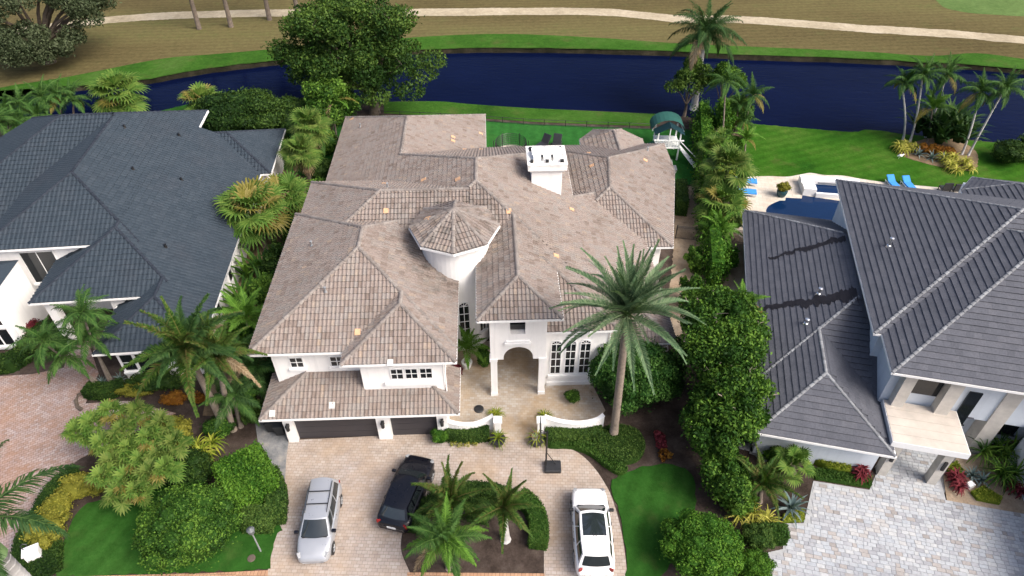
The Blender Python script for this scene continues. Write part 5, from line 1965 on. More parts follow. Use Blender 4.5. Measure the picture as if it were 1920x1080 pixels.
# ---- along the side of the flat-tiled house
b = at(1330, 745)
cl = [((0, 0, 4.2), (2.5, 3.0, 2.6)), ((-.3, -3.5, 3.4), (2.0, 2.4, 2.3))]
cl += sub_clumps((0, 1.2, 4.5), (3.3, 3.8, 2.9), 80, (.12, .30), -.3) + sub_clumps((-.1, -3.4, 3.6), (2.3, 2.9, 2.5), 55, (.14, .34), -.3)
tree('ficus_tree', 'large glossy green tree between the two tiled houses', b, cl, 42000, .23, 'lf_ficus', .3, fork=1.2, limbs=12, dense=.6, low=-.6, shell=.55, twigs=46)
b = at(1320, 850)
cl = [((0, 0, 2.4), (1.5, 1.9, 1.8))] + sub_clumps((0, 0, 2.7), (1.9, 2.4, 2.2), 20, (.28, .42))
tree('ficus_tree', 'smaller leafy tree in front of the large glossy one', b, cl, 9000, .24, 'lf_ficus', .16, fork=.9, dense=.55)
b = at(1345, 925)
cl = [((0, 0, 1.5), (1.2, 1.6, 1.2))] + sub_clumps((0, 0, 1.7), (1.5, 2.0, 1.5), 14, (.3, .42))
tree('ficus_tree', 'lowest leafy tree above the round bright bush', b, cl, 5500, .22, 'lf_ficus', .12, fork=.6, dense=.7)
PALM('areca_palm', 'small palm whose fronds poke out of the large glossy tree', 1385, 640, 1390, 572, 'areca', n=10, r=(.1, .08), scale=1.0)
bush('shrub', 'huge dark rounded shrub beside the arched windows', 'shrub', at(1176, 748), (2.9, 2.5, 4.3), 'lf_clusia', 15000, .2, 60, zc=2.2, f=(.2, .3))
bush('shrub', 'dark shrub joining the huge rounded one to the boundary tree', 'shrub', at(1240, 735), (1.5, 1.7, 3.2), 'lf_clusia', 5000, .2, 26, zc=1.6, f=(.22, .34))
PALM('date_palm', 'tall date palm with silvery crown on the round ground-cover bed', 1150, 818, 1176, 590, 'date', n=64, r=(.26, .21), trunk='palmtrunk', boots=True, scale=1.0)

# ---- planting at the house front
PALM('areca_palm', 'small palm in a white pot by the tower', 872, 690, 874, 655, 'areca', n=15, r=(.09, .07), scale=.9)
MB().lathe([(.25, 0), (.38, .45), (.40, .55), (.34, .56)], 0, 0, 14).build('planter', M['trim'], None)
po = bpy.data.objects['planter']
po.location = at(876, 688)
tag(po, 'white round planter under the small palm by the tower', 'planter')
bush('shrub', 'narrow dark shrub in the corner behind the arched porch', 'shrub', at(908, 690), (.55, .55, 1.9), 'lf_ficus', 900, .18, 8, zc=1.0)
bush('shrub', 'purple flowering shrub by the garage wing corner', 'shrub', at(858, 700), (.5, .5, .7), 'lf_red', 260, .14, 6)
bush('shrub', 'small round shrub alone on the cream courtyard', 'shrub', at(1074, 752), (.52, .5, .85), 'lf_ficus', 900, .13, 10)
for u, v, lab in ((930, 782, 'yellow-green tufted plant behind the wall pillar next to the garage'), (1022, 782, 'yellow-green tufted plant behind the wall pillar next to the basketball hoop')):
    spiky('tuft_plant', lab, 'plant', at(u, v), .1, .85, 30, 'lf_lime', .06, (20, 80), 'tufted plants behind the pillars', .35, heads=2, spread=.2)
hedge('hedge', 'clipped hedge below the curved white wall next to the garage', [at(839, 818), at(880, 822), at(915, 818)], .9, .95, 'lf_hedge', 5200, .10, group='clipped hedges below the white walls')
hedge('hedge', 'clipped hedge below the curved white wall next to the date palm', [at(1024, 826), at(1070, 824), at(1126, 818)], .8, .85, 'lf_hedge', 5200, .10, group='clipped hedges below the white walls')
bush('topiary', 'round clipped ball at the garage corner', 'shrub', at(826, 828), (.55, .5, .95), 'lf_bright', 1300, .10, 8)
for i, (u, v) in enumerate(((850, 834), (862, 837), (876, 836), (890, 835))):
    bush('begonia', 'white-flowering edging plant, %s from the garage' % ('first', 'second', 'third', 'fourth')[i], 'plant', at(u, v), (.22, .2, .22), 'lf_varieg', 90, .09, 4, group='flowering plants at the hedge foot', dense=False)
for u, v, lab in ((934, 832, 'spiky plant in a dark pot by the drive entry of the courtyard'), (1006, 832, 'spiky plant in a dark pot behind the basketball rim')):
    pt_ = MB().lathe([(.30, 0), (.46, .38), (.48, .55), (.42, .56)], 0, 0, 14).build('flower_pot', M['blackplastic'], None)
    pt_.location = at(u, v)
    tag(pt_, lab.replace('spiky plant in a dark pot', 'dark round pot'), 'flower pot', 'dark pots flanking the courtyard entry')
    spiky('dracaena', lab, 'plant', at(u, v), .5, 1.0, 34, 'lf_lime', .07, (5, 80), 'spiky plants flanking the courtyard entry', .3)
cover('groundcover', 'low bright green strip curving along the drive below the hedge', GS([(1030, 834), (1080, 832), (1120, 838), (1150, 865), (1176, 884), (1160, 892), (1130, 874), (1105, 855), (1070, 843), (1032, 842)], 3), .42, 'lf_cover', 3000, .11)
cover('groundcover', 'round low mat of foliage around the date palm foot', GS([(1112, 838), (1125, 812), (1160, 803), (1195, 815), (1208, 842), (1195, 866), (1160, 873), (1128, 860)], 4), .5, 'lf_hedge', 5200, .10)
for i, (u, v) in enumerate(((1236, 822), (1240, 838), (1244, 856))):
    bush('bromeliad', 'reddish bromeliad on the dark bed, %s from the round shrub' % ('first', 'second', 'third')[i], 'plant', at(u, v), (.42, .42, .35), 'lf_orange' if i == 2 else 'lf_red', 160, .2, 5, group='reddish plants on the dark bed', dense=False)

# ---- island in the drive
PALM('foxtail_palm', 'foxtail palm with a swollen pale trunk on the drive island', 948, 1012, 944, 950, 'fox', n=11, r=(.26, .13), trunk='royaltrunk', scale=.92, rz=.4, shaft=.3)
PALM('foxtail_palm', 'big feathery palm with a bright new frond on the drive island', 842, 1066, 832, 1010, 'island', n=24, r=(.17, .14), trunk='palmtrunk', scale=1.02, rz=1.2, swap=('fr_lime', .3))
PALM('foxtail_palm', 'dark feathery palm at the back of the drive island', 846, 985, 846, 938, 'fox', n=14, r=(.16, .13), scale=1.0, rz=2.2, shaft=.3)
hedge('hedge', 'crescent hedge along the rim of the drive island beside the white car', smooth_poly([at(974, 938), at(998, 958), at(1010, 990), at(1008, 1030)], 4, False), 1.0, .8, 'lf_cover', 5000, .10)
hedge('hedge', 'dark crescent hedge at the head of the drive island', smooth_poly([at(800, 962), at(830, 938), at(875, 928), at(925, 930), at(955, 942)], 4, False), .9, .8, 'lf_dark', 4200, .11)
bush('shrub', 'round clipped shrub between the island palms', 'shrub', at(900, 968), (.95, .95, 1.2), 'lf_hedge', 2600, .10, 12)
hedge('hedge', 'low hedge behind the black car on the drive island', [at(778, 1000), at(790, 970), at(806, 950)], .9, .7, 'lf_dark', 2600, .11)

# ---- garden between the red drive and the garage
PALM('foxtail_palm', 'tall foxtail palm with a full dark crown before the grey house', 424, 806, 350, 655, 'fox', n=26, r=(.25, .18), trunk='palmtrunk', scale=1.45, shaft=.9, swap=('fr_dark', .4))
PALM('foxtail_palm', 'foxtail palm leaning beside the tall one, with browning fronds', 438, 806, 404, 668, 'fox', n=18, r=(.2, .15), trunk='palmtrunk', scale=1.15, shaft=.6)
PALM('foxtail_palm', 'low dark palm against the garage wing', 452, 800, 438, 742, 'island', n=14, r=(.15, .12), trunk='darktrunk', scale=.95, swap=('fr_dark', .6))
for bu, bv, cu, cv, lab in ((190, 730, 84, 640, 'slim entry palm, outermost over the red drive'), (198, 728, 118, 668, 'slim entry palm, lower one over the red drive'), (208, 722, 152, 588, 'slim entry palm reaching under the grey porch roof'), (212, 718, 166, 632, 'slim entry palm beside the grey porch column')):
    PALM('christmas_palm', lab, bu, bv, cu, cv, 'coco', n=15, r=(.10, .075), group='slim palms at the grey house entry', scale=1.12, trunk='darktrunk', shaft=.4)
for u, v, lab in ((195, 722, 'grey-green spiky plant at the foot of the entry palms'), (228, 715, 'pale spiky plant next to the entry palms')):
    spiky('yucca', lab, 'plant', at(u, v), .1, .8, 26, 'lf_blue', .07, (5, 80), 'spiky plants under the entry palms', .2)
hedge('hedge', 'dark clipped hedge at the foot of the entry palms', [at(168, 738), at(205, 742), at(236, 730)], 1.0, .8, 'lf_dark', 2600, .12)
hedge('hedge', 'low hedge below the white front wing at the frame edge', [at(-20, 695), at(25, 690), at(52, 672)], 1.2, 1.0, 'lf_dark', 2600, .13)
bush('shrub', 'dark shrub inside the grey house entry court', 'shrub', at(95, 648), (1.8, 2.0, 1.3), 'lf_dark', 1800, .2, 14)
bush('croton', 'red-brown croton by the grey porch wall', 'shrub', at(62, 628), (.8, .8, 1.3), 'lf_red', 420, .24, 8)
bush('shrub', 'golden shrub strip in front of the grey house wing', 'shrub', at(258, 738), (1.6, .6, .7), 'lf_gold', 900, .13, 10)
bush('shrub', 'green shrub mound before the grey house window', 'shrub', at(300, 725), (2.0, .9, 1.0), 'lf_dark', 1600, .16, 12)
bush('ixora', 'orange-red shrub under the tall foxtail palm', 'shrub', at(330, 755), (1.0, .6, .7), 'lf_orange', 360, .16, 8, group='orange shrubs under the foxtail palms')
bush('ixora', 'orange-red shrub next to the foxtail trunks', 'shrub', at(374, 752), (.7, .5, .6), 'lf_orange', 280, .16, 8, group='orange shrubs under the foxtail palms')
# many-headed fan palm cluster
b = at(262, 890)
k = 0
heads = [(148, 815), (176, 800), (212, 776), (196, 838), (232, 812), (262, 778), (246, 845), (282, 826), (215, 872), (268, 866), (300, 858), (240, 902), (284, 892), (312, 884), (262, 926), (304, 800), (330, 836), (196, 898), (224, 930)]
mc = thing('paurotis_palm', 'many-headed yellow-green fan palm clump beside the red drive', 'palm tree', (b.x, b.y, 0))
lib = fronds_for('smallfan')
stems = MB()
for j, (u, v) in enumerate(heads):
    z = 1.5 + 1.6 * (930 - v) / 150 + RND.uniform(-.2, .3)
    p = at(u, v, z) - b
    q = Vector((p.x * .35, p.y * .35 , 0))
    st = MB().tube([q, q.lerp(p, .5) + Vector((0, 0, .15)), p], [.09, .07, .06], 6).build('stem', M['darktrunk'], mc, smooth=True)
    yl = RND.random() * .75
    for i in range(12):
        m = lib[min(4, int(i / 12 * 5))][RND.randrange(2)]
        if i > 5 and RND.random() < (.65 if yl > .45 else .15):
            key = (m.name, 'yel')
            if key not in LIB:
                LIB[key] = m.copy()
                LIB[key].materials[0] = M['fr_yellow']
            m = LIB[key]
        elif yl < .35:
            key = (m.name, 'grn')
            if key not in LIB:
                LIB[key] = m.copy()
                LIB[key].materials[0] = M['fr_fan']
            m = LIB[key]
        link('frond', m, mc, Matrix.Translation(p) @ Matrix.Rotation(i * 2.39996 + RND.random(), 4, 'Z') @ Matrix.Scale(RND.uniform(.8, 1.05), 4))
spiky('dracaena', 'yellow-edged dracaena clump below the foxtail trunks', 'shrub', at(392, 858), .5, 1.25, 26, 'lf_lime', .13, (5, 80), None, .3, heads=5, spread=.7)
bush('shrub', 'golden-speckled shrub between clump palm and foxtail trunks', 'shrub', at(338, 830), (1.1, 1.2, 1.6), 'lf_gold', 1200, .17, 12)
bush('shrub', 'mid green shrub below the low dark palm', 'shrub', at(415, 812), (1.2, .9, 1.2), 'lf_ficus', 1200, .18, 10)
bush('shrub', 'dark filling shrub behind the big rounded bush', 'shrub', at(360, 900), (1.6, 1.3, 1.5), 'lf_dark', 2600, .17, 14)
hedge('hedge', 'tall bright square-cut hedge beside the flagstone walk', [at(462, 895), at(490, 955)], 2.6, 2.5, 'lf_bright', 9500, .15, rough=.22)
hedge('hedge', 'lower green hedge along the drive edge', smooth_poly([at(512, 900), at(524, 935), at(520, 985)], 3, False), 1.0, 1.2, 'lf_hedge', 3200, .13)
hedge('hedge', 'clipped hedge step in front of the bright square one', [at(462, 984), at(516, 984)], 1.1, 1.2, 'lf_hedge', 3600, .13)
bush('shrub', 'huge dark rounded bush on the front lawn', 'shrub', at(372, 1010), (2.9, 2.7, 3.0), 'lf_ficus', 17000, .17, 70, zc=1.5, f=(.18, .28))
for (u, v, r, n_), lab in (((150, 925, (1.25, .9, .9), 1300), 'golden shrub mound nearest the fan palm clump'), ((190, 915, (1.0, .8, .8), 1000), 'golden-green shrub against the fan palm clump'), ((112, 962, (1.1, 1.0, .95), 1300), 'golden shrub in the middle of the strip'), ((95, 1004, (1.1, 1.2, 1.0), 1500), 'bright golden shrub above the white letterbox')):
    bush('golden_shrub', lab, 'shrub', at(u, v), r, 'lf_gold', n_, .14, 14, group='golden shrubs along the red drive')
hedge('hedge', 'low dark hedge between the golden shrubs and the red drive', smooth_poly([at(150, 888), at(108, 920), at(76, 975), at(52, 1020), at(40, 1085)], 4, False), .8, .7, 'lf_dark', 4500, .11)
hedge('hedge', 'low dark hedge behind the white letterbox', [at(92, 1030), at(88, 1080)], 1.5, .6, 'lf_dark', 3000, .11)
palm('royal_palm', 'close royal palm with thick grey trunk crossing the frame corner', (-17.5, 11.5, 0), 14.0, 'royal', n=11, r=(.40, .33), trunk='royaltrunk', shaft=1.7, scale=.92, rz=.55)

# ---- foreground by the stone drive
bush('shrub', 'big round bright green bush on the round front lawn', 'shrub', at(1308, 1050), (2.35, 2.1, 2.5), 'lf_bright', 12000, .15, 60, zc=1.3, f=(.18, .28))
bush('topiary', 'clipped dark ball beside the stone drive', 'shrub', at(1416, 1020), (.95, .9, 1.5), 'lf_hedge', 4500, .10, 20, f=(.2, .3), zc=.8)
bush('topiary', 'clipped ball at the bottom edge beside the stone drive', 'shrub', at(1410, 1078), (1.1, 1.0, 1.3), 'lf_bright', 4200, .11, 20, f=(.2, .3), zc=.7)
hedge('hedge', 'short hedge block between clipped ball and stone drive', [at(1452, 998), at(1456, 1022)], .9, 1.0, 'lf_cover', 1700, .11)
PALM('foxtail_palm', 'foxtail palm with arching fronds by the stone drive', 1424, 940, 1430, 905, 'fox', n=11, r=(.16, .12), scale=.95, rz=.6, shaft=.3)
PALM('fan_palm', 'fan palm with glossy round leaves by the stone drive', 1490, 895, 1486, 870, 'fanlight', n=13, r=(.14, .12), scale=.72)
spiky('ribbon_plant', 'striped yellow-green grassy clump beside the clipped ball', 'plant', at(1408, 982), .2, 1.4, 28, 'lf_varieg', .09, (20, 80), None, .35, heads=5, spread=.8)
spiky('ribbon_plant', 'striped grassy clump behind the foxtail fronds', 'plant', at(1386, 885), .2, 1.2, 26, 'lf_varieg', .09, (20, 80), None, .35, heads=3, spread=.5)
spiky('agave', 'big blue agave at the corner of the stone drive', 'plant', at(1480, 958), .25, 1.25, 24, 'lf_blue', .2, (10, 75), None, .12)
cover('groundcover', 'lime ground cover under the blue agave', G((1466, 968), (1505, 958), (1506, 979), (1468, 981)), .3, 'lf_lime', 700, .1)
cover('groundcover', 'yellow-green bed along the grey house wall', G((1512, 862), (1520, 850), (1592, 868), (1590, 892), (1548, 884)), .6, 'lf_lime', 1500, .12)
cover('groundcover', 'deep green mat in front of the yellow-green bed', G((1528, 900), (1520, 882), (1560, 884), (1632, 898), (1631, 916), (1590, 910)), .35, 'lf_cover', 2200, .1)
spiky('cordyline', 'dark red cordyline at the grey wall', 'plant', at(1608, 892), .35, .85, 26, 'lf_red', .13, (10, 80), None, .3, heads=3, spread=.3)
spiky('cordyline', 'small red cordyline by the stepping stones', 'plant', at(1417, 836), .2, .6, 18, 'lf_red', .10, (10, 80), None, .3)
bush('shrub', 'leafy green filler behind the foxtail palm', 'shrub', at(1376, 945), (1.1, 1.2, 1.2), 'lf_ficus', 1600, .17, 12)
bush('shrub', 'leafy green filler next to the grey wall corner', 'shrub', at(1462, 870), (1.1, .8, 1.1), 'lf_bright', 1100, .2, 10)
# bed beside the stone canopy
sheet('gravel_bed', G((1768, 895), (1800, 850), (1905, 860), (1925, 965), (1775, 940)), .05, M['gravel'])
for u, v, L_, lab in ((1850, 860, 1.5, 'dark green spiky clump deep in the bed by the canopy'), (1870, 900, 1.5, 'dark green spiky clump in the middle of the canopy bed'), (1905, 870, 1.5, 'dark green spiky clump next to the coping wall')):
    spiky('dracaena', lab, 'plant', at(u, v), .6, L_, 34, 'lf_ficus', .10, (0, 80), 'spiky clumps in the canopy bed', .25, heads=3, spread=.6)
for u, v, lab in ((1795, 915, 'red cordyline at the corner of the canopy bed'), (1783, 902, 'red cordyline close to the canopy column'), (1902, 925, 'red cordyline at the white wall edge'), (1905, 850, 'red cordyline below the dark coping')):
    spiky('cordyline', lab, 'plant', at(u, v), .3, .75, 22, 'lf_red', .12, (5, 80), 'red plants in the canopy bed', .3, heads=3, spread=.35)
cover('groundcover', 'lime ground cover beside the canopy column', G((1772, 880), (1790, 868), (1806, 890), (1790, 905)), .3, 'lf_lime', 700, .1)
cover('groundcover', 'lime ground cover in front of the spiky clumps', G((1818, 925), (1840, 915), (1876, 935), (1872, 948), (1830, 940)), .3, 'lf_lime', 800, .1)
for u, v, lab in ((1818, 895, 'pale agave in the canopy bed, by the column'), (1838, 905, 'pale agave in the canopy bed, by the spiky clumps')):
    spiky('agave', lab, 'plant', at(u, v), .2, .75, 18, 'lf_blue', .14, (10, 75), 'agaves in the canopy bed', .12)
palm('fan_palm', 'fan palm whose leaf tips enter the bottom corner over the stone drive', (22.0, 14.2, 0), 2.6, 'fan', n=18, r=(.16, .14), scale=1.1)

# ---- layered planting that fills the two side gaps
def LOOSE(name, label, u, v, r, mat, n, group=None, size=.26, sub=18):
    cl = [((0, 0, r[2] * .55), (r[0] * .62, r[1] * .62, r[2] * .42))]
    for _ in range(sub):
        d = NR.normal(size=3)
        d /= np.linalg.norm(d)
        s_ = RND.uniform(.2, .42)
        cl.append(((d[0] * r[0] * .8, d[1] * r[1] * .8, r[2] * .58 + d[2] * r[2] * .42), (r[0] * s_, r[1] * s_, r[2] * s_ * .7)))
    return tree(name, label, at(u, v), cl, n, size, mat, .09, fork=.5, dense=.6, limbs=6, low=-.7, cat='shrub', group=group)


for u, v, r, mat, n, lab in (
        (1342, 262, (1.9, 1.6, 4.2), 'lf_bright', 4200, 'tall bright shrub at the foot of the white royal trunk'),
        (1372, 240, (1.8, 1.4, 3.2), 'lf_ficus', 3200, 'leafy shrub under the slender leaning palm at the water'),
        (1338, 318, (1.5, 1.6, 3.4), 'lf_ficus', 3000, 'leafy shrub pressed against the tall boundary hedge by the playset'),
        (1366, 292, (1.4, 1.3, 2.2), 'lf_bright', 2400, 'bright low shrub at the lawn edge under the slender palms'),
        (1348, 362, (1.3, 1.5, 2.4), 'lf_lime', 1800, 'yellow-green shrub below the big boundary fan palm'),
        (1362, 425, (1.2, 1.2, 1.6), 'lf_lime', 1500, 'yellow-green shrub at the patio corner by the black fence'),
        (1352, 505, (1.1, 1.3, 2.2), 'lf_bright', 2200, 'bright shrub where the boundary hedge meets the glossy tree'),
        (1300, 505, (.9, 1.2, 1.8), 'lf_ficus', 1600, 'leafy shrub on the gravel by the black picket fence'),
        (1288, 575, (1.0, 1.3, 2.6), 'lf_ficus', 2400, 'tall leafy shrub behind the date palm crown'),
        (640, 232, (2.2, 1.8, 4.6), 'lf_ficus', 4200, 'tall leafy shrub touching the far corner of the clay roof'),
        (560, 300, (1.7, 1.5, 2.6), 'lf_dark', 2400, 'dark shrub between the shaggy palms and the grey eave'),
        (605, 385, (1.2, 1.6, 2.6), 'lf_ficus', 2200, 'leafy shrub under the clay eave beside the shaggy palm trunk'),
        (560, 455, (1.1, 1.5, 2.4), 'lf_ficus', 2000, 'leafy shrub behind the big light fan palm'),
        (522, 520, (1.1, 1.5, 2.8), 'lf_dark', 2200, 'dark tall shrub under the long clay eave'),
        (505, 590, (1.1, 1.5, 3.0), 'lf_ficus', 2400, 'leafy tall shrub under the long clay eave, next to the paddle leaves'),
        (452, 650, (1.3, 1.2, 2.2), 'lf_bright', 2000, 'bright shrub beside the grey house corner'),
        (470, 690, (1.2, 1.2, 2.6), 'lf_dark', 2200, 'dark tall shrub between the grey corner and the garage wing'),
        (450, 760, (1.3, 1.1, 2.0), 'lf_ficus', 2000, 'leafy shrub behind the foxtail trunks'),
        (486, 790, (.9, .8, 1.5), 'lf_dark', 1400, 'dark shrub against the flagstone walk')):
    LOOSE('shrub', lab, u, v, r, mat, n, 'shrubs in the side yards')
for bu, bv, cu, cv, kd, s, lab in ((1352, 345, 1356, 300, 'areca', 1.1, 'arching areca palm behind the big boundary fan palm'), (1346, 470, 1350, 432, 'areca', 1.1, 'arching areca palm by the black fence and hedge'),
                                   (1395, 300, 1398, 262, 'areca', .9, 'low areca palm on the lawn edge under the slender palms'),
                                   (470, 650, 462, 600, 'areca', 1.35, 'arching palm beside the grey house side wall'), (486, 742, 478, 690, 'island', 1.1, 'feather palm in the dark corner by the garage wing'),
                                   (596, 300, 592, 250, 'coco', 1.3, 'thin-stemmed palm behind the shaggy fan palms'), (632, 262, 622, 196, 'areca', 1.4, 'arching palm by the far corner of the clay roof'),
                                   (446, 722, 438, 668, 'island', 1.0, 'dark feather palm behind the browning foxtail palm')):
    PALM('areca_palm', lab, bu, bv, cu, cv, kd, n=14, r=(.10, .08), scale=s, group='small palms in the side yards', swap=('fr_dark', .4) if kd == 'island' else None)


# ================================================================== CARS
def m_paint(name, c, metal=0.0, rough=.3):
    m, N, L, b = newmat(name)
    b.inputs['Base Color'].default_value = (*c, 1)
    b.inputs['Metallic'].default_value = metal
    b.inputs['Roughness'].default_value = rough
    b.inputs['Coat Weight'].default_value = .35
    b.inputs['Specular IOR Level'].default_value = .35
    b.inputs['Coat Roughness'].default_value = .06
    n = noise(N, L, 3, 3)
    L.new(maprange(N, L, n.outputs[0], .3, .7, rough * .8, rough * 1.3), b.inputs['Roughness'])
    return m


M['silver'] = m_paint('silver_paint', (.40, .42, .45), .45, .34)
M['blackpaint'] = m_paint('black_paint', (.003, .0035, .007), 0, .3)
M['whitepaint'] = m_paint('white_paint', (.80, .80, .80), 0, .3)
M['tyre'] = m_plain('tyre_rubber', (.015, .015, .016), .8)
M['lampglass'] = m_plain('lamp_glass', (.30, .31, .32), .12, var=.05)
M['redlamp'] = m_plain('tail_lamp', (.22, .008, .008), .2, var=.05)
M['plate'] = m_plain('number_plate', (.7, .72, .72), .5, var=.03)
M['autoglass'] = m_plain('tinted_glass', (.018, .024, .027), .04, var=.2, scale=1.5, spec=.9)


def grid_panel(name, fn, nu, nv, mat, parent, thick=0.0, smooth=True, flip=False):
    V, F = [], []
    for i in range(nu + 1):
        for j in range(nv + 1):
            V.append(fn(i / nu, j / nv))
    for i in range(nu):
        for j in range(nv):
            q = (i * (nv + 1) + j, (i + 1) * (nv + 1) + j, (i + 1) * (nv + 1) + j + 1, i * (nv + 1) + j + 1)
            F.append(q[::-1] if flip else q)
    me = np_mesh(name, V, F, mat, None, smooth)
    return link(name, me, parent)


def car(name, label, loc, rz, L, W, hood, belt, roofz, xs, paint, spec):
    """xs = (windscreen foot, windscreen top, roof rear, rear glass foot) along the length; front of the car is +x"""
    t = thing(name, label, 'car', loc, rz, 'cars parked on the paved drive')
    wb, wt, rt, rb = xs
    h2 = L / 2
    # lower body: stations (x, half width, bottom, shoulder z, top z)
    st = [(-h2, .74, .42, .62, .70), (-h2 + .06, .86, .32, .78, .92), (-h2 + .28, .95, .26, belt - .12, belt - .02), (rb - .15 if rb > -h2 + .5 else -h2 + .55, .99, .22, belt - .05, belt), (-.9, 1.0, .20, belt - .05, belt), (0, 1.0, .20, belt - .06, belt - .01),
          (wb - .45, 1.0, .20, belt - .08, belt - .03), (wb, .985, .20, belt - .1, belt - .03), (wb + .35, .97, .22, hood - .08, hood + .02), (h2 - .55, .94, .24, hood - .16, hood - .05), (h2 - .2, .88, .28, hood - .30, hood - .17), (h2 - .05, .76, .34, .60, .68), (h2, .62, .42, .54, .58)]
    st = sorted(st)
    V, F = [], []
    hw = W / 2
    for x, w_, zb, zs, zt in st:
        w_ *= hw
        prof = [(-w_ * .92, zb), (-w_, zb + .16), (-w_ * 1.005, (zb + zs) / 2), (-w_ * .985, zs - .04), (-w_ * .93, zs + .03), (-w_ * .80, zt - .005), (-w_ * .4, zt + .025), (0, zt + .035)]
        prof = prof + [(-y, z) for y, z in reversed(prof[:-1])]
        V += [(x, y, z) for y, z in prof]
    n = 15
    for i in range(len(st) - 1):
        for j in range(n - 1):
            F.append((i * n + j, i * n + j + 1, (i + 1) * n + j + 1, (i + 1) * n + j))
        F.append((i * n + n - 1, i * n, (i + 1) * n, (i + 1) * n + n - 1))
    F.append(tuple(range(n)))
    F.append(tuple((len(st) - 1) * n + j for j in range(n))[::-1])
    me = np_mesh('body', V, F, paint, None, True)
    bo = link('body', me, t)
    sm = bo.modifiers.new('smooth', 'SUBSURF')
    sm.levels = sm.render_levels = 2
    # cabin shell: base ring at the belt, top ring at the roof
    wb_, wt_ = hw * .90, hw * .70
    zb_ = belt - .04

    def side(s, e):
        def fn(u, v):
            x0 = wb + (wt - wb) * v
            x1 = rb + (rt - rb) * v
            x = x0 + (x1 - x0) * u
            taper = 1 - .06 * abs(u - .45) ** 2 * 4
            y = (wb_ + (wt_ - wb_) * v ** 1.25) * taper
            return (x, s * (y + e), zb_ + (roofz - .06 - zb_) * v)
        return fn

    def front(e, xa, xb, bulge):
        def fn(u, v):
            yy = (u * 2 - 1)
            y = yy * (wb_ + (wt_ - wb_) * v ** 1.25) * .945
            x = xa + (xb - xa) * v + bulge * (1 - yy * yy) * (1 - .35 * v)
            z = zb_ + (roofz - .06 - zb_) * v + .055 * (1 - yy * yy) * v
            d = math.copysign(1, bulge)
            return (x + d * e * .6, y, z + e * .8)
        return fn

    def top(e, a=0.0, b=1.0, ya=1.0):
        def fn(u, v):
            q = a + (b - a) * u
            x = wt + (rt - wt) * q
            yy = (v * 2 - 1) * ya
            bul = .10 * (1 - yy * yy)
            x2 = x + (bul * (1 - q) * .9) - (bul * q * .9)
            return (x2, yy * wt_ * (1 - .06 * abs(q - .45) ** 2 * 4), roofz - .06 + .055 * (1 - yy * yy) + .035 * math.sin(math.pi * q) + e)
        return fn
    for s in (-1, 1):
        grid_panel('side_pillar', side(s, 0), 10, 4, paint, t, flip=s > 0)
    grid_panel('pillar_front', front(0, wb, wt, .12), 8, 4, paint, t, flip=True)
    grid_panel('pillar_rear', front(0, rb, rt, -.12), 8, 4, paint, t)
    ro = grid_panel('roof_panel', top(0), 10, 10, spec.get('roof', paint), t)
    sub = lambda f, u0, u1, v0, v1: (lambda u, v: f(u0 + (u1 - u0) * u, v0 + (v1 - v0) * v))
    ag = M['autoglass']
    grid_panel('windscreen', sub(front(.012, wb, wt, .12), .05, .95, .04, .93), 8, 4, ag, t, flip=True)
    grid_panel('rear_window', sub(front(.012, rb, rt, -.12), .08, .92, .14, .90), 8, 4, ag, t)
    for s in (-1, 1):
        for u0, u1 in spec['glass']:
            grid_panel('side_window', sub(side(s, .012), u0, u1, .10, .88), 4, 3, ag, t, flip=s > 0)
        # sill moulding and handles
        for xh in spec.get('handles', (.15, -.85)):
            MB().box(xh - .1, xh + .1, s * hw - .02 if s > 0 else -hw - .015, s * hw + .015 if s > 0 else -hw + .02, belt - .17, belt - .135).build('door_handle', spec.get('trim', paint), t)
        mi = MB().box(-.10, .09, -.13, .13, -.07, .09)
        mo = mi.build('mirror', spec.get('mirror', M['blackpaint']), t, Matrix.Translation((wb - .28, s * (hw + .05), belt + .05)))
        bevel(mo, .05, 3)
        # door gaps
        for xg in spec.get('gaps', ()):
            MB().box(xg - .008, xg + .008, s * hw * .965 - .03, s * hw * .965 + .03, .34, belt - .12).build('door_gap', M['black'], t)
    # wheels
    for xw in spec['axles']:
        for s in (-1, 1):
            R_ = spec.get('wheel', .35)
            mw = Matrix.Translation((xw, s * (hw - .105), R_)) @ Matrix.Rotation(rad(90), 4, 'X')
            ar = MB().lathe([(R_ * 1.16, -.095), (R_ * 1.16, .095)], 0, 0, 24).build('wheel_arch', M['black'], t, Matrix.Translation((xw, s * (hw - .100), R_ + .02)) @ Matrix.Rotation(rad(90), 4, 'X'))
            wl_ = thing_part('wheel', t, mw)
            MB().lathe([(R_ * .72, -.11), (R_ * .95, -.115), (R_, -.07), (R_, .07), (R_ * .95, .115), (R_ * .72, .11)], 0, 0, 24).build('tyre', M['tyre'], wl_, smooth=True)
            rm = MB().lathe([(R_ * .70, -.10), (R_ * .70, .10)], 0, 0, 20)
            for k in range(5):
                a = k * 1.2566
                for z in (-.117, .117):
                    rm.tube([(0, 0, z), (math.cos(a) * R_ * .68, math.sin(a) * R_ * .68, z)], .03, 4)
            rm.build('rim', M['grey'], wl_)
    # lamps, grille, bumpers, plate
    for s in (-1, 1):
        hl = MB().box(-.16, .16, -.14, .14, -.06, .06).build('headlight', M['lampglass'], t, Matrix.Translation((h2 - .30, s * hw * .72, hood - .22)) @ Matrix.Rotation(s * -.45, 4, 'Z') @ Matrix.Rotation(.45, 4, 'Y'))
        bevel(hl, .04, 3)
        tl = MB().box(-.04, .04, -.12, .12, -.14, .14).build('tail_light', M['redlamp'], t, Matrix.Translation((-h2 + .13, s * hw * .76, belt - .18)) @ Matrix.Rotation(s * .35, 4, 'Z'))
        bevel(tl, .03, 2)
    gr = MB()
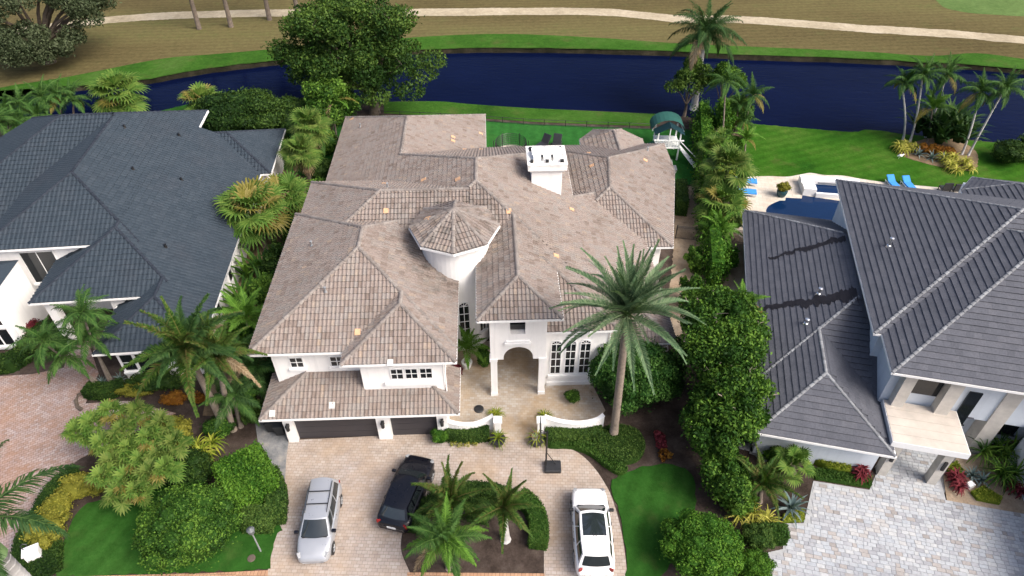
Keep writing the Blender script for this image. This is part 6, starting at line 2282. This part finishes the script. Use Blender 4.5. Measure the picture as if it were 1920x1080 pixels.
    for k in range(3):
        gr.box(h2 - .14 + .02 * (2 - k), h2 - .10 + .035 * (2 - k), -.42, .42, .50 + .06 * k, .535 + .06 * k)
    gr.box(h2 - .15, h2 - .10, -.02, .02, .49, .68)
    gr.build('grille', spec.get('grille', M['black']), t)
    MB().box(-h2 - .02, -h2 + .1, -.26, .26, .62, .76).build('number_plate', M['plate'], t)
    MB().box(wb - .02, wb + .06, -hw * .7, hw * .7, belt - .0, belt + .02).build('wiper_cowl', M['black'], t)
    return t, dict(top=top, wt=wt, rt=rt, wt_=wt_, hw=hw)


def thing_part(name, parent, mw):
    o = bpy.data.objects.new(name, None)
    col.objects.link(o)
    o.parent = parent
    o.matrix_local = mw
    o.empty_display_size = .1
    return o


def heading(front, rear):
    d = (front - rear)
    return math.atan2(d.y, d.x)


# silver minivan, nose to the road
f_, r_ = at(588, 1057, .35), at(612, 906, .7)
c_ = (f_ + r_) / 2
van, info = car('minivan', 'silver minivan parked with its nose away from the garage', (c_.x, c_.y, .03), heading(f_, r_), 4.85, 1.95, 1.02, 1.10, 1.72, (1.25, .42, -2.02, -2.30), M['silver'],
                dict(glass=((.06, .24), (.27, .58), (.61, .93)), axles=(1.55, -1.40), gaps=(.85, -.15, -1.3), handles=(.05, -.35), wheel=.33))
for s in (-1, 1):
    MB().tube([(.15, s * .60, 1.72), (.05, s * .60, 1.78), (-1.75, s * .62, 1.78), (-1.85, s * .62, 1.72)], .022, 6).build('roof_rail', M['black'], van)
for x in (-.35, -1.15):
    MB().box(x - .03, x + .03, -.62, .62, 1.785, 1.81).build('cross_bar', M['black'], van)
# black car, nose to the house
f_, r_ = at(790, 862, .5), at(736, 990, .5)
c_ = (f_ + r_) / 2
blk, info = car('black_car', 'black crossover car parked at an angle beside the drive island', (c_.x, c_.y, .03), heading(f_, r_), 4.95, 2.08, 1.02, 1.08, 1.68, (1.10, .30, -1.65, -2.12), M['blackpaint'],
                dict(glass=((.06, .34), (.37, .66), (.70, .92)), axles=(1.45, -1.38), gaps=(.7, -.35), wheel=.36, trim=M['black']))
# white SUV with a glass roof
f_ = at(1103, 914, .75)
r_ = f_ + (at(1117, 1076, .75) - f_) * 1.0
hd = heading(f_, r_)
c_ = f_ - Vector((math.cos(hd), math.sin(hd), 0)) * 2.65
suv, info = car('white_suv', 'white sport utility car with a big dark glass roof on the curved drive', (c_.x, c_.y, .03), hd, 5.3, 2.16, 1.12, 1.20, 1.84, (1.15, .42, -2.05, -2.40), M['whitepaint'],
                dict(glass=((.05, .34), (.36, .66), (.69, .94)), axles=(1.5, -1.45), gaps=(.7, -.35), wheel=.39, trim=M['black'], mirror=M['black']))
grid_panel('glass_roof', (lambda f: (lambda u, v: f(u, v)))(info['top'](.012, .06, .58, .84)), 6, 8, M['autoglass'], suv)
for s in (-1, 1):
    MB().box(-1.12, -.88, s * .07 - .012, s * .07 + .012, 1.863, 1.892).build('roof_fin', M['black'], suv)

# ================================================================== SMALLER THINGS
# basketball hoop on a weighted base
b = at(1036, 878)
hp = thing('basketball_hoop', 'black portable basketball hoop on a weighted base in the drive', 'basketball hoop', (b.x, b.y, .03))
bs = bevel(MB().box(-.50, .52, -.42, .42, 0, .26).build('base', M['blackplastic'], hp), .07, 3)
px = -.42
MB().tube([(px, .05, .2), (px, .2, 2.5), (px, .32, 3.3)], [.055, .05, .05], 8).build('pole', M['black'], hp)
MB().tube([(.2, .1, .25), (px, .2, 1.35)], .025, 6).build('brace', M['black'], hp)
for dy in (-.25, .3):
    MB().tube([(px, .3 , 3.1), (px - .36, .3 + dy * .3, 3.25)], .022, 6).build('arm', M['black'], hp)
bb = MB().box(px - .42, px - .37, -.45, 1.05, 2.72, 3.7).build('backboard', M['black'], hp)
rim_pts = [(px - .72 + .23 * math.cos(a), .3 + .23 * math.sin(a), 2.92) for a in np.linspace(0, 2 * math.pi, 18)]
M['rimred'] = m_plain('orange_rim', (.45, .06, .025), .5)
rr_ = MB().tube(rim_pts, .013, 6, cap=False).build('rim', M['rimred'], hp)
net = MB()
for k in range(10):
    a, a2 = k * .628, k * .628 + .5
    net.tube([(px - .72 + .22 * math.cos(a), .3 + .22 * math.sin(a), 2.9), (px - .72 + .13 * math.cos(a2), .3 + .13 * math.sin(a2), 2.52)], .008, 4)
    net.tube([(px - .72 + .22 * math.cos(a), .3 + .22 * math.sin(a), 2.9), (px - .72 + .13 * math.cos(a - .5), .3 + .13 * math.sin(a - .5), 2.52)], .008, 4)
net.build('net', M['trim'], rr_)
# curved courtyard walls with pillars
for pts, pil, lab in (([(838, 802), (862, 805), (890, 803), (912, 797), (925, 793)], (934, 803), 'curved white garden wall with a square pillar next to the garage'),
                      ([(1020, 795), (1050, 800), (1085, 801), (1115, 797), (1128, 792)], (1013, 803), 'curved white garden wall with a square pillar next to the date palm')):
    P = smooth_poly([at(u, v + 14) for u, v in pts], 4, False)
    o = P[0]
    gw = thing('garden_wall', lab, 'wall', (o.x, o.y, 0), 0, 'curved white walls of the courtyard')
    mb = MB()
    n_ = len(P)
    for i in range(n_ - 1):
        a, c2 = P[i] - o, P[i + 1] - o
        d = (c2 - a).normalized()
        s = Vector((-d.y, d.x)) * .11
        z0 = 1.18 + .34 * abs(2 * i / (n_ - 1) - 1) ** 1.6
        z1 = 1.18 + .34 * abs(2 * (i + 1) / (n_ - 1) - 1) ** 1.6
        V = [(*(a - s), 0), (*(c2 - s), 0), (*(c2 + s), 0), (*(a + s), 0), (*(a - s), z0), (*(c2 - s), z1), (*(c2 + s), z1), (*(a + s), z0)]
        mb.add(V, [(4, 5, 6, 7), (0, 1, 5, 4), (2, 3, 7, 6)])
    mb.build('wall_run', M['stucco'], gw)
    cp = MB()
    for i in range(n_ - 1):
        a, c2 = P[i] - o, P[i + 1] - o
        d = (c2 - a).normalized()
        s = Vector((-d.y, d.x)) * .15
        z0 = 1.18 + .34 * abs(2 * i / (n_ - 1) - 1) ** 1.6
        z1 = 1.18 + .34 * abs(2 * (i + 1) / (n_ - 1) - 1) ** 1.6
        V = [(*(a - s), z0), (*(c2 - s), z1), (*(c2 + s), z1), (*(a + s), z0), (*(a - s), z0 + .07), (*(c2 - s), z1 + .07), (*(c2 + s), z1 + .07), (*(a + s), z0 + .07)]
        cp.add(V, [(4, 5, 6, 7), (0, 1, 5, 4), (2, 3, 7, 6), (3, 2, 1, 0)])
    cp.build('wall_coping', M['trim'], gw)
    q = at(pil[0], pil[1] + 14).xy - o
    pp = MB().box(q.x - .2, q.x + .2, q.y - .2, q.y + .2, 0, 1.55).build('pillar', M['stucco'], gw)
    MB().box(q.x - .27, q.x + .27, q.y - .27, q.y + .27, 1.55, 1.68).build('pillar_cap', M['trim'], pp)
# round floor cover with a hose in the courtyard
b = at(898, 768)
o = MB().lathe([(.33, .0), (.33, .06), (.28, .09), (.1, .1)], 0, 0, 18).build('floor_light', M['blackplastic'])
o.location = (b.x, b.y, .04)
tag(o, 'dark round disc lying on the cream courtyard paving', 'floor light')
# bins beside the garage
for u, v, lab in ((528, 812, 'black wheeled bin beside the garage wall'), (512, 806, 'second black bin farther from the garage wall')):
    b = at(u, v)
    bn = thing('wheeled_bin', lab, 'bin', (b.x, b.y, .02), .1, 'bins beside the garage')
    bevel(MB().add([(-.25, -.28, .08), (.25, -.28, .08), (.25, .28, .08), (-.25, .28, .08), (-.3, -.36, 1.0), (.3, -.36, 1.0), (.3, .36, 1.0), (-.3, .36, 1.0)], [(4, 5, 6, 7), (0, 1, 5, 4), (1, 2, 6, 5), (2, 3, 7, 6), (3, 0, 4, 7), (3, 2, 1, 0)]).build('bin_body', M['blackplastic'], bn), .03)
    bevel(MB().box(-.32, .32, -.40, .40, 1.0, 1.07).build('lid', M['blackplastic'], bn), .03)
    MB().tube([(-.22, .43, .95), (.22, .43, .95)], .02, 6).build('handle', M['black'], bn)
    for s in (-1, 1):
        MB().lathe([(.12, -.03), (.12, .03)], 0, 0, 12).build('wheel', M['tyre'], bn, Matrix.Translation((s * .27, .3, .12)) @ Matrix.Rotation(rad(90), 4, 'Y'))
# white letterbox pillar
b = at(74, 1052)
lb_ = thing('letterbox', 'white block letterbox with a black scroll bracket by the red drive', 'letterbox', (b.x, b.y, 0), rad(28))
bevel(MB().box(-.36, .36, -.26, .26, 0, 1.1).build('box_body', M['trim'], lb_), .03)
MB().box(-.40, .40, -.30, .30, 1.1, 1.17).build('top_slab', M['trim'], lb_)
MB().tube([(-.3, .2, 1.17), (-.34, .25, 1.45), (-.2, .28, 1.55), (-.05, .25, 1.45), (-.12, .22, 1.3)], .025, 6).build('bracket', M['black'], lb_)
# lamp on the front lawn
b = at(489, 1034)
M['darkgrey'] = m_plain('dark_grey_metal', (.10, .11, .115), .5)
ls = thing('garden_lamp', 'grey post lamp on the front lawn by the driveway edge', 'lamp', (b.x, b.y, 0.04))
MB().tube([(0, 0, 0), (0, 0, 1.9)], [.05, .035], 8).build('pole', M['grey'], ls)
MB().lathe([(.05, 1.85), (.16, 1.98), (.20, 2.25), (.22, 2.28), (.04, 2.42)], 0, 0, 10).build('lamp_head', M['darkgrey'], ls)
b = at(472, 1048)
o = MB().lathe([(.22, 0), (.22, .05), (.17, .06)], 0, 0, 14).build('valve_cover', M['rimred'])
o.data.materials[0] = M['bark']
o.location = (b.x, b.y, .04)
tag(o, 'small brown round valve cover in the front lawn', 'valve cover')
# curved stone edging in the red drive
b = at(150, 752)
P = [at(u, v) - b for u, v in ((158, 738), (148, 742), (143, 752), (146, 764), (154, 770))]
o = MB().tube([(p.x, p.y, .08) for p in P], .13, 8).build('edging_stone', M['bark'])
o.location = b
tag(o, 'dark curved edging stone at the turn of the red drive', 'edging')
# ladder
b = at(1246, 672)
ld_ = thing('ladder', 'white ladder leaning on the wing behind the round shrub', 'ladder', (b.x, b.y, 0), rad(10))
for s in (-.22, .22):
    MB().tube([(s, 0, 0), (s, 1.1, 3.0)], .035, 6).build('rail', M['trim'], ld_)
for k in range(9):
    f = (k + .7) / 9.5
    MB().tube([(-.22, 1.1 * f, 3.0 * f), (.22, 1.1 * f, 3.0 * f)], .022, 6).build('rung', M['trim'], ld_)


# fences
def fence(name, label, pts, h, n, rails=2, rad_=.02, post=.035, group=None):
    P = [at(u, v) for u, v in pts]
    o = P[0].copy()
    t = thing(name, label, 'fence', (o.x, o.y, 0), 0, group)
    L = [(P[i + 1] - P[i]).length for i in range(len(P) - 1)]
    tot = sum(L)

    def pt(q):
        for i, l in enumerate(L):
            if q <= l or i == len(L) - 1:
                return P[i] + (P[i + 1] - P[i]) * (q / l) - o
            q -= l
    np_ = max(2, int(tot / 2.2) + 1)
    for k in range(np_):
        p = pt(tot * k / (np_ - 1))
        MB().box(p.x - post, p.x + post, p.y - post, p.y + post, 0, h + .08).build('post', M['black'], t)
    for z in ([.12, h] if rails == 2 else [.1, h - .15, h]):
        r_ = MB()
        for i in range(len(P) - 1):
            r_.tube([P[i] - o + Vector((0, 0, z)), P[i + 1] - o + Vector((0, 0, z))], rad_, 4)
        r_.build('rail', M['black'], t)
    for k in range(n):
        p = pt(tot * (k + .5) / n)
        MB().box(p.x - .012, p.x + .012, p.y - .012, p.y + .012, .05, h).build('picket', M['black'], t)
    return t


fence('metal_fence', 'black metal picket fence from the tiled house to the hedge', [(1266, 447), (1310, 452)], 1.35, 22, 3)
fence('metal_fence', 'black metal picket fence between the hedge and the flat-tiled house', [(1338, 448), (1397, 458)], 1.35, 26, 3)
fence('wire_fence', 'low black wire fence across the back lawn by the water', [(712, 219), (800, 222), (900, 228), (1000, 235), (1100, 239), (1215, 243), (1300, 246)], .7, 0, 2, .03, .03)
fence('wire_fence', 'black mesh boundary fence against the tall hedge', [(1301, 243), (1304, 300), (1308, 360), (1314, 430)], 1.6, 120, 2, .02, .03)

# play set
b = at(1248, 300)
ps = thing('playset', 'white wooden playset with a green canvas roof at the hedge corner', 'playset', (b.x, b.y, 0), rad(-2))
M['canvas'] = m_plain('green_canvas', (.008, .075, .058), .8, var=.12)
M['canvas2'] = m_plain('teal_canvas', (.005, .048, .062), .8, var=.12)
M['playwhite'] = m_plain('white_timber', (.72, .74, .72), .7, var=.08)
for x in (-1.1, 1.1):
    for y in (0, 2.2):
        MB().box(x - .07, x + .07, y - .07, y + .07, 0, 3.0).build('post', M['playwhite'], ps)
dk = MB().box(-1.2, 1.2, -.1, 2.3, 1.45, 1.55).build('deck', M['playwhite'], ps)
for k in range(9):
    x = -1.05 + k * .2625
    MB().box(x - .035, x + .035, -.09, -.05, 1.55, 2.2).build('baluster', M['playwhite'], ps)
MB().box(-1.5, 1.5, -.14, -.02, 2.2, 2.32).build('rail', M['playwhite'], ps)
MB().box(-1.3, 1.3, -.14, -.02, 1.38, 1.47).build('beam', M['playwhite'], ps)
MB().box(-.05, .05, -.12, -.03, 1.5, 3.55).build('king_post', M['playwhite'], ps)
MB().add([(-1.5, -.2, 2.9), (0, -.2, 3.75), (1.5, -.2, 2.9), (-1.5, 1.1, 2.9), (0, 1.1, 3.75), (1.5, 1.1, 2.9)], [(0, 1, 4, 3), (1, 2, 5, 4), (0, 3, 4, 1), (1, 4, 5, 2)]).build('gable_roof', M['canvas2'], ps)
V, F = [], []
for i in range(13):
    a = math.pi * i / 12
    for y in (1.0, 3.0):
        V.append((-1.65 * math.cos(a), y, 2.75 + 1.15 * math.sin(a)))
for i in range(12):
    F.append((2 * i, 2 * i + 1, 2 * i + 3, 2 * i + 2))
MB().add(V, F).build('barrel_roof', M['canvas'], ps)
for s in (-1, 1):
    MB().box(s * 1.55 - .05, s * 1.55 + .05, 1.0, 3.0, 2.70, 2.78).build('roof_rail', M['playwhite'], ps)
MB().add([(1.15, .1, 1.5), (1.15, -.0, 1.35), (2.6, -1.6, .05), (2.6, -1.45, .15), (1.25, .7, 1.5), (1.25, .7, 1.35), (3.0, -1.2, .05), (3.0, -1.2, .15)], [(0, 1, 2, 3), (4, 7, 6, 5), (0, 3, 7, 4), (1, 5, 6, 2)]).build('climbing_ramp', M['playwhite'], ps)
MB().tube([(1.1, 0, 2.2), (2.8, -1.4, 1.0), (2.8, -1.4, 0)], .05, 6).build('handrail', M['playwhite'], ps)
sl = MB().add([(-1.1, .3, 1.5), (-1.1, 1.0, 1.5), (-3.4, .3, .25), (-3.4, 1.0, .25), (-1.1, .25, 1.75), (-1.1, 1.05, 1.75), (-3.4, .25, .5), (-3.4, 1.05, .5)], [(0, 1, 3, 2), (0, 2, 6, 4), (1, 5, 7, 3)]).build('slide', M['canvas'], ps)
for s in (-.6, .6):
    MB().tube([(s, 0, 0), (s * .9, -1.2, .05), ], .05, 6).build('swing_beam', M['playwhite'], ps)
MB().box(-.35, .75, -2.6, -1.7, .35, .42).build('picnic_top', M['grey'], ps)
for s in (-.25, .65):
    MB().box(s - .05, s + .05, -2.5, -1.8, 0, .35).build('picnic_leg', M['playwhite'], ps)


# trampoline with a dark net behind the ridge
b = at(958, 302)
tp = thing('trampoline', 'round trampoline with a dark net behind the tiled ridge', 'trampoline', (b.x, b.y, 0))
MB().lathe([(1.5, .7), (1.5, .76), (1.2, .77)], 0, 0, 24).build('mat', M['blackplastic'], tp)
rg = [(1.75 * math.cos(a), 1.75 * math.sin(a), .8) for a in np.linspace(0, 6.2832, 25)]
MB().tube(rg, .12, 6, cap=False).build('rim_pad', M['canopy'], tp)
nt_ = MB()
for k in range(48):
    a = k * .1309
    nt_.tube([(1.7 * math.cos(a), 1.7 * math.sin(a), .8), (1.55 * math.cos(a), 1.55 * math.sin(a), 2.3)], .022, 4)
for z in np.linspace(.9, 2.3, 7):
    nt_.tube([((1.7 - .1 * (z - .8)) * math.cos(a), (1.7 - .1 * (z - .8)) * math.sin(a), z) for a in np.linspace(0, 6.2832, 25)], .022, 4, cap=False)
nt_.build('net', M['black'], tp)
for k in range(6):
    a = k * 1.047
    MB().tube([(1.75 * math.cos(a), 1.75 * math.sin(a), 0), (1.75 * math.cos(a), 1.75 * math.sin(a), 2.35)], .035, 6).build('leg', M['black'], tp)


def lounger(label, loc, rz, mat, back=35, group=None, L=1.95):
    t = thing('sun_lounger', label, 'sun lounger', loc, rz, group)
    bevel(MB().box(-.33, .33, -.55, .75, .28, .40).build('cushion', mat, t), .03)
    bk = MB().box(-.33, .33, 0, .75, -.02, .10).build('backrest', mat, t, Matrix.Translation((0, .76, .32)) @ Matrix.Rotation(rad(back), 4, 'X'))
    bevel(bk, .03)
    f = MB()
    for x in (-.34, .30):
        f.box(x, x + .04, -.58, 1.3, .20, .27)
    f.build('frame', M['trim'] if mat is not M['blackplastic'] else M['black'], t)
    for x in (-.3, .3):
        for y in (-.5, 1.2):
            MB().box(x - .025, x + .025, y - .025, y + .025, 0, .2).build('leg', M['trim'] if mat is not M['blackplastic'] else M['black'], t)
    return t


M['bluefabric'] = m_plain('blue_cushion', (.035, .235, .60), .85, var=.06)
for (u, v), rz, lab, mt, bk in (((1010, 283), -40, 'dark reclining lounger on the back lawn, nearer the net', 'blackplastic', 55), ((1040, 285), -15, 'dark reclining lounger on the back lawn, beside the chimney', 'blackplastic', 60)):
    b = at(u, v)
    o = lounger(lab, (b.x, b.y, .03), rad(rz), M[mt], bk, 'dark loungers on the back lawn')
    o.scale = (1.35, 1.35, 1.35)
for (u, v), rz, lab in (((1405, 346), 80, 'blue pool lounger under the fan palm, closer to the lawn'), ((1404, 366), 80, 'blue pool lounger under the fan palm, closer to the pool'), ((1676, 354), 4, 'blue lounger behind the roof edge, nearer the spa'), ((1705, 356), 4, 'blue lounger behind the roof edge, nearer the dark chairs')):
    b = at(u, v)
    o = lounger(lab, (b.x, b.y, .05), rad(rz), M['bluefabric'], 8 if rz == 80 else 30, 'blue loungers on the patio')
    o.scale = (1.25, 1.15, 1.1) if rz == 80 else (1.1, .95, 1.0)
for u, v, lab in ((1768, 360, 'dark patio chair closest to the blue loungers'), (1788, 362, 'dark patio chair next to the white wall')):
    b = at(u, v)
    c2 = thing('patio_chair', lab, 'chair', (b.x, b.y, .05), rad(180), 'dark patio chairs')
    MB().box(-.4, .4, -.4, .4, .35, .48).build('seat', M['blackplastic'], c2)
    MB().box(-.4, .4, .3, .42, .48, 1.15).build('backrest', M['blackplastic'], c2)
    for x in (-.36, .36):
        for y in (-.34, .34):
            MB().box(x - .03, x + .03, y - .03, y + .03, 0, .35).build('leg', M['black'], c2)
# spa block raised beside the pool
b = at(1540, 362)
sp = thing('spa', 'raised white spa with a spillway beside the pool', 'spa', (b.x, b.y, .05), rad(-8))
for k, (x0, x1, y0, y1, z) in enumerate(((-1.9, 3.6, .85, 1.75, .75), (-1.9, -.75, -.75, .35, .75), (-.75, 3.6, -.95, -.7, .45), (-1.9, -.75, .352, .848, .6))):
    MB().box(x0, x1, y0, y1, 0, z).build('spa_wall', M['trim'], sp)
MB().box(-.748, 3.6, -.698, .848, 0, .38).build('spa_water', M['pool'], sp)
MB().box(-.3, 3.4, .80, .849, .5, .62).build('spillway', M['grey'], sp)
# pot with yellow croton
b = at(1464, 368)
o = MB().lathe([(.35, 0), (.48, .35), (.50, .6), (.42, .62)], 0, 0, 14).build('flower_pot', m_plain('teal_pot', (.02, .07, .08), .4))
o.location = (b.x, b.y, .05)
tag(o, 'teal pot on the pool patio holding a yellow shrub', 'flower pot')
t = bush('croton', 'yellow-leaved croton in the teal pot by the pool', 'shrub', b, (.62, .6, .8), 'lf_gold', 700, .16, 10)
t.location.z = .6
# stepping stones by the grey wall
for i, (u, v) in enumerate(((1392, 820), (1398, 838), (1418, 848), (1385, 800), (1432, 858))):
    b = at(u, v)
    o = bevel(MB().box(-.42, .42, -.3, .3, 0, .05).build('stepping_stone', M['flag']), .02)
    o.location = (b.x, b.y, .022)
    o.rotation_euler = (0, 0, RND.uniform(-.6, .6))
    tag(o, 'grey stepping stone, %s on the path beside the boundary tree' % ('second', 'third', 'fourth', 'first', 'last')[i], 'stepping stone', 'stepping stones by the grey wall')
b = at(1815, 914)
o = MB().box(-.22, .22, -.16, .16, 0, .35).build('bed_light', M['trim'])
o.location = (b.x, b.y, .05)
o.rotation_euler = (0, 0, .4)
tag(o, 'small white block light in the planted canopy bed', 'light')
b = at(1685, 298)
bd = MB().tube([(-.25, .05, .3), (0, 0, .42), (.2, 0, .38), (.3, 0, .55), (.42, 0, .56)], [.03, .15, .12, .05, .02], 8)
bd.tube([(0, .03, .32), (0, .03, 0)], .015, 4)
o = bd.build('egret', M['trim'])
o.location = b
tag(o, 'white egret standing on the lakeside lawn', 'bird')
